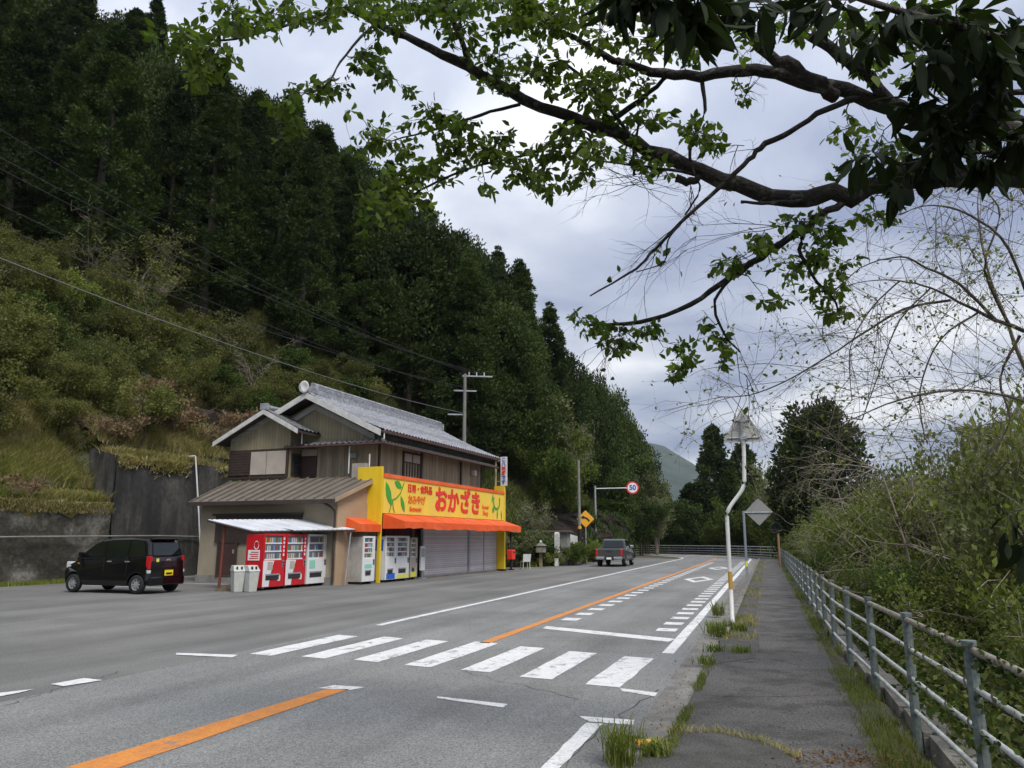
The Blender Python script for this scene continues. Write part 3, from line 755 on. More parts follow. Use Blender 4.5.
# pent roofs: south and road side
def pent(name, pts_in, pts_out, m):   # along an L: inner high line, outer low line
    mb = MB(); return mb
def wavy2(name, a, b, c, d, m, parent, n_along, period=.27, amp=.028, courses=3):
    # a->b high edge, d->c low edge
    a, b, c, d = map(Vector, (a, b, c, d)); V = []; nS = n_along*6
    for j in range(courses):
        for kk in (0, 1):
            u = (j+kk*.999)/courses
            for i in range(nS+1):
                f = i/nS; p = a.lerp(b, f).lerp(d.lerp(c, f), u)
                V.append(p + Vector((0, 0, amp*math.sin(2*math.pi*i/6) + (.025 if kk else 0))))
    F = []
    for j in range(courses*2-1):
        for i in range(nS):
            q = j*(nS+1)+i; F.append((q, q+1, q+nS+2, q+nS+1))
    o = MB().add(V, F).build(name, m, parent, smooth=False)
    MB().slab(a-Vector((0, 0, .05)), b-Vector((0, 0, .05)), c-Vector((0, 0, .05)), d-Vector((0, 0, .05)), (0, 0, -.05)).build('roof_deck', M['dark_wood'], o)
    return o
wavy2('pent_roof', (1.28, 5.0, 5.72), (1.28, .95, 5.72), (.45, .22, 5.46), (.45, 5.0, 5.46), M['tile_d'], house, 17)
wavy2('pent_roof', (1.28, .95, 5.72), (12.3, .95, 5.72), (12.3, .22, 5.46), (.45, .22, 5.46), M['tile_d'], house, 43)
mb = MB(); mb.box(.38, .45, .20, 5.0, 5.38, 5.46); mb.box(.45, 12.3, .14, .21, 5.38, 5.46)
mb.build('gutter', M['gutter_r'], house)
mb = MB(); mb.tube([(.45, .2, 5.5), (1.3, .92, 5.82)], .07, 6); mb.build('hip_ridge', M['tile_d'], house)
for (s, t, za, zb) in ((.5, 4.2, 5.55, 6.15), (.6, 1.9, 4.25, 5.4), (.55, .9, 4.3, 5.0), (.62, .3, 5.55, 5.95)):
    MB().tube([(s, t, za), (s, t, zb)], .028, 6).build('downpipe', M['white_m'], house)
# second-floor south door, windows, lamp box
d2 = MB().box(1.24, 1.3, 3.95, 4.72, 4.0, 5.12).build('door', M['brown_door'], house)
MB().box(1.22, 1.3, 3.95, 4.72, 5.13, 5.40).build('transom', M['curtain'], d2)
MB().box(1.16, 1.3, 1.95, 2.25, 4.95, 5.15).build('vent_hood', M['galv'], house)
for (s0, s1) in ((3.35, 4.9),):
    w_ = MB().box(s0, s1, .93, .99, 4.2, 5.42).build('window', M['dark_wood'], house)
    MB().box(s0+.08, s0+.70, .905, .93, 4.98, 5.34).box(s0+.82, s1-.1, .905, .93, 4.98, 5.34).build('pane', M['curtain'], w_)
    mb = MB()
    for i in range(6): mb.box(s0+.1+i*.25, s0+.16+i*.25, .90, .93, 4.2, 4.92)
    mb.build('slats', M['wood_grey'], w_)
for s in (1.32, 5.0, 9.2, 11.75): MB().box(s, s+.12, .93, .99, 2.6, 5.5).build('post', M['dark_wood'], house)
MB().box(10.5, 10.75, .75, .95, 4.9, 5.15).build('vent_hood', M['white_m'], house)
# concrete chimney block beside the yellow panel
MB().box(.30, .62, .95, 1.55, 3.95, 4.62).build('parapet_block', mat('pale_block', (.36, .32, .28), .9, (.28, .25, .22), 5), house)

# ---- shop front
shop = frame('shop_front', 'yellow painted shop front with corner pillars and grey roller shutters', 'shop front')
MB().box(-.03, .03, 0, 1.05, 1.9, 4.42).build('return_panel', M['yellow'], shop)
MB().box(-.055, .06, -.07, .05, 0, 4.42).build('corner_post', M['yellow'], shop)
MB().box(12.42, 12.62, -.12, .45, .03, 4.45).build('pillar', M['yellow'], shop)
MB().box(12.38, 12.66, -.16, .5, -.01, .10).build('pillar_base', M['black'], shop)
for s0, s1 in ((4.25, 8.72), (8.90, 12.38)):
    sh = MB().box(s0, s1, .30, .36, .05, 2.6).build('roller_shutter', M['shutter'], shop)
    MB().box(s0, s1, .27, .37, .0, .09).build('bottom_rail', M['galv'], sh)
MB().box(8.72, 8.90, .22, .4, 0, 2.6).build('mullion', M['galv'], shop)
MB().box(10.65, 10.72, .27, .30, .05, 2.6).build('shutter_guide', M['galv'], shop)
MB().box(4.12, 4.25, .29, .4, 0, 2.6).build('mullion', M['galv'], shop)
MB().box(.1, 4.05, .80, .86, 0, 2.6).build('back_panel', mat('maroon_board', (.13, .04, .035), .8, (.08, .03, .025), 3, stripe=('x', .35, .3)), shop)
MB().box(.05, 12.4, .02, .9, 2.56, 2.62).build('ceiling', M['dark_wood'], shop)
MB().box(0.0, 12.5, .15, .35, -.02, .045).build('threshold', M['gutter'], shop)

sg = frame('signboard', 'long yellow signboard with red Japanese shop name and green leaf drawings above the orange awning', 'signboard')
MB().box(.07, 12.41, -.10, .02, 2.62, 4.0).build('panel', M['yellow2'], sg)
MB().box(.05, 12.44, -.14, .04, 4.0, 4.15).build('top_trim', M['orange'], sg)
yf = -.112
def hb(n): return n
text('lettering', 'おかざき', 1.16, M['red_ink'], sg, (6.85, yf, 3.29), sx=1.08, fat=.042)
text('lettering', '日用・食料品', .36, M['red_ink'], sg, (3.0, yf, 3.68), sx=1.02, fat=.008)
text('lettering', 'おみやげ', .38, M['or_ink'], sg, (2.72, yf, 3.22), sx=1.0, fat=.010)
text('lettering', 'Souvenir', .27, M['or_ink'], sg, (2.65, yf, 2.86), sx=1.1, fat=.004)
text('lettering', 'Souvenir', .30, M['or_ink'], sg, (9.95, yf, 3.22), sx=.8, bold=.002)
text('lettering', 'Shop', .34, M['or_ink'], sg, (9.95, yf, 2.92), sx=1.0, bold=.004)
def leafpoly(mb, pts, y=yf): mb.prism([(p[0], p[1]) for p in pts], y-.005, y+.01, axis='y')
mb = MB()
def rev(l): return l[::-1]
lf = lambda cx, cz, L, w, a: [(cx+math.cos(a)*u*L - math.sin(a)*v*w, cz+math.sin(a)*u*L + math.cos(a)*v*w) for u, v in
     [(-.5, 0), (-.3, .32), (0, .5), (.25, .38), (.5, 0), (.25, -.38), (0, -.5), (-.3, -.32)]]
leafpoly(mb, lf(.42, 3.38, 1.0, .38, R(-65))); leafpoly(mb, lf(1.15, 3.78, .62, .30, R(160))); leafpoly(mb, lf(1.55, 3.02, .72, .26, R(-62)))
def stroke(mb, pts, w=.03, y=yf): 
    for a, b in zip(pts[:-1], pts[1:]):
        a = Vector((a[0], 0, a[1])); b = Vector((b[0], 0, b[1])); n = (b-a).cross(Vector((0, 1, 0))).normalized()*w
        mb.add([(a+n)+Vector((0, y-.004, 0)), (a-n)+Vector((0, y-.004, 0)), (b-n)+Vector((0, y-.004, 0)), (b+n)+Vector((0, y-.004, 0))], [(0, 1, 2, 3)])
stroke(mb, [(.62, 3.12), (1.0, 3.22), (1.35, 3.45), (1.5, 3.7), (1.62, 3.9)]); stroke(mb, [(.72, 3.1), (.62, 2.9), (.5, 2.66)]); stroke(mb, [(.75, 3.1), (.8, 2.85), (.92, 2.66)])
stroke(mb, [(11.4+.42*math.cos(R(a)), 3.62-.05+.40*math.sin(R(a))) for a in range(150, 400, 20)], .06)
leafpoly(mb, lf(10.85, 3.72, .5, .12, R(70))); leafpoly(mb, lf(10.95, 3.12, .36, .26, R(70))); leafpoly(mb, lf(11.5, 2.9, .5, .16, R(85))); leafpoly(mb, lf(12.05, 2.88, .5, .14, R(100)))
mb.build('leaf_drawing', M['green_ink'], sg)

M['seam'] = mat('awning_seam', (.45, .06, .01), .8)
aw = frame('awning', 'long orange awning over the roller shutters and vending machines', 'awning')
mb = MB(); a_, b_ = .08, 12.42
mb.slab((a_, -.12, 2.60), (b_, -.12, 2.60), (b_, -1.05, 2.30), (a_, -1.05, 2.30), (0, 0, -.02)); mb.build('canopy', M['orange'], aw)
for i in range(1, 7):
    s = a_+(b_-a_)*i/7; MB().slab((s, -.12, 2.603), (s+.02, -.12, 2.603), (s+.02, -1.05, 2.303), (s, -1.05, 2.303), (0, 0, .006)).build('seam', M['seam'], aw)
n = 36; V = []
for i in range(n+1):
    s = a_+(b_-a_)*i/n; V += [(s, -1.06, 2.30), (s, -1.07+.01*math.sin(i*1.7), 2.03+.022*math.sin(i*2.1)+.02*math.sin(i*.5))]
MB().add(V, [(2*i, 2*i+1, 2*i+3, 2*i+2) for i in range(n)]).build('valance', M['orange'], aw)
for s in (a_, b_): MB().prism([(-.10, 2.60), (-1.055, 2.30), (-1.065, 2.03), (-.10, 2.03)], s-.01, s+.01, axis='x').build('end_panel', M['orange'], aw)
a2 = frame('awning', 'short orange awning at the left corner of the shop beside the white canopy', 'awning')
mb = MB(); mb.slab((-1.42, .80, 2.50), (-.06, .80, 2.50), (-.06, -.08, 2.18), (-1.42, -.08, 2.18), (0, 0, -.02)); mb.build('canopy', M['orange'], a2)
MB().box(-1.42, -.06, -.11, -.085, 1.90, 2.18).build('valance', M['orange'], a2)
mb = MB(); mb.prism([(.80, 2.50), (-.08, 2.18), (-.08, 1.90), (.80, 1.90)], -1.45, -1.425, axis='x'); mb.build('end_panel', M['orange'], a2)

# vertical sign on the right pillar
vs = frame('vertical_sign', 'narrow white upright sign with red and blue characters above the right yellow pillar', 'sign')
MB().box(12.44, 12.52, -.26, .10, 4.46, 6.02).build('panel', M['white_m'], vs)
sh_ = [('こ', 5.86, 'sign_blue'), ('八', 5.62, 'sign_blue'), ('味', 5.37, 'red_ink'), ('野', 5.12, 'red_ink'), ('で', 4.88, 'sign_blue'), ('す', 4.64, 'sign_blue')]
for ch, z, mm in sh_: text('lettering', ch, .24, M[mm], vs, (12.43, -.08, z), bold=.008, rot=(R(90), 0, R(-90)))
MB().tube([(12.5, .42, 4.2), (12.5, .42, 6.05)], .06, 8).tube([(12.5, .42, 5.8), (12.5, -.02, 5.8)], .02).tube([(12.5, .42, 4.7), (12.5, -.02, 4.7)], .02).build('pole', mat('tan_pole', (.35, .30, .16), .7), vs)

# white corrugated canopy over the red machines
cn = frame('canopy', 'white corrugated sheet canopy on a rusty red pole over the red vending machines', 'canopy')
V = []; n = 60
for j, (s0, s1) in enumerate([(-6.05, -5.35)]): pass
front = [(-5.45, 1.45, 1.90), (-1.5, .12, 1.99)]; back = [(-5.3, 3.5, 2.28), (-1.9, 2.1, 2.36)]
for (a, b) in (front, back):
    for i in range(n+1):
        f = i/n; V.append(tuple(a[k]+(b[k]-a[k])*f + (.012*math.sin(i*2.1) if k == 2 else 0) for k in range(3)))
F = [(i, i+1, n+2+i, n+1+i) for i in range(n)]
o = MB().add(V, F).build('sheet', mat('canopy_sheet', (.66, .68, .72), .5, (.52, .54, .57), 1.5, stripe=('x', .25, .12)), cn)
sm_ = o.modifiers.new('t', 'SOLIDIFY'); sm_.thickness = .02
mb = MB(); mb.tube([(-5.45, 1.45, 1.855), (-1.5, .12, 1.945)], .035, 6); mb.tube([(-5.45, 1.45, 1.855), (-5.3, 3.5, 2.235)], .035, 6); mb.tube([(-5.3, 3.45, 2.23), (-1.95, 2.1, 2.30)], .03, 6)
mb.tube([(-4.1, .9, 1.90), (-3.9, 3.1, 2.28)], .03); mb.tube([(-2.4, .7, 1.93), (-2.3, 2.5, 2.3)], .03)
mb.build('beam', M['dark_wood'], cn)
MB().tube([(-5.10, 3.0, 0), (-5.2, 2.85, 2.12)], .045, 8).build('pole', M['rust_red'], cn)
MB().tube([(-1.75, .30, 0), (-1.62, .22, 1.95)], .03, 8).build('pole', M['galv'], cn)

# ---- vending machines, local frame: x along the front, front at y=0, depth +y
def machine(label, s, t, w, h, body, front, side, style, group='vending machines', rz=0, depth=.72):
    r = frame('vending_machine', label, 'vending machine', group, s=s, t=t, rz=rz)
    MB().box(.01, w-.01, .06, depth, .09, h-.02).build('cabinet', side, r, bevel=.012)
    MB().box(.06, .14, .1, depth-.06, 0, .09).build('foot', M['black'], r); MB().box(w-.14, w-.06, .1, depth-.06, 0, .09).build('foot', M['black'], r)
    # door frame around the display
    dz0 = h*.53
    mb = MB(); mb.box(0, .07, 0, .06, .10, h); mb.box(w-.17, w, 0, .06, .10, h); mb.box(.07, w-.17, 0, .06, h-.07, h); mb.box(.07, w-.17, 0, .06, .10, dz0)
    fr = mb.build('front_door', front, r, bevel=.006)
    MB().box(.07, w-.17, .045, .058, dz0, h-.07).build('display_back', M['vm_inner'], r)
    rows = 3 if style != 'tall' else 4; hh = (h-.07-dz0)/rows
    for k in range(rows):
        mb = MB(); n = 8; cw = (w-.24)/n
        mb.box(.07, w-.17, .018, .045, dz0+k*hh, dz0+k*hh+.045, 8)
        for i in range(n):
            x = .07+cw*(i+.5); zz = dz0+k*hh+.045; m_ = random.randrange(8); hc = hh*.62
            q = [(x+math.cos(2*math.pi*a/8)*cw*.36, .030+math.sin(2*math.pi*a/8)*.012) for a in range(8)]
            mb.prism(q, zz, zz+hc, axis='z', mi=m_)
        mb.build('product_row', [M['can%d' % i] for i in range(8)] + [M['vm_white']], r)
    # controls
    MB().box(w-.14, w-.04, -.012, -.001, h*.40, h*.52).build('coin_panel', M['galv'], r)
    MB().box(w-.125, w-.06, -.022, -.013, h*.46, h*.50).box(w-.12, w-.05, -.02, -.013, h*.41, h*.44).build('buttons', M['black'], r)
    MB().box(.16, w-.28, -.015, -.001, .32, .50).build('dispensing_slot', M['vm_dark'], r, bevel=.004)
    MB().box(.14, w-.26, -.03, -.016, .47, .52).build('slot_flap', M['galv'], r)
    return r
def swoosh(r, w, h):
    mb = MB(); pts = []
    for i in range(13):
        f = i/12; z = .12 + f*(h*.53-.14); x = .04 + .30*w*(.35+.65*f**1.6) ; pts.append((x, z))
    poly = [(.02, .12)] + [(.02, h*.525)] + [(p[0]+.18, p[1]) for p in pts[::-1]]
    mb.prism(poly, -.006, -.001, axis='y'); mb.build('white_wave', M['vm_white'], r)
    MB().box(.22, .48, -.012, -.007, h*.36, h*.50).build('poster', M['curtain'], r)
    mb = MB()
    for i in range(5): mb.box(w-.12, w-.05, -.006, -.001, h*.60+i*.13, h*.60+i*.13+.08)
    mb.build('side_lettering', M['vm_white'], r)
    MB().box(w-.34, w-.20, -.008, -.001, .28, .46).build('notice', M['white_m'], r)
v1 = machine('red vending machine with a printed side panel beside the white litter bins', -5.42, 1.0, 1.1, 1.80, M['vm_red'], M['vm_red'], M['vm_red'], 'a'); swoosh(v1, 1.1, 1.8)
mb = MB(); mb.box(-.003, .008, .16, .62, .95, 1.28); mb.build('side_poster', M['vm_white'], v1)
mb = MB()
for i in range(4): mb.box(-.006, -.0035, .2, .56-.06*(i % 2), 1.0+i*.065, 1.03+i*.065)
mb.build('side_print', M['vm_red'], v1)
q = [(.30+.10*math.cos(a*.5), 1.42+.13*math.sin(a*.5)) for a in range(13)]
mb = MB(); 
for a, b in zip(q[:-1], q[1:]):
    mb.slab((-.001, a[0], a[1]), (-.001, b[0], b[1]), (-.001, b[0]*.85+.045, b[1]+.03), (-.001, a[0]*.85+.045, a[1]+.03), (-.004, 0, 0))
mb.build('side_print', M['vm_white'], v1)
v2 = machine('red vending machine standing in the middle between another red one and the white one', -4.27, 1.0, 1.1, 1.80, M['vm_red'], M['vm_red'], M['vm_red'], 'a'); swoosh(v2, 1.1, 1.8)
v3 = machine('white vending machine at the right end of the row under the white canopy', -3.10, .98, 1.12, 1.80, M['vm_white'], M['vm_white'], M['vm_white'], 'a')
MB().box(.12, .45, -.006, -.001, .62, .90).build('poster', M['mint'], v3)
v4 = machine('white vending machine with a weathered grey side left of the yellow corner post', -1.22, -.10, .80, 1.74, M['vm_white'], M['vm_white'], M['vm_grey'], 'tall', depth=1.0)
MB().box(.10, .6, -.006, -.001, .58, .72).build('poster', M['mint'], v4)
v5 = machine('white vending machine with a blue panel just right of the yellow corner post', .30, -.14, .82, 1.76, M['vm_white'], M['vm_white'], M['vm_white'], 'tall', depth=.9)
MB().box(.08, .72, -.006, -.001, .12, .34).build('blue_panel', M['blue'], v5)
MB().box(-.003, .009, .12, .5, 1.2, 1.62).build('side_poster', M['blue'], v5)
v6 = machine('white vending machine with a yellow strip along its base under the orange awning', 1.14, -.14, 1.0, 1.76, M['vm_white'], M['vm_white'], M['vm_white'], 'tall', depth=.9)
MB().box(.04, .94, -.006, -.001, .12, .26).build('yellow_panel', M['lime'], v6)
v7 = machine('slim cream vending machine with a yellow foot next to the roller shutter', 2.45, -.02, .62, 1.70, M['vm_white'], M['curtain'], M['vm_grey'], 'tall')
MB().box(.06, .5, -.006, -.001, .12, .34).build('yellow_panel', M['lime'], v7)
st = frame('notice_stand', 'slim white notice stand in front of the left shutter edge', 'stand', s=3.22, t=-.1)
MB().box(0, .38, 0, .06, .35, 1.35).build('board', M['vm_white'], st); MB().box(.04, .34, -.004, -.001, .9, 1.25).build('print', M['vm_grey'], st)
MB().box(.02, .36, -.08, .14, 0, .06).box(.17, .21, .0, .04, .06, .35).build('base', M['galv'], st)

# litter bins
def bin_(label, s, t, rz):
    r = frame('litter_bin', label, 'litter bin', 'white bins beside the red machines', s=s, t=t, rz=rz); r.scale = (.55, .8, .93)
    mb = MB(); mb.add([(-.24, -.24, 0), (.24, -.24, 0), (.24, .24, 0), (-.24, .24, 0), (-.31, -.30, .68), (.31, -.30, .68), (.31, .30, .68), (-.31, .30, .68)],
        [(0,3,2,1),(4,5,6,7),(0,1,5,4),(1,2,6,5),(2,3,7,6),(3,0,4,7)]); mb.build('body', M['bin'], r, bevel=.03)
    mb = MB(); mb.add([(-.34, -.33, .68), (.34, -.33, .68), (.34, .33, .68), (-.34, .33, .68), (-.30, -.12, .88), (.30, -.12, .88), (.30, .26, .88), (-.30, .26, .88)],
        [(0,3,2,1),(4,5,6,7),(0,1,5,4),(1,2,6,5),(2,3,7,6),(3,0,4,7)]); mb.build('lid', M['bin'], r, bevel=.02)
    mb = MB()
    for x in (-.14, .12):
        mb.tube([(x, -.265, .80), (x, -.235, .79)], .06, 10)
    mb.build('opening', M['black'], r); return r
bin_('white plastic litter bin with round holes standing furthest left of the pair', -6.12, 1.38, R(-35))
bin_('white plastic litter bin tucked against the side of the red vending machine', -5.97, 1.00, R(-20))
mb = MB(); V = [(0, 0, .16)]
for k in range(14): a = k*2*math.pi/14; V.append((.34*math.cos(a)*(1+.15*math.sin(3*a)), .30*math.sin(a), .0))
mb.add(V, [(0, 1+k, 1+(k+1) % 14) for k in range(14)])
o = mb.build('sandbag', mat('sandbag', (.10, .075, .04), .95, (.06, .05, .03), 8), loc=W(-5.75, 2.2, .005), rz=0, bevel=0); tag(o, 'small brown sandbag on the asphalt at the foot of the rusty canopy pole', 'sandbag')

# satellite dish
ds = frame('satellite_dish', 'small white satellite dish on a mast at the roof gable end', 'satellite dish', s=.6, t=4.2)
MB().tube([(0, 0, 7.45), (0, 0, 7.95)], .02, 6).build('mast', M['galv'], ds)
V = [(-.08, 0, 7.98)]; n = 20
for k in range(n): a = 2*math.pi*k/n; V.append((-.16, .25*math.cos(a), 7.98+.27*math.sin(a)))
for k in range(n): a = 2*math.pi*k/n; V.append((-.11, .15*math.cos(a), 7.98+.16*math.sin(a)))
F = [(1+n+k, 1+n+(k+1) % n, 0) for k in range(n)] + [(1+k, 1+(k+1) % n, 1+n+(k+1) % n, 1+n+k) for k in range(n)]
o = MB().add(V, F).build('dish', M['white_m'], ds, smooth=True); m_ = o.modifiers.new('s', 'SOLIDIFY'); m_.thickness = .02
MB().tube([(-.14, 0, 7.68), (-.42, 0, 7.90)], .012, 5).box(-.47, -.40, -.04, .04, 7.86, 7.96).build('feed_arm', M['galv'], ds)
# slim lamp pole behind the annex
r = frame('lamp_pole', 'thin white pole with a small bent arm leaning beside the left end of the annex', 'pole', s=1.9, t=10.3)
MB().tube([(0, 0, 0), (0, .45, 2.8), (0, .92, 5.45)], .035, 8).build('pole', M['white_m'], r)
MB().tube([(0, .92, 5.45), (0, 1.10, 5.47)], .03, 8).box(-.06, .06, 1.05, 1.3, 5.43, 5.49).build('arm', M['white_m'], r)

# things right of the shop
r = thing('post_box', 'red post box on a dark stand beside the right yellow pillar', 'post box', (-.05, 43.03, 0), ROT)
MB().box(-.22, .22, -.18, .18, .55, 1.08).build('box', M['red_ink'], r, bevel=.04)
MB().box(-.14, .14, -.19, -.18, .92, .97).build('slot', M['black'], r)
MB().tube([(0, 0, 0), (0, 0, .56)], .07, 8).box(-.16, .16, -.14, .14, 0, .06).build('stand', M['black'], r)
r = thing('chair', 'white plastic chair beside the red post box', 'chair', (.75, 44.6, 0), R(200))
MB().box(-.22, .22, -.22, .22, .40, .44).build('seat', M['white_m'], r); MB().slab((-.22, .2, .44), (.22, .2, .44), (.24, .28, .82), (-.24, .28, .82), (0, .03, 0)).build('backrest', M['white_m'], r)
for x in (-.19, .19):
    for y in (-.19, .19): MB().tube([(x, y, .4), (x*1.1, y*1.1, 0)], .018, 5).build('leg', M['white_m'], r)
r = frame('side_shelter', 'dark lean-to shelter with a blue-grey sheet roof behind the post box', 'shelter', s=12.9, t=1.6)
MB().slab((0, -1.2, 2.15), (2.6, -1.2, 2.0), (2.6, 1.8, 2.45), (0, 1.8, 2.6), (0, 0, .06)).build('roof', mat('blue_grey_sheet', (.09, .11, .13), .5), r)
for x, y in ((.1, -1.0), (2.4, -1.0)): MB().box(x, x+.1, y, y+.1, 0, 2.1).build('post', M['dark_wood'], r)
MB().box(0, 2.5, 1.5, 1.58, 0, 2.4).build('back_wall', M['brown_door'], r)
MB().tube([(0.1, -1.0, 2.6), (1.5, -1.1, 2.1)], .04, 6).build('stay', M['galv'], r)
# stone/wood lantern box on post
r = thing('lantern_post', 'weathered lantern box with a little roof on a post beside the shop apron', 'lantern', (1.75, 47.9, 0), ROT+R(20))
MB().box(-.10, .10, -.10, .10, 0, .86).build('post', mat('tan_wood', (.24, .20, .10), .8, (.16, .14, .08), 6), r)
MB().box(-.42, .42, -.3, .3, .86, 1.26).build('box', M['stone'], r, bevel=.01)
MB().box(-.36, -.05, -.31, -.30, .92, 1.2).box(.05, .36, -.31, -.30, .92, 1.2).build('panel', M['conc'], r)
MB().add([(-.5, -.38, 1.26), (.5, -.38, 1.26), (.5, .38, 1.26), (-.5, .38, 1.26), (-.1, 0, 1.48), (.1, 0, 1.48)], [(0, 1, 5, 4), (1, 2, 5), (2, 3, 4, 5), (3, 0, 4), (3, 2, 1, 0)]).build('roof', M['stone'], r)
MB().tube([(0, 0, 1.44), (0, 0, 1.60)], [.12, .03], 8).build('finial', M['stone_w'], r)
# gate-like shed with grey post and white stone marker
r = thing('garden_gate', 'small dark tiled gate roof on a thick pale stone post behind the shrubs', 'gate', (3.45, 51.0, 0), ROT)
MB().box(-.28, .28, -.28, .28, 0, 2.15).build('stone_post', mat('gate_stone', (.26, .26, .24), .9, (.18, .18, .16), 3, bump=.4), r, bevel=.04)
MB().box(-.3, .3, 2.4, 2.9, 0, 2.15).build('stone_post', M['stone'], r)
MB().add([(-.5, -.5, 2.10), (.5, -.5, 2.10), (.5, 3.0, 2.10), (-.5, 3.0, 2.10), (0, -.4, 2.22), (0, 2.9, 2.22)], [(0, 1, 4), (1, 2, 5, 4), (2, 3, 5), (3, 0, 4, 5), (3, 2, 1, 0)]).build('roof', M['dark_wood'], r)
r = thing('stone_marker', 'tall narrow white stone marker with a rounded top and faint carving beside the gate post', 'marker stone', (2.85, 49.6, 0), ROT)
mb = MB(); q = [(-.17, 0), (.17, 0), (.17, 1.95)] + [(.17*math.cos(a*math.pi/6), 1.95+.14*math.sin(a*math.pi/6)) for a in range(1, 6)] + [(-.17, 1.95)]
mb.prism(q, -.12, .12, axis='y'); mb.build('slab', M['stone_w'], r)
mb = MB()
for i in range(6): mb.box(-.07, .07, -.124, -.121, .75+i*.18, .86+i*.18)
mb.build('carving', M['conc'], r)
r = thing('small_stone', 'short white stone post at the foot of the white marker stone', 'stone post', (2.75, 48.9, 0), 0); MB().box(-.12, .12, -.12, .12, 0, .48).build('post', M['stone_w'], r, bevel=.02)
def boulder(label, x, y, r_, seed, m):
    rs = np.random.default_rng(seed); V = []; n, k = 12, 7
    for j in range(k+1):
        for i in range(n):
            th = math.pi*j/k; a = 2*math.pi*i/n; rr = r_*(1+rs.uniform(-.12, .12))
            V.append((rr*math.sin(th)*math.cos(a)*1.2, rr*math.sin(th)*math.sin(a), rr*math.cos(th)*.8+r_*.45))
    F = [(j*n+i, j*n+(i+1) % n, (j+1)*n+(i+1) % n, (j+1)*n+i) for j in range(k) for i in range(n)]
    return tag(MB().add(V, F).build('boulder', m, loc=(x, y, 0), smooth=True), label, 'boulder', 'boulders in the garden strip')
boulder('rounded grey boulder in the garden strip in front of the gate post', 4.0, 51.0, .45, 1, M['stone'])
boulder('dark boulder half hidden by shrubs at the foot of the utility pole', 4.4, 53.5, .5, 2, M['rock'])
# white guard rail climbing behind
r = thing('sloping_rail', 'white sloping rail of a side road climbing behind the bend sign', 'rail')
mb = MB(); pts = [at(562, 532, 55), at(584, 538, 58.5), at(604, 544, 62)]
for a, b in zip(pts[:-1], pts[1:]): mb.slab(a, b, b-Vector((0, 0, .62)), a-Vector((0, 0, .62)), (0, .08, 0))
mb.build('beam', M['white_m'], r)
MB().tube([pts[0]+Vector((.2, .15, 0)), pts[0]+Vector((.2, .15, -2.0))], .07).build('post', M['galv'], r)
MB().tube([pts[1]+Vector((0, .15, 0)), pts[1]+Vector((0, .15, -1.8))], .07).build('post', M['galv'], r)
MB().tube([pts[2]+Vector((-.1, .15, 0)), pts[2]+Vector((-.1, .15, -1.6))], .07).build('post', M['galv'], r)
# ================================================================== VEHICLES (local: +x forward, z up, origin under the middle)
def wheel(parent, x, y, r, w, side, spokes=8):
    # side +1: outer face towards +y
    y0, y1 = (y - w/2, y + w/2)
    ty = MB(); n = 24
    prof = [(r*.62, y0), (r*.93, y0), (r, y0+w*.18), (r, y1-w*.18), (r*.93, y1), (r*.62, y1)]
    V = []; 
    for k in range(n):
        a = 2*math.pi*k/n
        for (rr, yy) in prof: V.append((x+rr*math.cos(a), yy, r+rr*math.sin(a)))
    m = len(prof); F = [(k*m+j, k*m+j+1, ((k+1) % n)*m+j+1, ((k+1) % n)*m+j) for k in range(n) for j in range(m-1)]
    wh = ty.add(V, F).build('wheel', M['tyre'], parent, smooth=True)
    rm = MB(); yo = y1-.03 if side > 0 else y0+.03; yi = yo-.05*side
    V = []; 
    for rr, yy in ((r*.64, yo+.012*side), (r*.56, yo+.005*side), (r*.52, yi-.02*side)):
        for k in range(n): a = 2*math.pi*k/n; V.append((x+rr*math.cos(a), yy, r+rr*math.sin(a)))
    rm.add(V, [(j*n+k, j*n+(k+1) % n, (j+1)*n+(k+1) % n, (j+1)*n+k) for j in range(2) for k in range(n)])
    for k in range(spokes):
        a = 2*math.pi*k/spokes; ca, sa = math.cos(a), math.sin(a)
        def q(rr, o): return (x+rr*ca-o*sa, r+rr*sa+o*ca)
        a1, a2, b1, b2 = q(.05, -.028), q(.05, .028), q(r*.56, .022), q(r*.56, -.022)
        rm.quad((a1[0], yo, a1[1]), (a2[0], yo, a2[1]), (b1[0], yo+.004*side, b1[1]), (b2[0], yo+.004*side, b2[1]))
    rm.tube([(x, yi, r), (x, yo+.008*side, r)], r*.18, 12)
    rm.build('rim', M['rim'], wh)
    MB().tube([(x, yi-.05*side, r), (x, yi-.02*side, r)], r*.62, 20).build('hub', M['black'], wh)
    return wh
def arch(xc, r, n=9): return [(xc+r*math.cos(math.pi*(1-i/(n-1))), .0+r*math.sin(math.pi*(1-i/(n-1)))) for i in range(n)]
def loftbody(name, m, parent, prof, wfun, bev=.04):
    """side profile polygon extruded, width depends on z and x"""
    n = len(prof); V = []
    for sgn in (-1, 1):
        for (x, z) in prof: V.append((x, sgn*wfun(x, z), z))
    mb = MB().add(V, [tuple(range(n)), tuple(range(n, 2*n))[::-1]] + [(i, n+i, n+(i+1) % n, (i+1) % n) for i in range(n)])
    return mb.build(name, m, parent, bevel=bev)

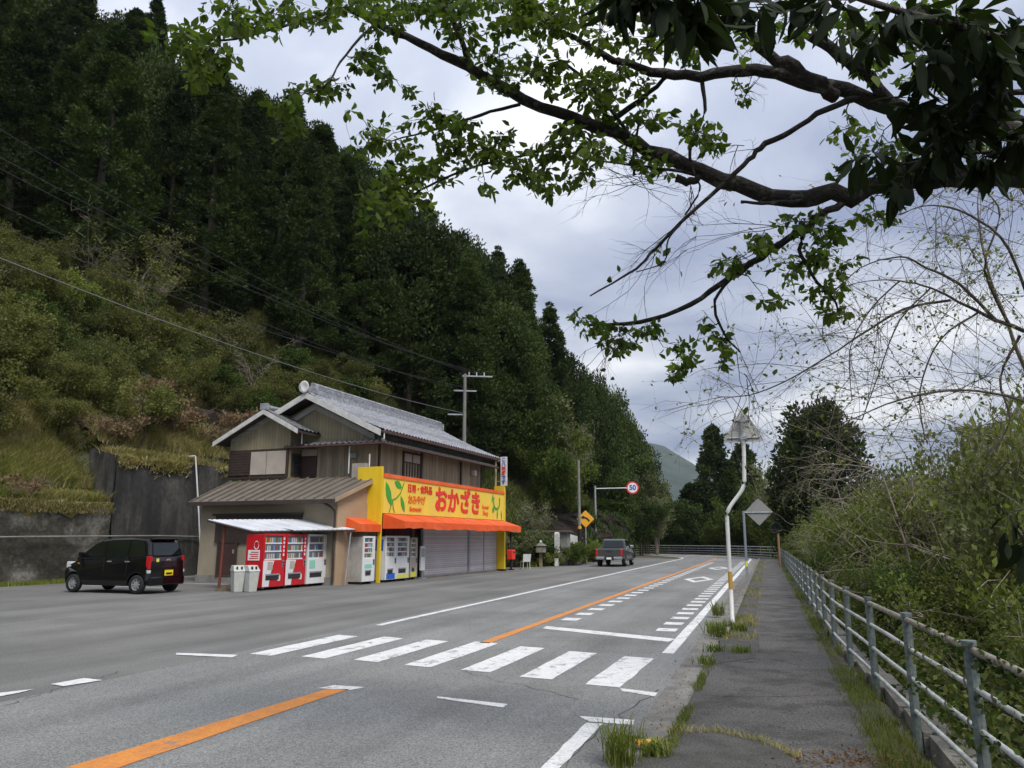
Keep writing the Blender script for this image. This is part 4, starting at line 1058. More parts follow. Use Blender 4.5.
# ---- black kei wagon, heading towards the wall
car = thing('car', 'small black hatchback wagon with yellow number plate parked by the mossy wall', 'car', (-12.25, 24.95, .008), R(90+70), scale=(1.04, 1, 1.01))
wr = .275
low = [(1.68, .28), (1.71, .60), (1.58, .80), (1.05, 1.00), (-1.60, 1.10), (-1.66, .95), (-1.70, .45), (-1.66, .25)]
low += [(x, z+.22) for x, z in []]
ra = [(-1.22+(wr+.06)*math.cos(a), wr+(wr+.06)*math.sin(a)) for a in [math.pi*(1-i/10) for i in range(11)]]
fa = [(1.22+(wr+.06)*math.cos(a), wr+(wr+.06)*math.sin(a)) for a in [math.pi*(1-i/10) for i in range(11)]]
prof = low[:8] + [(-1.56, .24)] + [p for p in ra if p[1] > .24] + [(-.85, .22), (.85, .22)] + [p for p in fa if p[1] > .24] + [(1.58, .24)]
def wf_(x, z): return .735 - .05*max(0, (z-.7))/.4 - .10*max(0, x-1.35)/.35 - .05*max(0, -x-1.5)/.2 - .03*(z < .35)
body = loftbody('body', M['car_black'], car, prof, wf_, .055)
cabp = [(1.30, .96), (.62, 1.44), (.30, 1.585), (-.1, 1.645), (-.9, 1.66), (-1.36, 1.62), (-1.50, 1.50), (-1.62, 1.06)]
def wc(x, z): return .70 - .115*(z-1.05)/.6
cab = loftbody('cabin', M['car_black'], car, cabp, wc, .07)
def sideglass(parent, pts, sgn, wfun, eps=.006, m='car_glass', name='side_window'):
    V = [(x, sgn*(wfun(x, z)+eps), z) for x, z in pts]
    f = tuple(range(len(pts)))
    return MB().add(V, [f if sgn < 0 else f[::-1]]).build(name, M[m], parent)
for sg_ in (-1, 1):
    sideglass(car, [(1.06, 1.06), (.55, 1.42), (.32, 1.52), (.10, 1.55), (.10, 1.09)], sg_, wc)
    sideglass(car, [(.05, 1.09), (.05, 1.56), (-.78, 1.575), (-.78, 1.10)], sg_, wc)
    sideglass(car, [(-.84, 1.10), (-.84, 1.575), (-1.30, 1.55), (-1.45, 1.11)], sg_, wc)
    for xh in (-.02, -.70):
        MB().box(xh-.19, xh-.03, sg_*.70-.02, sg_*.70+.02, .935, .965).build('door_handle', M['rim'], car, bevel=.008) if False else MB().box(xh-.19, xh-.03, min(sg_*.70, sg_*.735), max(sg_*.70, sg_*.735), .92, .955).build('door_handle', M['rim'], car, bevel=.008)
    wheel(car, -1.22, sg_*.66, wr, .15, sg_, 8); wheel(car, 1.22, sg_*.66, wr, .15, sg_, 8)
    mr_ = MB().box(.82, .95, min(sg_*.70, sg_*.88), max(sg_*.70, sg_*.88), 1.08, 1.22).build('wing_mirror', M['car_black'], car, bevel=.03)
    MB().box(-1.655, -1.50, min(sg_*.60, sg_*.700), max(sg_*.60, sg_*.700), .72, 1.10).build('tail_light', M['lampred'], car, bevel=.015)
    MB().box(-1.675, -1.52, min(sg_*.61, sg_*.712), max(sg_*.61, sg_*.712), .60, .69).build('reverse_light', M['lampclear'], car, bevel=.01)
    MB().box(1.40, 1.62, min(sg_*.48, sg_*.66), max(sg_*.48, sg_*.66), .72, .92).build('headlight', M['lampclear'], car, bevel=.03)
    MB().box(1.02, 1.10, min(sg_*.70, sg_*.72), max(sg_*.70, sg_*.72), .86, .89).build('indicator', M['sign_amber'], car)
    mb = MB(); 
    for (x, za, zb) in ((.07, .25, 1.06), (-.81, .42, 1.08), (.98, .42, 1.0)):
        mb.box(x-.004, x+.004, min(sg_*.70, sg_*(wf_(x, .6)+.0015)), max(sg_*.70, sg_*(wf_(x, .6)+.0015)), za, zb)
    mb.build('panel_gap', M['black'], car)
MB().quad((-1.618, -.56, 1.12), (-1.618, .56, 1.12), (-1.522, .50, 1.475), (-1.522, -.50, 1.475)).build('rear_window', M['car_glass'], car)
MB().quad((1.20, .58, 1.055), (1.20, -.58, 1.055), (.66, -.52, 1.43), (.66, .52, 1.43)).build('windscreen', M['car_glass'], car)
MB().box(-1.54, -1.36, -.50, .50, 1.575, 1.635).build('spoiler', M['car_black'], car, bevel=.02)
pl = MB().box(-1.745, -1.72, -.165, .165, .52, .685).build('number_plate', M['plate_y'], car, bevel=.004)
MB().box(-1.748, -1.7455, -.12, .12, .55, .61).build('plate_digits', M['black'], pl)
MB().box(-1.73, -1.60, -.69, .69, .24, .50).build('rear_bumper', M['car_black'], car, bevel=.04)
MB().box(-1.70, -1.66, -.30, .30, .74, .79).build('garnish', M['car_black'], car, bevel=.01)
MB().box(-1.668, -1.655, .36, .46, .93, 1.03).build('sticker', M['lime'], car)
MB().tube([(-1.64, -.06, .98), (-1.672, -.06, .98)], .045, 12).build('badge', M['chrome'], car)
mb = MB(); mb.add([(-1.655, -.63, .70), (-1.655, .63, .70), (-1.665, .63, .715), (-1.665, -.63, .715)], [(0, 1, 2, 3)]); mb.build('trim_line', M['galv'], car)

# ---- pickup truck driving/parked on the left side of the road
tr = thing('pickup_truck', 'dark grey double-cab pickup truck stopped at the left roadside beyond the shop', 'pickup truck', (6.62, 50.2, .008), R(90-17), scale=(.93, .95, .93))
wr = .37
low = [(2.62, .42), (2.66, .85), (2.55, 1.05), (1.35, 1.16), (-2.52, 1.16), (-2.60, 1.1), (-2.62, .62), (-2.5, .50)]
def archp(xc): return [(xc+(wr+.07)*math.cos(a), wr+(wr+.07)*math.sin(a)) for a in [math.pi*(1-i/10) for i in range(11)]]
prof = low + [p for p in archp(-1.55) if p[1] > .46] + [(-1.0, .44), (1.1, .44)] + [p for p in archp(1.6) if p[1] > .46]
def wt(x, z): return .90 - .05*max(0, z-.9)/.3 - .08*max(0, x-2.2)/.4
loftbody('body', M['car_grey'], tr, prof, wt, .04)
cabp = [(1.40, 1.12), (.72, 1.70), (.45, 1.77), (-.62, 1.78), (-.80, 1.70), (-.92, 1.12)]
def wtc(x, z): return .84 - .14*(z-1.12)/.65
loftbody('cabin', M['car_grey'], tr, cabp, wtc, .05)
for sg_ in (-1, 1):
    sideglass(tr, [(1.22, 1.20), (.70, 1.64), (.35, 1.68), (.35, 1.20)], sg_, wtc)
    sideglass(tr, [(.27, 1.20), (.27, 1.68), (-.45, 1.68), (-.62, 1.20)], sg_, wtc)
    wheel(tr, -1.55, sg_*.80, wr, .24, sg_, 6); wheel(tr, 1.6, sg_*.80, wr, .24, sg_, 6)
    MB().box(-2.66, -2.52, min(sg_*.72, sg_*.87), max(sg_*.72, sg_*.87), .72, 1.10).build('tail_light', M['lampred'], tr, bevel=.02)
    MB().box(.85, 1.05, min(sg_*.84, sg_*1.08), max(sg_*.84, sg_*1.08), 1.18, 1.36).build('wing_mirror', M['chrome'], tr, bevel=.03)
    MB().box(-.28, -.10, min(sg_*.86, sg_*.89), max(sg_*.86, sg_*.89), 1.0, 1.04).build('door_handle', M['chrome'], tr)
    MB().box(-1.15, 1.1, min(sg_*.86, sg_*.98), max(sg_*.86, sg_*.98), .38, .43).build('side_step', M['black'], tr)
MB().quad((-.935, -.66, 1.20), (-.935, .66, 1.20), (-.83, .60, 1.66), (-.83, -.60, 1.66)).build('rear_window', M['car_glass'], tr)
MB().quad((1.40, .66, 1.18), (1.40, -.66, 1.18), (.78, -.58, 1.67), (.78, .58, 1.67)).build('windscreen', M['car_glass'], tr)
MB().box(-2.45, -1.0, -.72, .72, 1.16, 1.175).build('bed_cover', M['black'], tr)
mb = MB(); mb.box(-2.645, -2.62, -.68, .68, .70, 1.12); mb.build('tailgate', M['car_grey'], tr, bevel=.02)
MB().box(-2.66, -2.645, -.16, .16, .93, 1.0).build('tailgate_handle', M['black'], tr)
MB().box(-2.78, -2.60, -.86, -.28, .46, .64).box(-2.78, -2.60, .28, .86, .46, .64).build('rear_bumper', M['chrome'], tr, bevel=.03)
MB().box(-2.76, -2.60, -.28, .28, .44, .62).build('bumper_step', M['black'], tr)
MB().box(-2.775, -2.762, -.16, .16, .47, .61).build('number_plate', M['plate_w'], tr)

# ================================================================== POLES AND SIGNS
def face_rot(x, y):          # rotz so that local -y looks to the camera approx
    return math.atan2(-x, y)*1.0
# speed limit sign on an arm
r = thing('speed_limit_sign', 'grey steel pole with a long arm carrying a round red-rimmed 50 sign above the pickup', 'road sign', (6.80, 63.5, 0), 0)
MB().tube([(0, 0, 0), (0, 0, 5.95)], [.11, .085], 12).build('pole', M['galv'], r)
MB().tube([(0, 0, 5.72), (2.75, 0, 5.78)], .05, 8).tube([(0, 0, 5.80), (0, 0, 5.82)], .13, 8).build('arm', M['galv'], r)
def disc(mb, c, rad, y0, y1, n=32): mb.prism([(c[0]+rad*math.cos(2*math.pi*k/n), c[1]+rad*math.sin(2*math.pi*k/n)) for k in range(n)], y0, y1, axis='y')
c = (3.08, 5.80)
mb = MB(); disc(mb, c, .52, -.04, -.02); d_ = mb.build('disc', M['sign_red'], r)
mb = MB(); disc(mb, c, .40, -.05, -.042); mb.build('face', M['plate_w'], d_)
text('numerals', '50', .56, M['sign_blue'], d_, (c[0], -.056, c[1]), bold=.018)
# bend warning sign
r = thing('bend_sign', 'amber diamond warning sign with a black left-bending arrow on a thin post', 'road sign', (5.28, 56.02, 0), face_rot(5.28, 56)*.6)
MB().tube([(0, 0, 0), (0, 0, 2.75)], .045, 8).build('post', M['galv'], r)
def diamond(mb, cz, h, y0, y1, rr=.06):
    mb.prism([(0, cz-h), (h, cz), (0, cz+h), (-h, cz)], y0, y1, axis='y')
mb = MB(); diamond(mb, 3.08, .62, -.07, -.05); mb.build('panel', M['sign_amber'], r, bevel=.01)
mb = MB(); n_ = [(.26, 2.90), (.17, 3.05), (.02, 3.14), (-.14, 3.19)]
stroke(mb, n_, .065, y=-.074); mb.add([(-.36, -.078, 3.20), (-.12, -.078, 3.33), (-.15, -.078, 3.04)], [(0, 1, 2)])
mb.build('arrow', M['black'], r)
# utility pole with orange band beside it
r = thing('utility_pole', 'slender utility pole with a black sleeve and orange band beside the bend sign', 'utility pole', (4.75, 55.0, 0), 0)
MB().tube([(0, 0, 0), (0, 0, 7.2)], [.11, .09], 12).build('pole', M['conc'], r)
MB().tube([(0, 0, .05), (0, 0, 2.35)], .14, 12).build('guard_sleeve', M['black'], r); MB().tube([(0, 0, 2.37), (0, 0, 2.55)], .13, 12).build('reflective_band', M['sign_amber'], r)
# s-bent pole with triangular sign seen from behind
r = thing('triangle_sign', 'white S-bent pole carrying the grey back of a triangular sign high above the path', 'road sign', (4.10, 14.88, .04), R(-16))
P_ = [at(733, 628, 14.9)]
D_ = 15.2
pts = [(0, 0, 0), (0, 0, 1.1), (0, 0, 1.85), (0, 0, 1.95)]
dxs = .36
for i in range(9):
    f = i/8; pts.append((dxs*(f*f*(3-2*f)), 0, 2.0+.66*f))
pts += [(dxs, 0, 2.75), (dxs+.02, 0, 3.2), (dxs+.03, 0, 3.92)]
MB().tube(pts, .037, 12).build('pole', M['white_m'], r, smooth=True)
MB().tube([(0, 0, .66), (0, 0, .98)], .041, 12).build('reflective_band', mat('band_ochre', (.50, .30, .05), .5), r)
cx_ = dxs+.03
tri = [(cx_, 4.08), (cx_-.03, 4.06), (cx_-.34, 3.52), (cx_-.36, 3.46), (cx_-.33, 3.42), (cx_+.33, 3.42), (cx_+.36, 3.46), (cx_+.34, 3.52), (cx_+.03, 4.06)]
MB().prism(tri, .055, .068, axis='y').build('panel', M['sign_back'], r)
MB().tube([(cx_-.14, .04, 3.84), (cx_+.14, .04, 3.84)], .014, 6).tube([(cx_-.30, .04, 3.50), (cx_+.30, .04, 3.50)], .014, 6).box(cx_-.06, cx_+.06, -.06, .05, 3.80, 3.87).box(cx_-.06, cx_+.06, -.06, .05, 3.46, 3.53).build('bracket', M['galv'], r)
# diamond sign from behind
r = thing('diamond_sign', 'grey back of a diamond sign on a bluish steel pole farther along the path', 'road sign', (8.95, 30.12, .04), R(-16))
MB().tube([(0, 0, 0), (0, 0, 2.66)], .05, 10).build('pole', mat('bluish_steel', (.30, .36, .42), .4, metal=.5), r)
mb = MB(); mb.prism([(.56, 2.10), (1.08, 2.62), (.56, 3.14), (.04, 2.62)], .03, .045, axis='y'); mb.build('panel', mat('sign_back_dark', (.26, .26, .25), .6), r, bevel=.004)
MB().tube([(0, .01, 2.60), (1.04, .01, 2.60)], .02, 6).build('bracket', M['galv'], r)
# short reflective marker
r = thing('delineator', 'knee-high grey marker post with a yellow top at the edge of the path', 'marker post', (8.10, 27.3, .04), 0)
MB().tube([(0, 0, 0), (0, 0, .80)], .035, 8).build('post', M['galv'], r); MB().tube([(0, 0, .66), (0, 0, .84)], .05, 8).build('cap', M['lime'], r)
# convex mirror on orange post
r = thing('road_mirror', 'round dark road mirror on an orange post at the far end of the fence', 'road mirror', (16.5, 48.6, 0), 0)
MB().tube([(0, 0, -.5), (0, 0, 2.2)], .07, 10).build('post', M['post_orange'], r)
mb = MB(); disc(mb, (-.12, 2.35), .34, -.12, -.05); b_ = mb.build('housing', M['vm_dark'], r)
mb = MB(); disc(mb, (-.12, 2.35), .30, -.13, -.121); mb.build('face', M['car_glass'], b_)
# reflector block in the foreground
x_, y_ = gp(652, 752)
r = tag(MB().box(-.10, .10, -.035, .035, 0, .03).build('road_reflector', M['sign_amber'], loc=(x_-.02, y_+.03, .05), rz=R(10), bevel=.006), 'small amber reflector block on the path corner in the foreground', 'reflector')

# ---- utility pole with crossarms behind the house
def upole(label, x, y, z0, h, arms, rz=0):
    r = thing('utility_pole', label, 'utility pole', (x, y, z0), rz)
    MB().tube([(0, 0, -1), (0, 0, h)], [.17, .11], 10).build('pole', M['pole_conc'], r)
    for (z, a, b, kind) in arms:
        ar_ = MB().box(a, b, -.05, .05, z-.05, z+.05).build('crossarm', M['galv'], r)
        if kind:
            mb = MB()
            for k in range(3):
                x_ = a + (b-a)*(.25+.25*k) if kind == 1 else a + .5+.55*k
                mb.tube([(x_, 0, z+.05), (x_, 0, z+.30)], [.05, .03], 6)
            mb.build('insulators', M['white_m'], ar_)
    return r
px_, py_ = W(22, 8.5)[:2]
pA = at(465, 374, 56); zg = float(H(pA.x, pA.y))
upole('concrete utility pole with crossarms and white insulators rising behind the grey tiled roof', pA.x, pA.y, zg, pA.z-zg, [(pA.z-zg-.15, -.2, 2.0, 2), (pA.z-zg-1.25, -.8, .85, 0), (pA.z-zg-3.0, -1.2, 0, 0)], R(8))
pB = at(630, 428, 120); zg = float(H(pB.x, pB.y))
upole('distant utility pole poking above the trees at the foot of the ridge', pB.x, pB.y, zg, pB.z-zg, [(pB.z-zg-.3, -.4, 1.6, 1), (pB.z-zg-1.2, -.7, .8, 0)])
# wires
def wire(a, b, sag, rad, label, m='wire'):
    n = 26; pts = [a.lerp(b, i/n) - Vector((0, 0, sag*4*(i/n)*(1-i/n))) for i in range(n+1)]
    return tag(MB().tube(pts, rad, 4).build('power_line', M[m]), label, 'cable', 'cables crossing the hillside to the utility pole')
wl = 'thin black cable sagging across the dark forest towards the pole behind the house'
wl2 = 'paler thick cable crossing the lower hillside above the retaining walls'
top = pA
for (ly, lD, ex_, ez, sag, rad, lb, m_) in [
    (120, 30, .35, 0, .9, .011, wl, 'wire_l'), (152, 30, .9, 0, .9, .011, wl, 'wire_l'), (165, 31, 1.5, 0, 1.0, .011, wl, 'wire_l'),
    (203, 30, -.5, -1.1, .8, .011, wl, 'wire_l'), (228, 30, .5, -1.1, .8, .013, wl, 'wire_l'),
    (262, 26, 0, -2.9, .6, .020, wl2, 'wire_p')]:
    a = at(-60, ly-28, lD*.95); wire(a, top+Vector((ex_, 0, ez)), sag, rad, lb, m_)
for k in range(2):
    wire(top+Vector((.4+.6*k, 0, -.1)), pB+Vector((.1+.6*k, 0, -.1)), 1.6, .016, 'thin dark cable running right from the pole behind the house along the forest edge')

# ================================================================== FENCE
foff = lambda d: -.04*max(0, 13-d)
def fence_run(name, label, d0, d1, off, sp, rails, hts, zb=.0, jitter=0, mats=None, ph=.97, arcoff=None):
    r = thing(name, label, 'fence')
    n = int((d1-d0)/sp)+1
    pm_ = MB().tube([(0, 0, -.45), (0, 0, ph-.01)], .038, 10).tube([(0, 0, ph-.012), (0, 0, ph+.02)], .045, 10)
    first = None
    for i in range(n):
        d = d0+i*sp; x, y, _ = P(d, off+foff(d))
        if first is None: first = pm_.build('post', M['rail_g'], r, loc=(x, y, zb)); o = first
        else: o = first.copy(); COL.objects.link(o); o.location = (x, y, zb)
        o.rotation_euler = (R(random.uniform(-1.2, 1.2)), R(random.uniform(-1.2, 1.2)), 0)
    for k, (h, m, rad) in enumerate(rails):
        pts = []; nn = int((d1-d0)/1.13)+1
        for i in range(nn+1):
            d = d0+(d1-d0)*i/nn; x, y, _ = P(d, off+foff(d)); pts.append((x, y, zb+h+random.uniform(-.006, .006)))
        MB().tube(pts, rad, 8).build('rail', m, r, smooth=True)
    return r
F1 = fence_run('pedestrian_fence', 'long pipe fence of green posts and pale rails along the right side of the path', 2.24, 66, -2.34, 1.93,
    [(.93, M['rail_tan'], .026), (.70, M['rail_w'], .019), (.46, M['rail_w'], .019), (.20, M['rail_w'], .019)], None)
F2 = fence_run('pedestrian_fence', 'far pipe fence across the end of the path where the road bends left', 67.5, 128, -3.2, 2.27,
    [(.95, M['rail_w'], .035), (.68, M['rail_w'], .03), (.42, M['rail_w'], .03), (.17, M['rail_w'], .03)], None)
# green handrail by roadside at bend
# ================================================================== VEGETATION
def rot_basis(n_, rs):
    """random orthonormal frames"""
    a = rs.normal(size=(n_, 3)); a /= np.linalg.norm(a, axis=1)[:, None]
    b = rs.normal(size=(n_, 3)); b -= (b*a).sum(1)[:, None]*a; b /= np.linalg.norm(b, axis=1)[:, None]
    return a, b
def leafs4(Pn, A, B, L, Wd):
    """rhombus leaves at points Pn with axis A (length L) and side B (width Wd)"""
    L = np.asarray(L).reshape(-1, 1); Wd = np.asarray(Wd).reshape(-1, 1)
    v0 = Pn; v1 = Pn + A*L*.45 + B*Wd*.5; v2 = Pn + A*L; v3 = Pn + A*L*.45 - B*Wd*.5
    V = np.stack([v0, v1, v2, v3], 1).reshape(-1, 3)
    F = np.arange(len(V)).reshape(-1, 4)
    return V, F
def leafs_fine(Pn, A, B, L, Wd, droop=.12, fold=.12):
    """ovate folded leaves: 8 verts, all quads"""
    L = np.asarray(L).reshape(-1, 1); Wd = np.asarray(Wd).reshape(-1, 1); Nn = np.cross(A, B)
    b = Pn
    c1 = Pn + A*L*.35; c2 = Pn + A*L*.72 - Nn*L*droop*.35; tip = Pn + A*L - Nn*L*droop
    l1 = c1 + B*Wd*.5 + Nn*Wd*fold; r1 = c1 - B*Wd*.5 + Nn*Wd*fold
    l2 = c2 + B*Wd*.36 + Nn*Wd*fold; r2 = c2 - B*Wd*.36 + Nn*Wd*fold
    V = np.stack([b, c1, c2, tip, l1, r1, l2, r2], 1).reshape(-1, 3); k = np.arange(len(Pn))[:, None]*8
    F = np.concatenate([k+np.array(q) for q in ([0, 1, 1, 4], [0, 5, 5, 1])])
    # use quads: base-l1-c1 as part of kite faces
    Fq = np.concatenate([k+np.array([0, 1, 2, 4]), k+np.array([4, 2, 3, 6]), k+np.array([0, 5, 2, 1]), k+np.array([5, 7, 3, 2])])
    return V, Fq
def crown_clumps(centers, radii, n_leaf, ls, rs, up=.25, flat=1.0, outward=.6, lw=.62):
    Vs = []; Fs = []; off = 0
    C_ = np.repeat(centers, n_leaf, 0); Rr = np.repeat(radii, n_leaf)
    d = rs.normal(size=C_.shape); d /= np.linalg.norm(d, axis=1)[:, None]
    rad = Rr*(rs.uniform(.0, 1, len(C_))**.33)*1.0
    pos = C_ + d*rad[:, None]*np.array([1, 1, flat])
    a = d*outward + rs.normal(size=C_.shape)*.55 + np.array([0, 0, up]); a /= np.linalg.norm(a, axis=1)[:, None]
    b = rs.normal(size=C_.shape); b -= (b*a).sum(1)[:, None]*a; b /= np.linalg.norm(b, axis=1)[:, None]
    L = ls*rs.uniform(.7, 1.4, len(C_))
    return leafs4(pos, a, b, L, L*lw)

def cedar_proto(seed, h, base, rmax, nclump, nleaf, ls, m, shape='cone', label='', cat='tree', group=None, name='cedar_tree', lw=.5):
    rs = np.random.default_rng(seed)
    r = thing(name, label, cat, group=group)
    mb = MB(); pts = [(0, 0, -1.5)] + [(rs.normal()*.05*i, rs.normal()*.05*i, h*.95*i/6) for i in range(1, 7)]
    mb.tube(pts, [.30, .26, .22, .18, .13, .09, .03], 7)
    for i in range(16):
        z = base + (h-base)*rs.uniform(0, .8); a = rs.uniform(0, 6.28); L = rmax*.8*(1-(z-base)/(h-base))
        mb.tube([(0, 0, z), (L*.5*math.cos(a), L*.5*math.sin(a), z+.1), (L*math.cos(a), L*math.sin(a), z+.05)], [.05, .035, .015], 4)
    mb.build('trunk', M['bark'], r)
    u = rs.uniform(0, 1, nclump)**(1.0 if shape == 'cone' else .9)
    if shape == 'cone': prof = rmax*np.clip((1-u), 0, 1)**.58*np.minimum(1, .6+u*4)
    else: prof = rmax*np.sqrt(np.clip(1-((u-.42)/.60)**2, .02, 1))
    a = rs.uniform(0, 2*math.pi, nclump)
    lob = 1 + .22*np.sin(a*3+seed+u*6) + .12*np.sin(a*5-u*9+seed)
    rr = prof*rs.uniform(.45, 1.0, nclump)**.5*lob
    z = base + (h-base)*u
    cen = np.stack([rr*np.cos(a), rr*np.sin(a), z - rr*.12 + rs.normal(size=nclump)*.2], 1)
    rad = rs.uniform(.38, .78, nclump)*(rmax/2.6)*(1-.55*u if shape == 'cone' else 1)
    V, F = crown_clumps(cen, rad, nleaf, ls, rs, up=.35, flat=.8, lw=lw, outward=.9)
    # leader
    npmesh('crown', V, F, m, r)
    return r

HX = thing  # alias
prot = {}
lab_c = 'tall dark green conical cedar among the others on the steep hillside'
lab_b = 'rounded dark evergreen tree with clumpy crown on the wooded slope'
prot['c'] = [cedar_proto(s, 17.5, 1.0 + .5*s, 2.8, 240, 150, .24, L1['cedar'], 'cone', lab_c, lw=.36, group='cedars on the steep hillside') for s in (1, 2, 3, 4)]
prot['b'] = [cedar_proto(10+s, 12, 1.5, 4.0, 260, 130, .25, L1['cedar2'], 'round', lab_b, group='evergreen trees on the wooded slope', name='evergreen_tree') for s in (1, 2, 3)]
CH = {id(r): kids(r) for k in prot for r in prot[k]}
usedp = set()
def place(key, i, x, y, z, rz, sc, label=None, group=None):
    r = prot[key][i % len(prot[key])]
    if r.name not in usedp:
        usedp.add(r.name); r.location = (x, y, z); r.rotation_euler = (0, 0, rz); r.scale = sc if isinstance(sc, tuple) else (sc,)*3
        if label: r['label'] = label
        if group: r['group'] = group
        return r
    return dup(r, CH[id(r)], (x, y, z), rz, sc, label, group)
def proj(x, y, z):
    z -= 1.6; Fd = y*CP + z*SP; U = -y*SP + z*CP
    return (512+769*x/max(Fd, .1), 384-769*U/max(Fd, .1), Fd)
rs = np.random.default_rng(5)
# skyline elevation wanted (azimuth deg -> elevation deg) steers the tree heights near the ridge
nplaced = 0; cand = []
for s in np.arange(-34, 100, 4.3):
    for q in np.arange(2.5, 62, 4.3):
        ss = s + rs.uniform(-1.5, 1.5); t = float(toe(ss)) + q + rs.uniform(-1.5, 1.5)
        cand.append((ss, t, q))
forest = []
for ss, t, q in cand:
    x, y, _ = W(ss, t); z = float(H(x, y)); 
    edge = 19 - 7.0*float(sm(ss, -6, 16)) - 6.5*float(sm(ss, 16, 26))     # open brush below this
    if q < edge: continue
    if t - float(toe(ss)) > 50: continue
    sx, sy, D = proj(x, y, z+9)
    if sx < -45 or sx > 740 or D < 20: continue
    _, topy, _ = proj(x, y, z+19)
    basepx = proj(x, y, z)[1]
    if basepx < -10: continue
    forest.append((x, y, z, ss, t, q, D))
forest.sort(key=lambda f: f[-1])
print('forest candidates', len(forest))
nb_ = nc_ = 0
for k, (x, y, z, ss, t, q, D) in enumerate(forest):
    far = float(sm(ss, 30, 75))
    kind = 'b' if (rs.random() < .05 + .50*float(sm(ss, 14, 34))) else 'c'
    if kind == 'c' and nc_ > 235: continue
    sc = rs.uniform(.84, 1.12)*(1-.35*far)
    if rs.random() < .04: sc *= 1.1
    zone = 'left of the house' if ss < 0 else 'above the house roof' if ss < 16 else 'right of the crossarm pole' if ss < 40 else 'towards the bend'
    row = 'in the front row' if q < 26 - 7.0*float(sm(ss, -6, 16)) - 6.5*float(sm(ss, 16, 26)) else 'near the skyline' if q > 36 else 'in the middle rows'
    LB = ('tall dark conical cedar ' if kind == 'c' else 'rounded dark evergreen ') + row + ' of forest, ' + zone
    place(kind, int(rs.integers(0, 4)), x, y, z-.5, rs.uniform(0, 6.28), (sc*rs.uniform(.9, 1.15),)*2 + (sc*(1.25 if kind == 'b' else 1),), label=LB)
    if kind == 'c': nc_ += 1
    else: nb_ += 1
print('cedars', nc_, 'evergreens', nb_)

# -------- shrubs: leaf clumps on visible stems
def shrub_proto(seed, h, rr, nclump, nleaf, ls, m, name, label, cat='shrub', group=None, stems=9, twig='twig', bare=0, crad=.32, lw=.62):
    rs = np.random.default_rng(seed); r = thing(name, label, cat, group=group)
    mb = MB(); tips = []
    for i in range(stems):
        a = rs.uniform(0, 6.28); L = rr*rs.uniform(.3, .95); hh = h*rs.uniform(.6, 1.02)
        p = [Vector((0.12*math.cos(a), .12*math.sin(a), -.3))]
        for k in range(1, 6):
            f = k/5; p.append(Vector((L*f*math.cos(a)*(.6+.4*f), L*f*math.sin(a)*(.6+.4*f), hh*(f**.85))) + Vector(rs.normal(size=3))*.05*h*.3)
        r0 = .012+.006*h
        mb.tube(p, [r0*(1-.15*k) for k in range(6)], 5, cap=False)
        for j in range(5 + bare):
            k = int(rs.integers(2, 6)); b = p[k]; aa = a + rs.normal()*1.0; l2 = rr*rs.uniform(.25, .6)
            q = [b]
            for w in range(1, 5): q.append(b + Vector((math.cos(aa)*l2*w/4, math.sin(aa)*l2*w/4, l2*rs.uniform(.15, .6)*w/4)) + Vector(rs.normal(size=3))*.04)
            mb.tube(q, [r0*.45*(1-.2*w) for w in range(5)], 4, cap=False); tips += q[2:]
            for w in range(2 if not bare else 4):
                c = q[int(rs.integers(1, 5))]; d = Vector(rs.normal(size=3)); d.z = abs(d.z)*.6; d.normalize()
                e_ = c + d*l2*rs.uniform(.3, .8); mid = c.lerp(e_, .5) + Vector(rs.normal(size=3))*.03
                mb.tube([c, mid, e_], [r0*.22, r0*.16, r0*.08], 3, cap=False); tips.append(e_)
        tips += p[3:]
    mb.build('stems', M[twig], r)
    if nclump:
        T = np.array([tuple(t) for t in tips]); idx = rs.integers(0, len(T), nclump)
        cen = T[idx] + rs.normal(size=(nclump, 3))*.12*rr*.5
        V, F = crown_clumps(cen, rs.uniform(.5, 1.1, nclump)*crad, nleaf, ls, rs, up=.3, flat=.8, outward=.5)
        npmesh('foliage', V, F, m, r)
    return r
class Set:
    def __init__(s, protos): s.p = protos; s.c = [kids(p) for p in protos]; s.used = [False]*len(protos)
    def put(s, i, loc, rz, sc, label=None, group=None):
        i %= len(s.p)
        if not s.used[i]:
            s.used[i] = True; r = s.p[i]; r.location = loc; r.rotation_euler = (0, 0, rz); r.scale = sc if isinstance(sc, tuple) else (sc,)*3
            if label: r['label'] = label
            if group: r['group'] = group
            return r
        return dup(s.p[i], s.c[i], loc, rz, sc, label, group)
    def clean(s):
        for i, u in enumerate(s.used):
            if not u:
                for c in s.c[i]: bpy.data.objects.remove(c)
                bpy.data.objects.remove(s.p[i])
gH = 'shrubs on the open hillside'
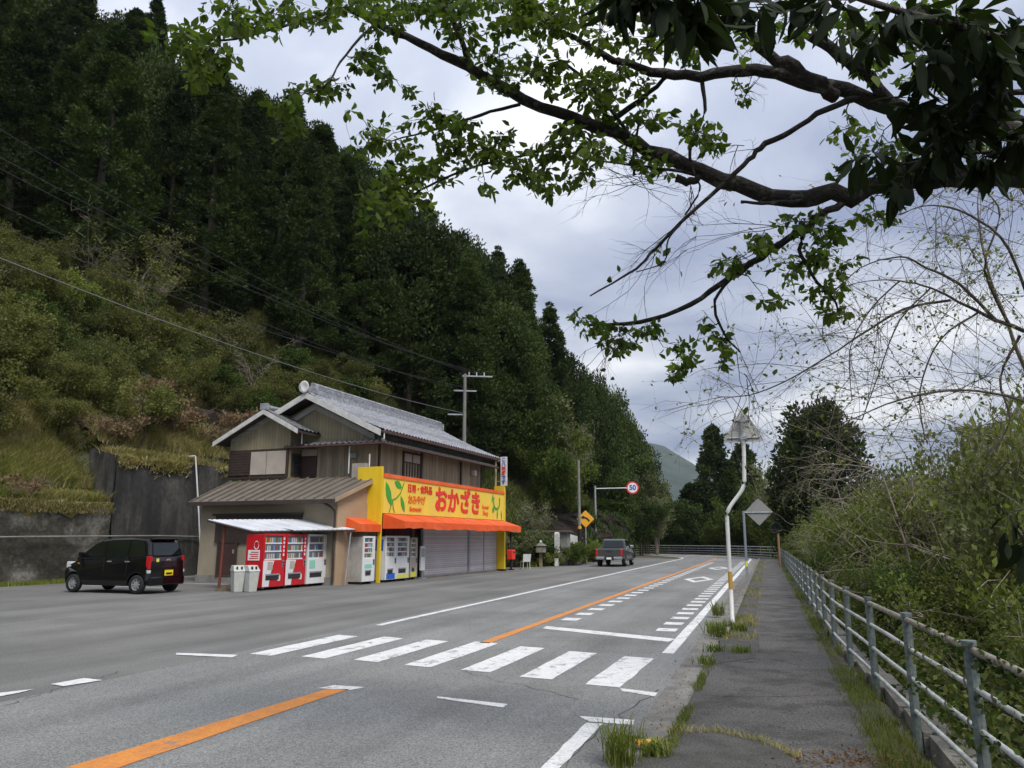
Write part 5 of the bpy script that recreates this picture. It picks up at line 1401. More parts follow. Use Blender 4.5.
hill = {
 'olive': Set([shrub_proto(21, 2.2, 1.6, 170, 60, .095, L1['olive'], 'hillside_shrub', 'loose yellow-olive shrub on the open hillside above the retaining walls', group=gH, crad=.42),
               shrub_proto(22, 2.8, 1.5, 150, 60, .095, L1['olive'], 'hillside_shrub', 'loose yellow-olive shrub on the open hillside above the retaining walls', group=gH, crad=.42)]),
 'mid': Set([shrub_proto(23, 1.9, 1.6, 190, 60, .10, L1['mid'], 'hillside_shrub', 'dense mid-green shrub on the open hillside', group=gH, crad=.42)]),
 'dk': Set([shrub_proto(24, 1.9, 1.5, 190, 60, .10, L1['dkshrub'], 'hillside_shrub', 'dark green bushy shrub on the open hillside', group=gH, crad=.42)]),
 'rust': Set([shrub_proto(25, 1.1, 1.4, 80, 24, .14, L1['rust'], 'brush_clump', 'russet dry brush clump on the hillside', group=gH, stems=14, bare=4, twig='twig_l')]),
 'bare': Set([shrub_proto(26, 4.6, 2.3, 60, 12, .12, L1['olive'], 'bare_sapling', 'thin bare sapling with a few yellow-green leaves below the forest edge', 'tree', 'saplings below the forest edge', stems=8, bare=6, twig='twig_l'),
              shrub_proto(27, 4.2, 2.0, 110, 16, .13, L1['olive'], 'bare_sapling', 'thin bare sapling with a few yellow-green leaves below the forest edge', 'tree', 'saplings below the forest edge', stems=7, bare=4, twig='twig_l')]),
}
def scatter2(n, s0, s1, q0, q1):
    s = rs.uniform(s0, s1, n); q = rs.uniform(q0, q1, n); t = toe(s)+q
    x = AX+EX[0]*s+EY[0]*t; y = AY+EX[1]*s+EY[1]*t
    return np.stack([x, y, H(x, y)-.03], 1), s, q
n_ = 0
for s in np.arange(-26, 20, 1.9):
    for q in np.arange(.9, 21, 1.9):
        ss = s + rs.uniform(-.9, .9); qq = q + rs.uniform(-.8, .8); t = float(toe(ss))+qq
        edge = 20 - 7.0*float(sm(ss, -6, 16)) - 6.5*float(sm(ss, 16, 26))
        if qq > edge+1 or qq < .5: continue
        x, y, _ = W(ss, t); z = float(H(x, y)); sx, sy, D = proj(x, y, z+1)
        if sx < -40 or sx > 600: continue
        if 3.0 < qq < 4.6 and -3 < ss < 14: continue
        rnd = rs.random(); sc = rs.uniform(.75, 1.2)
        if qq < 3.2: key = 'rust' if rnd < .35 else ('olive' if rnd < .6 else None)
        elif qq < 8: key = 'rust' if rnd < .14 else 'mid' if rnd < .45 else 'dk' if rnd < .72 else 'olive'
        elif qq < 14: key = 'bare' if rnd < .10 else 'mid' if rnd < .35 else 'olive' if rnd < .7 else 'dk'
        else: key = 'bare' if rnd < .34 else 'olive' if rnd < .65 else 'dk'
        if key is None: continue
        zn = ', left of the black car' if ss < -8 else ', above the black car' if ss < -1 else ', above the stained wall' if ss < 6 else ', behind the house roof'
        base_l = {'olive': 'loose yellow-olive shrub', 'mid': 'dense mid-green shrub', 'dk': 'dark green bushy shrub', 'rust': 'russet dry brush clump', 'bare': 'thin bare sapling with few leaves'}[key]
        hill[key].put(int(rs.integers(0, 2)), (x, y, z-.1), rs.uniform(0, 6.28), sc, label=base_l + (' low on the hillside' if qq < 6 else ' halfway up the brush slope' if qq < 13 else ' just below the forest edge') + zn); n_ += 1
print('hill shrubs', n_)
for ss, qq, sc in ((-3.2, 2.4, .7), (-2.7, 3.4, .8), (-3.9, 4.2, .9), (-2.5, 1.9, .45)):
    x, y, _ = W(ss, float(toe(ss))+qq); hill['olive'].put(0, (x, y, float(H(x, y))-.2), ss, sc, label='small yellow-olive shrub spilling over the left end of the stained wall')
# one bright bush and one leafing tree that stand out
p = at(60, 372, 41)
o = shrub_proto(31, 2.6, 1.8, 300, 34, .15, L1['grn'], 'bright_bush', 'dense bright green bush standing out on the left hillside', stems=12, crad=.45); o.location = (p.x, p.y, float(H(p.x, p.y))+.1)
p = at(130, 300, 50)
o = shrub_proto(32, 6.0, 3.0, 260, 22, .16, L1['olive'], 'leafing_tree', 'wispy yellow-green leafing tree at the forest edge above the bright bush', 'tree', stems=10, bare=4, crad=.5, twig='twig_l'); o.location = (p.x, p.y, float(H(p.x, p.y))-.2)
p = at(225, 345, 52)
o = shrub_proto(33, 4.0, 2.4, 200, 20, .15, L1['olive'], 'leafing_tree', 'smaller yellow-green leafing tree above the annex roof', 'tree', stems=9, bare=4, crad=.5, twig='twig_l'); o.location = (p.x, p.y, float(H(p.x, p.y))-.2)

# grass cover of the hillside and on the wall tops
def blades(name, pts, h, w, m, kind='stuff', lean=.5, rs=rs):
    n = len(pts); a = rs.uniform(0, 6.28, n); hh = h*rs.uniform(.5, 1.3, n); ln = rs.normal(size=(n, 2))*lean*hh[:, None]
    side = np.stack([np.cos(a), np.sin(a), np.zeros(n)], 1)*w*rs.uniform(.6, 1.3, n)[:, None]
    tip = pts + np.stack([ln[:, 0], ln[:, 1], hh], 1); mid = pts + np.stack([ln[:, 0]*.3, ln[:, 1]*.3, hh*.6], 1)
    V = np.stack([pts-side*.5, pts+side*.5, mid+side*.35, mid-side*.35, tip+side*.04, tip-side*.04], 1).reshape(-1, 3); k = np.arange(n)[:, None]*6
    F = np.concatenate([k+np.array([0, 1, 2, 3]), k+np.array([3, 2, 4, 5])])
    o = npmesh(name, V, F, m); 
    if kind: tag(o, kind=kind)
    return o
def scatter(n, s0, s1, q0, q1, dens=None):
    s = rs.uniform(s0, s1, n); q = rs.uniform(q0, q1, n); t = toe(s)+q
    x = AX+EX[0]*s+EY[0]*t; y = AY+EX[1]*s+EY[1]*t
    z = H(x, y)-.03; z = np.where(q < 1.75, np.maximum(wallh(s), z), z); return np.stack([x, y, z], 1), s, q
pts, s_, q_ = scatter(90000, -30, 14, .15, 14); keep = vnoise(pts[:, 0], pts[:, 1], 1.1) + rs.normal(size=len(pts))*.25 > -.1
blades('hillside_grass', pts[keep], .42, .035, L1['dry'])
pts, s_, q_ = scatter(70000, -30, 14, .3, 20); keep = vnoise(pts[:, 0], pts[:, 1], .9, 3) + rs.normal(size=len(pts))*.25 > .05
blades('hillside_grass', pts[keep], .40, .045, L1['mid'])
pts, s_, q_ = scatter(50000, -30, 14.3, .0, 2.0)
blades('wall_top_grass', pts, .34, .03, L1['dry'])
pts, s_, q_ = scatter(26000, -6, 3, .0, 5)
blades('bank_grass', pts, .5, .04, L1['dry'])
pts, s_, q_ = scatter(24000, -30, -2.3, .0, 2.2)
blades('wall_top_grass', pts, .5, .035, L1['grass'])
pts, s_, q_ = scatter2(70000, 12, 48, .0, 16)
blades('slope_undergrowth', pts, .55, .09, L1['mid'])
n = 5000; ss_ = rs.uniform(29.5, 47, n); u_ = rs.uniform(.25, 1.05, n); kk = np.sin(ss_*1.7)+np.sin(ss_*.6+u_*6)+rs.normal(size=n)*.3 > .25
Qr = np.array([W(a_, .1+1.8*b_*b_-.25+rs.normal()*.15, 3.9*b_-.1) for a_, b_ in zip(ss_[kk], u_[kk])])
blades('rock_ivy', Qr, .34, .09, L1['ddk'], lean=.8)
pts, s_, q_ = scatter(60000, -6, 24, 10, 22); keep = rs.random(len(pts)) < .8
blades('slope_undergrowth', pts[keep], .6, .08, L1['olive'])
n = 9000; ss_ = rs.uniform(-2.2, 14, n); u_ = np.abs(rs.normal(size=n))*.22; kk = np.sin(ss_*1.9)+np.sin(ss_*.7+2)+rs.normal(size=n)*.4 > .2
blades('wall_top_creeper', np.array([W(a_, 11.42-rs.uniform(0, .12), 5.05-b_) for a_, b_ in zip(ss_[kk], u_[kk])]), .16, .05, L1['dry'], lean=1.0)
# moss pad over the low wall top
V = []; n = 120
for i in range(n+1):
    s = -45+42.7*i/n; f = .10*math.sin(i*.7)+.06*math.sin(i*1.9)
    V += [W(s, 11.44, 2.72-abs(f)*2), W(s, 11.36, 3.05+f*.4), W(s, 11.8, 3.18)]
F = []
for i in range(n): F += [(3*i+3, 3*i, 3*i+1, 3*i+4), (3*i+4, 3*i+1, 3*i+2, 3*i+5)]
tag(MB().add(V, F).build('wall_moss', M['moss']), kind='stuff')
pts = np.array([W(s, 11.40-abs(f)*.1, 2.6+.45*g_) for s, f, g_ in zip(rs.uniform(-35, -2.3, 9000), rs.normal(size=9000), rs.uniform(0, 1, 9000))])
blades('wall_moss_fringe', pts, .12, .03, L1['dry'], lean=.9)
# weeds at the foot of the mossy wall
pts = np.array([W(s, 11.15 - abs(f)*.22, .0) for s, f in zip(rs.uniform(-16, -3, 5000), rs.normal(size=5000))])
blades('wall_foot_weeds', pts, .16, .02, L1['grass'])

# -------- trees and shrubs right of the shop, at the foot of the ridge
gT = 'trees at the foot of the ridge'
bt = Set([shrub_proto(41, 5.0, 2.2, 300, 50, .17, L1['dgrn'], 'garden_tree', '', 'tree', stems=9, crad=.62),
          shrub_proto(42, 5.0, 2.3, 300, 50, .18, L1['grey'], 'garden_tree', '', 'tree', stems=9, crad=.65),
          shrub_proto(43, 5.0, 2.3, 300, 50, .18, L1['ddk'], 'garden_tree', '', 'tree', stems=9, crad=.65),
          shrub_proto(44, 5.0, 2.2, 150, 18, .18, L1['grey'], 'garden_tree', '', 'tree', stems=12, bare=8, crad=.6, twig='twig_l')])
def tree_at(px, pybase, pytop, D, i, wpx, label, zb=None, group=None):
    top = at(px, pytop, D); g0 = float(H(top.x, top.y)) if zb is None else zb
    h = top.z - g0; w = wpx/769*D/2
    return bt.put(i, (top.x, top.y, g0-.1), rs.uniform(0, 6.28), (w/2.5, w/2.5, h/5.2), label, group)
tree_at(558, 560, 448, 60, 0, 62, 'bright green rounded tree behind the white stone marker')
tree_at(522, 560, 440, 62, 0, 50, 'bright green tree directly behind the upright white sign')
tree_at(540, 560, 405, 70, 1, 88, 'big grey-green rounded tree above the bright ones at the foot of the ridge')
tree_at(500, 560, 415, 66, 1, 60, 'grey-green tree right of the main roof end')
tree_at(575, 560, 430, 68, 3, 40, 'wispy olive-grey tree between the grey-green tree and the utility pole')
tree_at(430, 560, 380, 64, 1, 60, 'grey-green tree behind the roof ridge left of the crossarm pole')
tree_at(470, 560, 392, 68, 2, 60, 'mid-green tree behind the crossarm pole')
tree_at(535, 560, 505, 52, 3, 40, 'twiggy brownish shrub behind the shelter and lantern post')
tree_at(610, 560, 470, 80, 2, 60, 'mid-green tree behind the speed limit pole')
tree_at(590, 560, 455, 76, 2, 50, 'mid-green tree just right of the slender utility pole')
tree_at(625, 560, 450, 95, 2, 60, 'mid-green tree above the rock face')
tree_at(645, 560, 480, 90, 1, 46, 'grey-green tree above the right end of the rock face')
tree_at(655, 560, 500, 84, 3, 36, 'pale wispy tree at the right end of the rock face')
tree_at(668, 560, 505, 100, 2, 50, 'mid-green bushy tree on the inside of the bend', 0)
tree_at(640, 560, 505, 82, 2, 46, 'mid-green bush on top of the rock face')
tree_at(600, 560, 500, 74, 2, 40, 'mid-green bush overhanging the left end of the rock face')
tree_at(570, 560, 505, 62, 2, 36, 'mid-green bush behind the sloping white rail')
sb = Set([shrub_proto(51, 1.3, .9, 150, 30, .10, L1['dkshrub'], 'garden_shrub', '', stems=8, crad=.25),
          shrub_proto(52, 1.6, 1.2, 170, 30, .10, L1['grey'], 'garden_shrub', '', stems=10, crad=.3),
          shrub_proto(53, .8, .8, 110, 26, .10, L1['grn'], 'garden_shrub', '', stems=10, crad=.22)])
for (x, y, i, sc, lb) in [(.95, 48.6, 0, 1.6, 'big dark hedge-like shrub right of the post box'), (2.0, 51.8, 1, 1.1, 'grey-green shrub behind the lantern post'),
    (2.5, 50.2, 0, .9, 'dark clipped shrub left of the white stone marker'), (3.0, 49.6, 2, .8, 'low bright green plant in front of the white stone marker'), (2.2, 48.7, 2, .8, 'low bright green plant beside the lantern post'),
    (3.9, 50.4, 0, .8, 'dark clipped shrub in front of the stone gate post'), (4.3, 52.3, 0, .8, 'dark clipped shrub between gate post and utility pole'), (5.0, 54.0, 2, 1.4, 'pale green weeds at the foot of the bend sign'),
    (5.9, 57.5, 1, .5, 'grey-green shrub between bend sign and speed limit pole'), (.1, 47.2, 1, 1.2, 'grey-green shrub beside the shelter'), (6.6, 58.5, 2, 1.3, 'pale green weeds behind the pickup'), (4.4, 51.0, 2, .8, 'low bright green plant at the foot of the gate post')]:
    sb.put(i, (x, y, 0), rs.uniform(0, 6.28), sc, lb)
pts = np.array([(x, y, .0) for x, y in [(W(s, t)[0], W(s, t)[1]) for s, t in zip(rs.uniform(18.5, 36, 9000), rs.uniform(.3, 3.2, 9000))]])
blades('roadside_grass', pts, .20, .04, L1['grass'])

# conifers and others beyond the bend
cp = Set([cedar_proto(61, 18, .5, 3.6, 300, 62, .42, L1['cedar2'], 'cone', '', name='conifer_tree'),
          cedar_proto(62, 12, 1.2, 3.3, 280, 62, .34, L1['cedar2'], 'round', '', name='conifer_tree')])
def con(px, pytop, D, i, wpx, label, zb=-2.5):
    top = at(px, pytop, D); h = top.z-zb; w = wpx/769*D/2
    base_h, base_w = (18, 3.4) if i == 0 else (12.3, 3.4)
    return cp.put(i, (top.x, top.y, zb), rs.uniform(0, 6.28), (w/base_w, w/base_w, h/base_h), label)
con(712, 430, 112, 0, 56, 'tall pointed dark conifer at the far road end left of the S-bent pole')
con(742, 447, 118, 0, 62, 'pointed conifer just behind the white S-bent pole')
con(690, 486, 110, 0, 50, 'shorter dark conifer furthest left of the far group at the bend')
con(728, 474, 104, 0, 46, 'shorter dark conifer in front of the two tall ones at the far bend')
con(815, 403, 66, 1, 88, 'large dense dark evergreen standing alone right of the path end', -3)
con(800, 428, 68, 1, 56, 'smaller evergreen joined to the left side of the large lone one', -3)
for (px, top_, D, i, w_, lb) in [(768, 470, 100, 3, 56, 'pale pinkish blossoming tree between the far conifers and the large evergreen'), (745, 505, 92, 0, 50, 'yellow-green bamboo clump behind the far fence'),
      (722, 512, 96, 0, 40, 'yellow-green bamboo clump at the left end of the far fence'), (775, 500, 84, 0, 46, 'yellow-green bush where the path ends'), (700, 520, 104, 2, 46, 'dark green bush behind the far fence at the bend'), (675, 520, 106, 2, 50, 'dark green bush at the left end of the bend'), (655, 528, 112, 2, 40, 'dark green bush far round the bend')]:
    tree_at(px, 0, top_, D, i, w_, lb, -2.5)
for (px, top_, D, w_, lb) in [(606, 388, 98, 60, 'dark rounded evergreen at the right foot of the ridge below the skyline'), (624, 420, 104, 56, 'dark rounded evergreen left of the distant utility pole'),
        (636, 456, 106, 46, 'dark rounded evergreen between the distant utility pole and the speed sign'), (654, 482, 110, 40, 'dark rounded evergreen just right of the round speed sign'), (668, 508, 114, 40, 'low dark evergreen below the distant hill'), (590, 372, 96, 60, 'dark evergreen on the lower end of the ridge'), (684, 524, 118, 34, 'lowest dark evergreen at the right end of the ridge')]:
    top = at(px, top_, D); g0 = float(H(top.x, top.y)); h_ = max(4, top.z-g0); w_ = w_/769*D/2
    place('b', int(rs.integers(0, 3)), top.x, top.y, g0-.3, rs.uniform(0, 6.28), (w_/4.1, w_/4.1, h_/12.3), label=lb)
bt.clean()
# far wood closing the valley behind the bend, one mass
cen = []; rad = []
for i in range(420):
    px = rs.uniform(560, 1150); D = rs.uniform(125, 175); p = at(px, 540, D); hgt = rs.uniform(0, 1)**.7*(9 + 3*math.sin(px*.02)); cen.append((p.x, p.y, -3+hgt)); rad.append(rs.uniform(1.2, 2.3))
V, F = crown_clumps(np.array(cen), np.array(rad), 90, .75, rs, up=.3)
tag(npmesh('far_wood', V, F, L1['cedar2']), kind='stuff')
# ================================================================== RIGHT SIDE THICKET
gR = 'shrubs growing below the pipe fence'
th = {
 'g': Set([shrub_proto(71, 2.6, 1.3, 260, 30, .075, L1['mid'], 'thicket_shrub', 'mid-green leafy shrub in the thicket right of the pipe fence', group=gR, stems=10, crad=.30, bare=2),
           shrub_proto(72, 3.0, 1.4, 260, 30, .08, L1['mid'], 'thicket_shrub', 'mid-green leafy shrub in the thicket right of the pipe fence', group=gR, stems=10, crad=.30, bare=3)]),
 'y': Set([shrub_proto(73, 2.6, 1.3, 200, 26, .075, L1['grn'], 'thicket_shrub', 'fresh yellow-green shrub in the thicket right of the pipe fence', group=gR, stems=9, crad=.28, bare=3, twig='twig_l')]),
 'd': Set([shrub_proto(74, 2.4, 1.3, 340, 34, .07, L1['dkshrub'], 'thicket_shrub', 'dark glossy small-leaved shrub pressing against the pipe fence', group=gR, stems=12, crad=.30)]),
 't': Set([shrub_proto(75, 3.2, 1.5, 40, 10, .07, L1['olive'], 'twiggy_shrub', 'pale bare twiggy shrub standing out of the thicket right of the path', group=gR, stems=12, crad=.25, bare=10, twig='twig_l'),
           shrub_proto(76, 3.6, 1.6, 70, 12, .07, L1['olive'], 'twiggy_shrub', 'pale bare twiggy shrub standing out of the thicket right of the path', group=gR, stems=12, crad=.25, bare=10, twig='twig_l')]),
 'o': Set([shrub_proto(77, 3.0, 1.5, 230, 26, .09, L1['grey'], 'thicket_shrub', 'dull grey-green leafy shrub in the thicket right of the pipe fence', group=gR, stems=10, crad=.32, bare=3, twig='twig_l')]),
}
def put_r(key, d, off, sc, top=None):
    off += foff(d); x, y, _ = P(d, off); z = float(H(x, y))
    sx, sy, D = proj(x, y, z+2)
    if sx > 1200 or D < 1.5: return
    hgt = {'g': 2.8, 'y': 2.6, 'd': 2.4, 't': 3.3, 'o': 3.0}[key]
    s_ = ((top - z)/hgt) if top else sc
    lb = {'g': 'mid-green leafy shrub', 'y': 'fresh yellow-green shrub', 'd': 'dark glossy small-leaved shrub', 't': 'pale bare twiggy shrub', 'o': 'dull grey-green leafy shrub'}[key]
    rw = ' pressing against the pipe fence' if off > -5.6 else ' in the middle of the thicket' if off > -11 else ' at the back of the thicket'
    zn = ', beside the nearest bays' if d < 12 else ', right of the S-bent pole' if d < 28 else ', towards the road mirror'
    th[key].put(int(rs.integers(0, 2)), (x, y, z-.05), rs.uniform(0, 6.28), (sc, sc, s_), label=lb+rw+zn)
n_ = 0
for row, (off0, d0, d1, stp, tlo, thi, sc, mix) in enumerate([
    (-3.95, 4.2, 64, 1.45, .75, 1.25, .62, 'ddgdgyg'), (-4.9, 5, 66, 1.8, 1.4, 2.2, 1.0, 'gyygdtogy'), (-6.9, 6, 68, 2.2, 2.1, 3.2, 1.25, 'ygtoytg'),
    (-9.6, 7, 72, 2.9, 2.8, 4.1, 1.6, 'tgyotyg'), (-13.5, 9, 78, 3.8, 3.3, 4.6, 2.0, 'ottgty'), (-19, 14, 90, 5.0, 3.8, 5.2, 2.6, 'ogotyg')]):
    d = d0; k = 0
    while d < d1:
        key = mix[int(rs.integers(0, len(mix)))]
        if row == 0 and d > 9 and rs.random() < .25: d += stp; continue
        put_r(key, d + rs.uniform(-.5, .5), off0 + rs.uniform(-.5, .5), sc*rs.uniform(.85, 1.2), rs.uniform(tlo, thi)*(1.0 if d < 40 else .9))
        d += stp*rs.uniform(.8, 1.2); n_ += 1
print('thicket', n_)
# ivy-like leaves over the near fence rails, and undergrowth floor
def mass(name, P0, L, m, up=.2, fine=False, kind='stuff', droop=0, lw=.62):
    n = len(P0); a = rs.normal(size=(n, 3))*.7 + np.array([0, 0, up]); a /= np.linalg.norm(a, axis=1)[:, None]
    b = rs.normal(size=(n, 3)); b -= (b*a).sum(1)[:, None]*a; b /= np.linalg.norm(b, axis=1)[:, None]
    LL = L*rs.uniform(.6, 1.3, n)
    V, F = (leafs_fine if fine else leafs4)(P0, a, b, LL, LL*lw)
    o = npmesh(name, V, F, m)
    if kind: tag(o, kind=kind)
    return o
def in_road(d, off, z): 
    x = B0[0]+DX*d-DY*off; y = B0[1]+DY*d+DX*off; return np.stack([x, y, z], 1)
n = 90000; d = 3 + 60*rs.uniform(0, 1, n)**1.7; off = -2.75 - 3.4*rs.uniform(0, 1, n)
Q = in_road(d, off, np.zeros(n)); Q[:, 2] = H(Q[:, 0], Q[:, 1]) + np.abs(rs.normal(size=n))*.30
mass('undergrowth', Q, .075, L1['mid'])
n = 16000; d = 3 + 60*rs.uniform(0, 1, n)**1.7; off = -2.62 - 2.5*rs.uniform(0, 1, n)
Q = in_road(d, off, np.zeros(n)); Q[:, 2] = H(Q[:, 0], Q[:, 1]) + np.abs(rs.normal(size=n))*.25
mass('undergrowth', Q, .07, L1['dkshrub'])
# twining vine on the near rails
def vine(label, d0, d1, h, n, spread, m):
    r = thing('vine', label, 'vine', group='vines on the pipe fence'); mb = MB(); pts = []
    k = int((d1-d0)/.08)
    for i in range(k+1):
        d = d0+(d1-d0)*i/k; x, y, _ = P(d, -2.34+foff(d)+.03*math.cos(i*.9)); pts.append((x, y, h+.03*math.sin(i*.9)))
    mb.tube(pts, .006, 4); mb.build('stem', M['twig'], r)
    d = rs.uniform(d0, d1, n); off = -2.34 - .04*np.maximum(0, 13-d) + rs.normal(size=n)*spread; Q = in_road(d, off, h + rs.normal(size=n)*spread*1.1 - .02)
    a = rs.normal(size=(n, 3)); a /= np.linalg.norm(a, axis=1)[:, None]; b = rs.normal(size=(n, 3)); b -= (b*a).sum(1)[:, None]*a; b /= np.linalg.norm(b, axis=1)[:, None]
    L = .045*rs.uniform(.6, 1.3, n); V, F = leafs_fine(Q, a, b, L, L*.6); npmesh('leaves', V, F, m, r)
vine('small-leaved vine wound round the top rail of the near fence', 3.2, 7.4, .93, 500, .035, L1['dkshrub'])
vine('small-leaved vine wound round the middle rail of the near fence', 3.4, 8.4, .70, 420, .03, L1['mid'])
vine('thin vine on the lower rails of the near fence', 4.0, 8.0, .45, 260, .03, L1['dkshrub'])
# dense near bush pushing through the fence at the bottom right corner
def nearbush(label, d, off, zc, rx, rz, n, L, m):
    off += foff(d) - .15
    r = thing('fence_bush', label, 'bush'); c = np.array(P(d, off, zc))
    k = n//14; dd = rs.normal(size=(k, 3)); dd /= np.linalg.norm(dd, axis=1)[:, None]
    cen = c + dd*np.array([rx, rx, rz])*(rs.uniform(.2, 1, k)**.4)[:, None]
    mb = MB()
    for i in range(0, k, 3):
        base = Vector((c[0]+rs.normal()*.15, c[1]+rs.normal()*.15, min(-.3, zc-rz))); e_ = Vector(cen[i]); md = base.lerp(e_, .55)+Vector(rs.normal(size=3))*.08
        mb.tube([base, md, e_], [.010, .006, .003], 4, cap=False)
    mb.build('stems', M['twig'], r)
    C2 = np.repeat(cen, 14, 0) + rs.normal(size=(k*14, 3))*.07; a = rs.normal(size=C2.shape)*.7 + (C2-c)*.6 + np.array([0, 0, .15]); a /= np.linalg.norm(a, axis=1)[:, None]
    b = rs.normal(size=C2.shape); b -= (b*a).sum(1)[:, None]*a; b /= np.linalg.norm(b, axis=1)[:, None]
    LL = L*rs.uniform(.6, 1.3, len(C2)); V, F = leafs_fine(C2, a, b, LL, LL*.5); npmesh('foliage', V, F, m, r)
nearbush('dark small-leaved bush hiding the fence at the lower right corner', 5.1, -2.75, .42, .55, .38, 4600, .042, L1['dkshrub'])
nearbush('dark leafy bush just behind the nearest fence posts', 5.9, -3.5, .75, .85, .6, 6500, .045, L1['dkshrub'])
nearbush('green leafy bush behind the second near fence bay', 7.9, -3.7, .7, .9, .65, 6000, .045, L1['mid'])
nearbush('bright yellow-green sprouting bush above the near fence at the right edge', 8.6, -4.8, 1.35, 1.0, .6, 3600, .055, L1['grn'])
nearbush('dark bush filling the right edge above the near fence', 7.2, -4.6, 1.2, .9, .7, 6000, .05, L1['dkshrub'])
nearbush('olive bush behind the third near fence bay', 11.5, -4.1, .8, 1.1, .6, 5200, .05, L1['olive'])
# grass along the path edges
def grass_strip(name, n, d0, d1, oa, ob, h, w, z, m, patchy=0, pw=1.6):
    d = d0+(d1-d0)*rs.uniform(0, 1, n)**pw; off = rs.uniform(oa, ob, n)
    if patchy: k = np.sin(d*1.9+1)+np.sin(d*.73+2)+.8*np.sin(d*4.1) + rs.normal(size=n)*.4 > patchy; d, off = d[k], off[k]
    Q = in_road(d, off, np.full(len(d), z)); return blades(name, Q, h, w, m, lean=.45)
grass_strip('path_grass', 15000, 4.5, 60, -2.42, -2.06, .050, .006, .035, L1['grass'], -.5)
grass_strip('path_grass', 4000, 5, 60, -2.45, -2.12, .10, .010, .035, L1['grn'], .3)
grass_strip('kerb_grass', 3500, 13.3, 60, -1.12, -.66, .08, .008, .05, L1['grass'], .7)
grass_strip('kerb_grass', 3500, 13.3, 60, -1.2, -.62, .10, .010, .05, L1['dry'], .5)
grass_strip('kerb_grass', 1200, 6.6, 12.3, -.70, -.60, .07, .008, .04, L1['grass'], .3, 1)
# grass in the seam across the foreground path
pts = []
for a_, b_ in [((668, 738), (720, 738)), ((720, 738), (762, 748)), ((762, 748), (800, 766))]:
    (x0, y0), (x1, y1) = gp(*a_), gp(*b_)
    for k in range(110): f = rs.uniform(0, 1); pts.append((x0+(x1-x0)*f+rs.normal()*.018, y0+(y1-y0)*f+rs.normal()*.02, .047))
blades('seam_grass', np.array(pts), .055, .006, L1['dry'], lean=.8)
gW = 'weed tufts along the kerb'
def tuft(name, label, x, y, z, n, h, sp, m, w=.010):
    Q = np.stack([rs.normal(size=n)*sp, rs.normal(size=n)*sp, np.zeros(n)], 1)
    a = rs.uniform(0, 6.28, n); hh = h*rs.uniform(.5, 1.15, n); out = rs.uniform(.2, 1.1, n)*hh
    dx_, dy_ = np.cos(a)*out, np.sin(a)*out
    side = np.stack([-np.sin(a), np.cos(a), np.zeros(n)], 1)*w*.5
    p1 = Q+np.stack([dx_*.25, dy_*.25, hh*.55], 1); p2 = Q+np.stack([dx_*.65, dy_*.65, hh*.92], 1); p3 = Q+np.stack([dx_*1.1, dy_*1.1, hh*.90], 1)
    V = np.stack([Q-side, Q+side, p1-side, p1+side, p2-side*.7, p2+side*.7, p3-side*.1, p3+side*.1], 1).reshape(-1, 3); k = np.arange(n)[:, None]*8
    F = np.concatenate([k+np.array([0, 1, 3, 2]), k+np.array([2, 3, 5, 4]), k+np.array([4, 5, 7, 6])])
    o = npmesh(name, V, F, m); o.location = (x, y, z); return tag(o, label, 'weed', gW)
x, y = gp(621, 766); tuft('grass_tuft', 'large arching grass tuft at the bottom edge beside the gutter', x, y, .01, 190, .30, .07, L1['grass'], .006)
x, y = gp(655, 762); tuft('grass_tuft', 'small bright tuft next to the amber reflector block', x, y, .045, 90, .12, .05, L1['grn'], .014)
for k, (px, py, h, n_, lb) in enumerate([(631, 748, .08, 50, 'tiny weed in the gutter near the amber reflector'), (714, 655, .12, 60, 'grass tuft left of the square asphalt patch by the S-bent pole'), (720, 640, .24, 80, 'tall grass tuft beside the kerb left of the S-bent pole'),
      (741, 634, .14, 90, 'bushy weeds at the foot of the S-bent pole'), (728, 632, .18, 80, 'grass tuft touching the foot of the S-bent pole'), (712, 636, .22, 70, 'grass tuft on the kerb line before the S-bent pole'), (706, 668, .12, 60, 'short weeds in the kerb seam'), (742, 656, .10, 90, 'low weeds on the asphalt patch beside the path'), (718, 618, .30, 80, 'tall grasses behind the S-bent pole')]):
    x, y = gp(px, py); tuft('grass_tuft', lb, x, y, .045, n_, h, .07, L1['grass' if k % 2 else 'grn'], .012)
x, y = gp(862, 768); mass('ground_litter', np.stack([x+rs.normal(size=500)*.25, y+rs.normal(size=500)*.12, np.full(500, .052)], 1), .03, L1['rust'], 0)
# fallen leaves and bits along the gutter
n = 900; d = rs.uniform(5.5, 30, n); Q = in_road(d, -.45+rs.normal(size=n)*.12, np.full(n, .013)); mass('gutter_litter', Q, .022, L1['rust'], 0)
n = 500; d = rs.uniform(5.5, 16, n); Q = in_road(d, rs.uniform(-2.1, -.7, n), np.full(n, .051)); mass('path_litter', Q, .02, L1['rust'], 0)

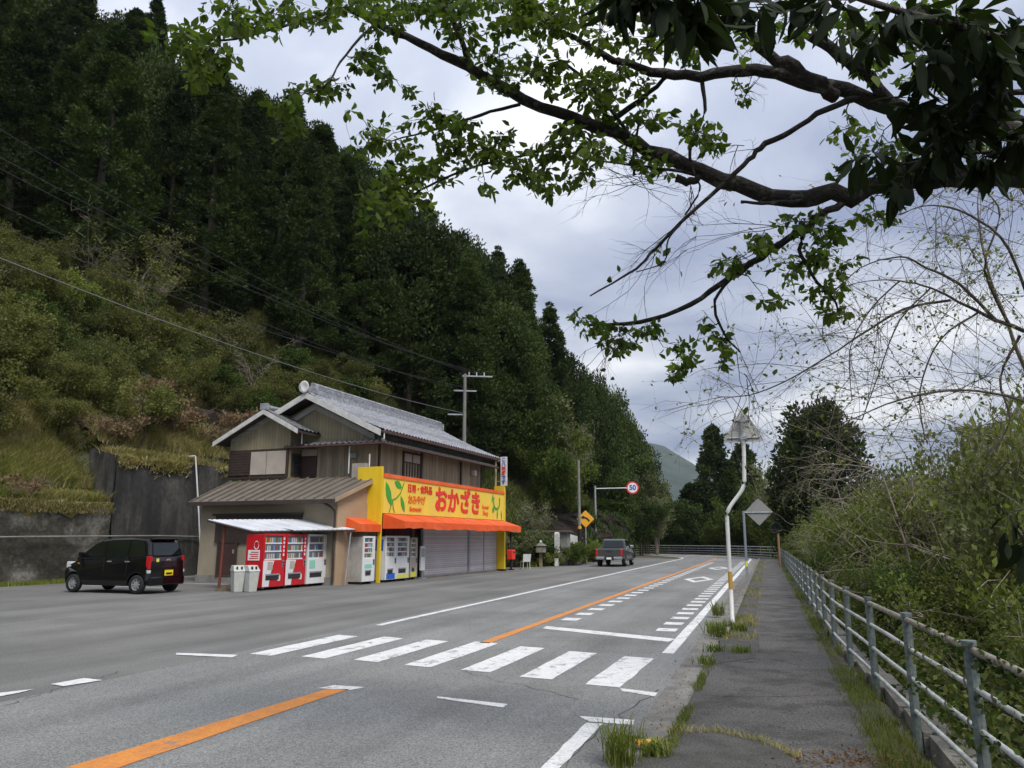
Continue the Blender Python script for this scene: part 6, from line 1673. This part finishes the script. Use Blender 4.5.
# ================================================================== OVERHANGING TREES
class Tree:
    def __init__(s, name, label, bark, leaf, Lf, lw, group=None, droop=.35):
        s.r = thing(name, label, 'tree', group=group); s.mb = MB(); s.nodes = []; s.P = []; s.A = []; s.L = []; s.bark = bark; s.leaf = leaf; s.Lf = Lf; s.lw = lw; s.droop = droop; s.thin = .85
    def limb(s, pts, jit=.02, n=8, sub=4):
        """pts: (px, py, D, diameter px) or (Vector, radius)"""
        Q = []
        for p in pts: Q.append((p[0], p[1]) if isinstance(p[0], Vector) else (at(p[0], p[1], p[2]), p[3]/769*p[2]/2))
        out = []; rad = []
        m = len(Q)
        for i in range(m-1):
            p0, p1, p2, p3 = Q[max(i-1, 0)][0], Q[i][0], Q[i+1][0], Q[min(i+2, m-1)][0]
            for k in range(sub):
                t = k/sub
                v = .5*((2*p1) + (p2-p0)*t + (2*p0-5*p1+4*p2-p3)*t*t + (3*p1-p0-3*p2+p3)*t**3)
                r_ = (Q[i][1]*(1-t)+Q[i+1][1]*t)*s.thin
                out.append(v + Vector(rs.normal(size=3))*jit*min(1, r_*12)); rad.append(r_*rs.uniform(.93, 1.08))
        out.append(Q[-1][0]); rad.append(Q[-1][1])
        s.mb.tube(out, rad, n, cap=True); s.nodes += out; return out
    def twig(s, a, b, r0, leaves=0, leafspan=.6, wob=.05, target_len=None, size=1):
        n = 6; mid = Vector(rs.normal(size=3))*(b-a).length*.12
        pts = [a.lerp(b, i/n) + mid*math.sin(math.pi*i/n) + (Vector(rs.normal(size=3))*wob*(b-a).length*.35 if 0 < i < n else Vector((0, 0, 0))) for i in range(n+1)]
        s.mb.tube(pts, [r0*(1-.75*i/n) for i in range(n+1)], 4 if r0 > .004 else 3, cap=False)
        for k in range(leaves):
            f = 1-leafspan*rs.uniform(0, 1)**1.2; i = min(n-1, int(f*n)); p = pts[i].lerp(pts[i+1], f*n-i)
            dr = (pts[i+1]-pts[i]).normalized()
            aa = Vector(rs.normal(size=3))*.75 + dr*.5 + Vector((0, 0, -s.droop*2)); aa.normalize()
            s.P.append(tuple(p + aa*.012)); s.A.append(tuple(aa)); s.L.append(s.Lf*rs.uniform(.55, 1.15)*size)
        return pts
    def spray(s, px, py, rx, ry, D, n, dj=.35, size=1, r0=.006, per=8):
        c = at(px, py, D); near = min(s.nodes, key=lambda q: (q-c).length)
        main = s.twig(near, c, max(r0, .004), 0, wob=.08)
        start = main[2:]
        k = max(1, int(round(n/per))); s.nodes += main[3:]
        for i in range(k):
            a = rs.uniform(0, 6.28); rr = rs.uniform(0, 1)**.5
            e_ = at(px+rx*rr*math.cos(a), py+ry*rr*math.sin(a), D+rs.normal()*dj)
            st_ = min(start, key=lambda q: (q-e_).length) if rs.random() < .7 else start[int(rs.integers(0, len(start)))]
            s.twig(st_, e_, .0032, per, .75, size=size)
    def bare(s, a, dirv, L, r, depth, spread=.6, grav=-.05, leaf=0, kids_=3):
        pts = [a]; d = dirv.normalized(); n = 5
        for i in range(n): d = (d + Vector(rs.normal(size=3))*.13 + Vector((0, 0, grav))).normalized(); pts.append(pts[-1]+d*L/n)
        s.mb.tube(pts, [r*(1-.6*i/n) for i in range(n+1)], 4 if r > .006 else 3, cap=False)
        if leaf and rs.random() < leaf:
            for q in range(int(rs.integers(1, 4))):
                aa = Vector(rs.normal(size=3)); aa.normalize(); s.P.append(tuple(pts[int(rs.integers(2, n+1))])); s.A.append(tuple(aa)); s.L.append(s.Lf*rs.uniform(.5, 1.1))
        if depth > 0:
            for k in range(kids_):
                i = int(rs.integers(1, n+1)); dd = (d + Vector(rs.normal(size=3))*spread).normalized()
                s.bare(pts[i], dd, L*rs.uniform(.45, .75), r*.55, depth-1, spread, grav, leaf, kids_)
        return pts
    def finish(s):
        s.mb.build('trunk', M[s.bark], s.r, smooth=True)
        if s.P:
            A_ = np.array(s.A); n = len(A_); b = rs.normal(size=(n, 3)); b[:, 2] *= .35; b -= (b*A_).sum(1)[:, None]*A_; b /= np.linalg.norm(b, axis=1)[:, None]
            V, F = leafs_fine(np.array(s.P), A_, b, np.array(s.L), np.array(s.L)*s.lw); npmesh('crown', V, F, L1[s.leaf], s.r)
        print(s.r.name, 'leaves', len(s.P))

T = Tree('overhanging_tree', 'big green-leaved tree with dark limbs leaning over the road across the top of the picture', 'bark_l', 'over', .076, .56)
root = Vector((6.6, 6.3, -2.6))
T.limb([(root, .26), (Vector((6.5, 6.1, .5)), .22), (Vector((6.2, 5.8, 2.3)), .19), (at(1130, 150, 5.6), .15), (at(1024, 172, 5.4), .10), (at(935, 178, 5.3), .078)], n=12)
L1a = T.limb([(1040, 168, 5.4, 24), (935, 178, 5.3, 22), (850, 193, 5.3, 21), (790, 198, 5.4, 20), (720, 180, 5.5, 18), (650, 150, 5.6, 16), (600, 125, 5.7, 14.5), (540, 107, 5.8, 13), (480, 74, 5.8, 12), (430, 47, 5.9, 10), (385, 28, 6.0, 8), (345, 7, 6.0, 6)], jit=.018, n=12)
L2a = T.limb([(at(1130, 150, 5.6), .11), (at(1040, 138, 5.2), .09), (at(960, 130, 5.1), .08), (at(905, 113, 5.1), .073), (at(860, 92, 5.1), .064), (at(800, 76, 5.2), .055), (at(755, 70, 5.3), .05), (at(700, 74, 5.4), .044), (at(650, 72, 5.5), .038), (at(600, 52, 5.6), .026), (at(548, 22, 5.7), .018), (at(500, -6, 5.8), .012)], jit=.03, n=10)
T.limb([(835, 96, 5.1, 16), (800, 72, 5.0, 15), (770, 55, 5.0, 13), (735, 20, 5.0, 10), (715, -15, 5.0, 8)], n=8)
T.limb([(900, 120, 5.1, 14), (870, 80, 5.0, 13), (840, 55, 4.9, 13), (811, 35, 4.9, 12)], n=8)
T.limb([(470, 70, 5.8, 9), (460, 35, 5.7, 7), (440, 0, 5.7, 6), (430, -20, 5.7, 5)], n=6)
T.limb([(640, 148, 5.6, 5), (590, 85, 5.5, 4), (560, 60, 5.5, 3)], n=5)
T.limb([(600, 128, 5.7, 8), (640, 100, 5.6, 6), (668, 75, 5.5, 5)], n=6)
T.limb([(862, 194, 5.3, 9), (828, 212, 5.3, 9), (805, 228, 5.4, 9), (770, 250, 5.5, 8), (730, 278, 5.6, 7), (690, 305, 5.7, 6), (640, 322, 5.9, 5), (590, 325, 6.0, 3)], jit=.03, n=7)
T.limb([(805, 228, 5.4, 6), (800, 250, 5.4, 5), (812, 275, 5.5, 4), (835, 300, 5.6, 3), (838, 315, 5.6, 2)], n=5)
T.limb([(735, 275, 5.6, 4), (715, 300, 5.6, 4), (722, 330, 5.6, 3), (740, 352, 5.6, 2)], n=5)
T.limb([(866, 94, 5.1, 9), (827, 109, 5.05, 7), (790, 132, 5.1, 6), (760, 148, 5.2, 7), (742, 167, 5.2, 6), (682, 222, 5.3, 4), (650, 254, 5.4, 3.5), (636, 269, 5.4, 3), (590, 296, 5.5, 1.5)], n=6)
T.limb([(682, 222, 5.3, 3), (668, 240, 5.3, 2.2), (664, 262, 5.4, 1.5), (636, 272, 5.4, 1.2)], n=4)
T.limb([(345, 8, 6.0, 5), (310, 18, 5.8, 4), (270, 30, 5.4, 3), (225, 40, 5.0, 3), (195, 35, 4.9, 2)], n=5)
T.limb([(375, 24, 6.0, 4), (345, 55, 5.6, 3), (330, 80, 5.4, 2.5), (310, 95, 5.3, 2)], n=4)
T.limb([(520, 104, 5.8, 4.5), (480, 115, 5.7, 4), (440, 128, 5.6, 3), (395, 140, 5.6, 2)], n=4)
T.limb([(570, 118, 5.7, 5), (540, 150, 5.6, 4), (480, 165, 5.6, 3), (430, 185, 5.6, 3), (400, 205, 5.5, 2)], n=4)
T.limb([(720, 180, 5.5, 5), (670, 170, 5.5, 4), (630, 165, 5.5, 3), (590, 160, 5.5, 2)], n=4)
T.limb([(700, 74, 5.4, 6), (705, 110, 5.4, 4), (690, 150, 5.4, 4), (695, 175, 5.4, 3), (700, 190, 5.4, 2.5), (685, 215, 5.4, 2)], n=4)
T.limb([(700, 176, 5.5, 7), (690, 182, 5.5, 9), (676, 178, 5.5, 9)], n=6)
T.limb([(845, 196, 5.35, 6), (800, 201, 5.33, 5), (770, 203, 5.3, 4), (741, 202, 5.3, 3.5)], n=6)
cl = [ # px, py, rx, ry, D, n
 (190, 38, 38, 14, 4.9, 60), (215, 62, 28, 18, 4.9, 60), (182, 45, 22, 16, 4.8, 36), (240, 20, 40, 16, 5.0, 60), (200, 78, 16, 8, 4.9, 20), (225, 10, 40, 12, 5.0, 40),
 (285, 12, 38, 12, 5.4, 50), (325, 20, 22, 14, 5.6, 30), (305, 92, 32, 12, 5.3, 40), (282, 112, 20, 14, 5.3, 34), (290, 130, 14, 8, 5.3, 18), (335, 85, 20, 8, 5.4, 14),
 (370, 55, 20, 22, 5.6, 34), (385, 75, 16, 16, 5.6, 26), (402, 88, 16, 8, 5.7, 14), (388, 25, 30, 12, 5.9, 30), (420, 12, 40, 14, 5.8, 50), (465, 25, 34, 22, 5.7, 70), (510, 25, 36, 20, 5.7, 70), (548, 18, 34, 20, 5.6, 60), (500, 60, 36, 18, 5.7, 60), (540, 70, 36, 18, 5.6, 60),
 (375, 133, 24, 16, 5.6, 36), (400, 148, 30, 12, 5.6, 34), (432, 118, 30, 20, 5.6, 50), (365, 147, 14, 6, 5.6, 14), (400, 175, 28, 14, 5.5, 54), (388, 200, 26, 16, 5.5, 56), (372, 215, 12, 10, 5.5, 22), (430, 170, 30, 14, 5.6, 60), (455, 150, 34, 16, 5.6, 60), (465, 125, 30, 16, 5.6, 34), (420, 195, 14, 10, 5.5, 20),
 (500, 145, 34, 20, 5.6, 66), (520, 170, 34, 14, 5.6, 60), (545, 188, 16, 12, 5.6, 26), (555, 150, 30, 22, 5.6, 60), (575, 175, 26, 10, 5.6, 30), (595, 150, 26, 20, 5.5, 44), (600, 108, 30, 20, 5.6, 44), (630, 155, 30, 14, 5.5, 40), (640, 118, 30, 12, 5.5, 30), (585, 85, 30, 22, 5.5, 60), (620, 70, 34, 20, 5.5, 50), (485, 190, 12, 6, 5.6, 10), (575, 130, 20, 12, 5.5, 26),
 (600, 30, 36, 24, 5.5, 60), (650, 35, 36, 24, 5.4, 50), (690, 50, 28, 16, 5.4, 26), (690, 128, 30, 14, 5.4, 34), (712, 142, 18, 14, 5.4, 26), (650, 110, 24, 10, 5.5, 18), (660, 168, 24, 8, 5.5, 24), (735, 95, 24, 14, 5.3, 14),
 (760, 40, 30, 24, 5.1, 26), (800, 20, 30, 18, 5.0, 30), (850, 20, 36, 18, 5.0, 46), (900, 30, 30, 24, 5.0, 46), (950, 20, 40, 20, 5.0, 50), (990, 60, 40, 30, 5.0, 50), (930, 70, 34, 22, 5.0, 44), (870, 60, 26, 16, 5.0, 30),
 (850, 128, 20, 12, 5.2, 20), (880, 150, 34, 14, 5.2, 40), (915, 160, 26, 14, 5.2, 30), (960, 150, 30, 20, 5.2, 30), (1000, 130, 30, 30, 5.2, 40), (840, 165, 16, 8, 5.2, 10),
 (800, 222, 30, 12, 5.4, 40), (760, 238, 26, 12, 5.4, 36), (735, 262, 22, 12, 5.5, 34), (830, 232, 26, 10, 5.5, 28), (875, 220, 30, 12, 5.6, 24), (812, 255, 26, 14, 5.5, 44), (826, 290, 20, 14, 5.5, 32), (790, 265, 20, 14, 5.5, 26), (835, 312, 14, 10, 5.5, 22), (765, 302, 10, 6, 5.6, 8), (850, 262, 16, 10, 5.6, 14), (780, 300, 14, 8, 5.6, 12),
 (595, 325, 20, 10, 6.0, 36), (620, 338, 24, 14, 5.9, 46), (650, 330, 24, 10, 5.8, 30), (615, 352, 10, 8, 5.9, 14), (680, 345, 20, 8, 5.7, 18), (688, 362, 22, 8, 5.7, 26), (722, 342, 14, 12, 5.6, 26), (722, 360, 8, 8, 5.6, 10), (705, 330, 14, 8, 5.7, 14), (580, 318, 10, 6, 6.0, 12), (672, 375, 12, 5, 5.7, 10),
]
cl += [(px, rs.uniform(-4, 14), 32, 12, 5.6, 34) for px in range(345, 640, 26)] + [(px, rs.uniform(30, 95), 26, 14, 5.6, 16) for px in range(480, 700, 30)]
for c in cl: T.spray(*c[:5], int(c[5]*2.5))
# bare witch-broom twigs hanging under the main limb
for k in range(16):
    a = at(636+rs.uniform(-6, 10), 176+rs.uniform(-4, 8), 5.6); an = rs.uniform(0, 6.28)
    b = at(636+60*math.cos(an), 205+38*math.sin(an), 5.6)
    T.bare(a, (b-a) + Vector((0, 0, .05)), .34*rs.uniform(.7, 1.2), .0035, 2, .55, -.02, 0, 3)
T.limb([(640, 120, 5.6, 3), (634, 150, 5.6, 3), (634, 175, 5.6, 3)], n=4)
for a_, b_ in [((682, 222), (590, 300)), ((800, 228), (640, 215)), ((690, 182), (700, 230)), ((760, 148), (700, 140)), ((740, 110), (760, 60)), ((640, 322), (578, 380)), ((736, 350), (765, 430)), ((770, 250), (700, 262))]:
    a = at(*a_, 5.5); b = at(*b_, 5.6)
    for k in range(3): T.bare(a.lerp(b, rs.uniform(0, .4)), (b-a)+Vector(rs.normal(size=3))*.15, (b-a).length*rs.uniform(.4, .8), .004, 2, .5, -.03, .05, 3)
T.finish()

# near evergreen with big glossy leaves hanging in at the top right
T = Tree('evergreen_oak', 'dark glossy-leaved evergreen hanging into the top right corner', 'bark', 'dark', .135, .31, droop=.55)
T.limb([(Vector((3.3, 1.6, -1.6)), .12), (Vector((3.2, 1.7, 1.5)), .10), (Vector((2.9, 1.9, 3.0)), .07), (at(1120, 60, 2.5), .035), (at(1010, 40, 2.5), .018), (at(900, 10, 2.4), .012), (at(760, -30, 2.3), .008), (at(620, -50, 2.3), .006)], n=8)
T.limb([(at(1120, 60, 2.5), .03), (at(1060, 90, 2.7), .016), (at(980, 95, 2.8), .010), (at(930, 120, 2.8), .006)], n=6)
T.limb([(Vector((3.1, 1.8, 2.4)), .05), (at(1150, 180, 2.6), .02), (at(1060, 150, 2.7), .012), (at(960, 155, 2.8), .006), (at(900, 165, 2.8), .004)], n=6)
for (px, py, rx, ry, D, n) in [(630, 5, 30, 22, 2.3, 26), (680, 10, 26, 20, 2.2, 26), (720, -5, 30, 14, 2.2, 22), (770, 5, 34, 12, 2.4, 22), (830, 0, 34, 14, 2.5, 24), (650, -14, 50, 10, 2.2, 26), (700, 28, 22, 12, 2.2, 14),
    (900, 20, 36, 20, 2.5, 34), (960, 30, 36, 26, 2.5, 44), (1010, 40, 36, 34, 2.5, 54), (930, 70, 34, 24, 2.6, 40), (985, 95, 34, 26, 2.7, 56), (1015, 130, 26, 28, 2.7, 50), (960, 125, 34, 18, 2.7, 40), (915, 110, 24, 16, 2.7, 20), (935, 150, 30, 14, 2.8, 30), (895, 150, 22, 12, 2.8, 14), (860, 155, 22, 8, 2.8, 8), (905, 175, 20, 12, 2.8, 12), (990, 160, 30, 12, 2.8, 22), (850, 45, 30, 14, 2.6, 12)]:
    T.spray(px, py, rx, ry, D, int(n*1.35), dj=.14, r0=.004, per=6)
# a hanging sprig at the right edge
T.limb([(Vector((3.2, 1.7, 2.0)), .03), (at(1100, 440, 2.6), .010), (at(1030, 500, 2.6), .005)], n=5)
T.spray(1018, 545, 14, 26, 2.6, 14, dj=.08, r0=.003, per=5)
T.finish()

# pale, nearly bare tree arching in from the right
T = Tree('leafing_tree', 'pale arching tree with many fine bare twigs and sparse new leaves at the right edge', 'twig_m', 'grn', .055, .55)
base = Vector((9.0, 8.2, -3.5)); T.thin = .6
T.limb([(base, .14), (Vector((8.6, 8.6, 1.0)), .10), (at(1120, 370, 8.8), .06), (at(1024, 331, 8.8), .042), (at(995, 320, 8.8), .034), (at(959, 302, 8.8), .026), (at(931, 288, 8.8), .019), (at(900, 281, 8.9), .014), (at(868, 281, 9), .009), (at(830, 290, 9.1), .007)], n=7)
limbs = [[(995, 320, 8.8, 6), (960, 285, 8.7, 5), (927, 268, 8.7, 4), (900, 257, 8.7, 3), (860, 268, 8.8, 2), (830, 300, 8.8, 1.5)],
 [(950, 300, 8.8, 5), (904, 309, 8.9, 4), (859, 336, 9, 3.5), (832, 354, 9, 3), (786, 381, 9, 2.4), (750, 395, 9, 2), (718, 397, 9, 1.4)],
 [(1020, 335, 8.8, 5), (1000, 380, 8.8, 4), (1010, 420, 8.8, 3), (990, 455, 8.8, 2)],
 [(1010, 325, 8.8, 5), (985, 270, 8.6, 4), (1000, 215, 8.6, 3), (985, 190, 8.6, 2)],
 [(1040, 335, 8.8, 6), (1010, 250, 8.5, 5), (970, 215, 8.5, 4), (930, 205, 8.5, 2.5), (900, 215, 8.5, 1.5)],
 [(980, 312, 8.8, 4), (940, 340, 8.7, 3), (920, 390, 8.7, 2.4), (925, 440, 8.7, 1.6)],
 [(931, 288, 8.8, 3), (900, 320, 8.8, 2.4), (880, 370, 8.8, 2), (862, 420, 8.8, 1.4)],
 [(900, 281, 8.9, 3), (870, 310, 9, 2.4), (850, 350, 9, 2), (852, 400, 9, 1.2)],
 [(1100, 420, 8.0, 7), (1024, 400, 8.2, 5), (960, 390, 8.3, 4), (900, 400, 8.4, 3), (850, 420, 8.4, 2), (820, 430, 8.4, 1.5)],
 [(1100, 250, 8.0, 6), (1040, 210, 8.2, 5), (1000, 170, 8.3, 3), (960, 175, 8.3, 2)]]
for l in limbs:
    pts = T.limb(l, n=5, jit=.02)
    for k in range(20):
        p = pts[int(rs.integers(2, len(pts)))]; dr = Vector((rs.normal()*.8-.35, rs.normal()*.4, rs.normal()*.5-.1))
        T.bare(p, dr, rs.uniform(.5, 1.3), .005, 2, .55, -.035, .42, 3)
T.finish()
# second slimmer stem behind it
T = Tree('leafing_sapling', 'slender leafing sapling with yellow-green leaves rising behind the arching tree', 'twig_l', 'grn', .06, .55)
T.limb([(Vector((11.2, 13.5, -3)), .08), (at(1045, 420, 13), .05), (at(1010, 330, 12.8), .035), (at(985, 260, 12.6), .022), (at(978, 200, 12.5), .012), (at(985, 150, 12.4), .006)], n=6)
for (px, py, rx, ry, n) in [(985, 250, 26, 20, 40), (1000, 215, 24, 18, 36), (970, 290, 30, 18, 34), (1005, 310, 24, 22, 36), (1012, 260, 16, 24, 30), (960, 240, 16, 14, 16), (1000, 360, 26, 20, 26), (950, 330, 24, 16, 16)]:
    T.spray(px, py, rx, ry, 12.6, n, dj=.4, r0=.005, per=6)
T.finish()
# bare tangled trees rising out of the thicket
for i, (px, pt, D, s_, lb) in enumerate([(880, 470, 13, 1.0, 'tangle of pale bare branches arching out of the thicket beside the middle of the fence'), (930, 450, 16, 1.2, 'taller bare branching tree behind the tangle on the right'), (990, 440, 14, 1.1, 'bare branching tree at the right edge above the dark bushes'), (835, 480, 24, 1.2, 'pale bare branches over the far part of the fence')]):
    T = Tree('bare_tree', lb, 'twig_l', 'grn', .06, .55)
    top = at(px, pt, D); b = Vector((top.x+.8, top.y, -2.8))
    T.limb([(b, .05*s_), (Vector((top.x+.5, top.y, -.5)), .04), (Vector((top.x+.2, top.y-.2, top.z*.55)), .028), (top, .010)], n=5)
    for k in range(26):
        p = T.nodes[int(rs.integers(5, len(T.nodes)))]
        T.bare(p, Vector((rs.normal()-.3, rs.normal()*.5-.2, rs.uniform(-.1, .9))), rs.uniform(.7, 1.6)*s_, .009, 2, .5, -.04, .35, 3)
    T.finish()
for k_ in th: th[k_].clean()
for k_ in hill: hill[k_].clean()
sb.clean()
print('OBJECTS', len(bpy.data.objects), 'lights', 1)
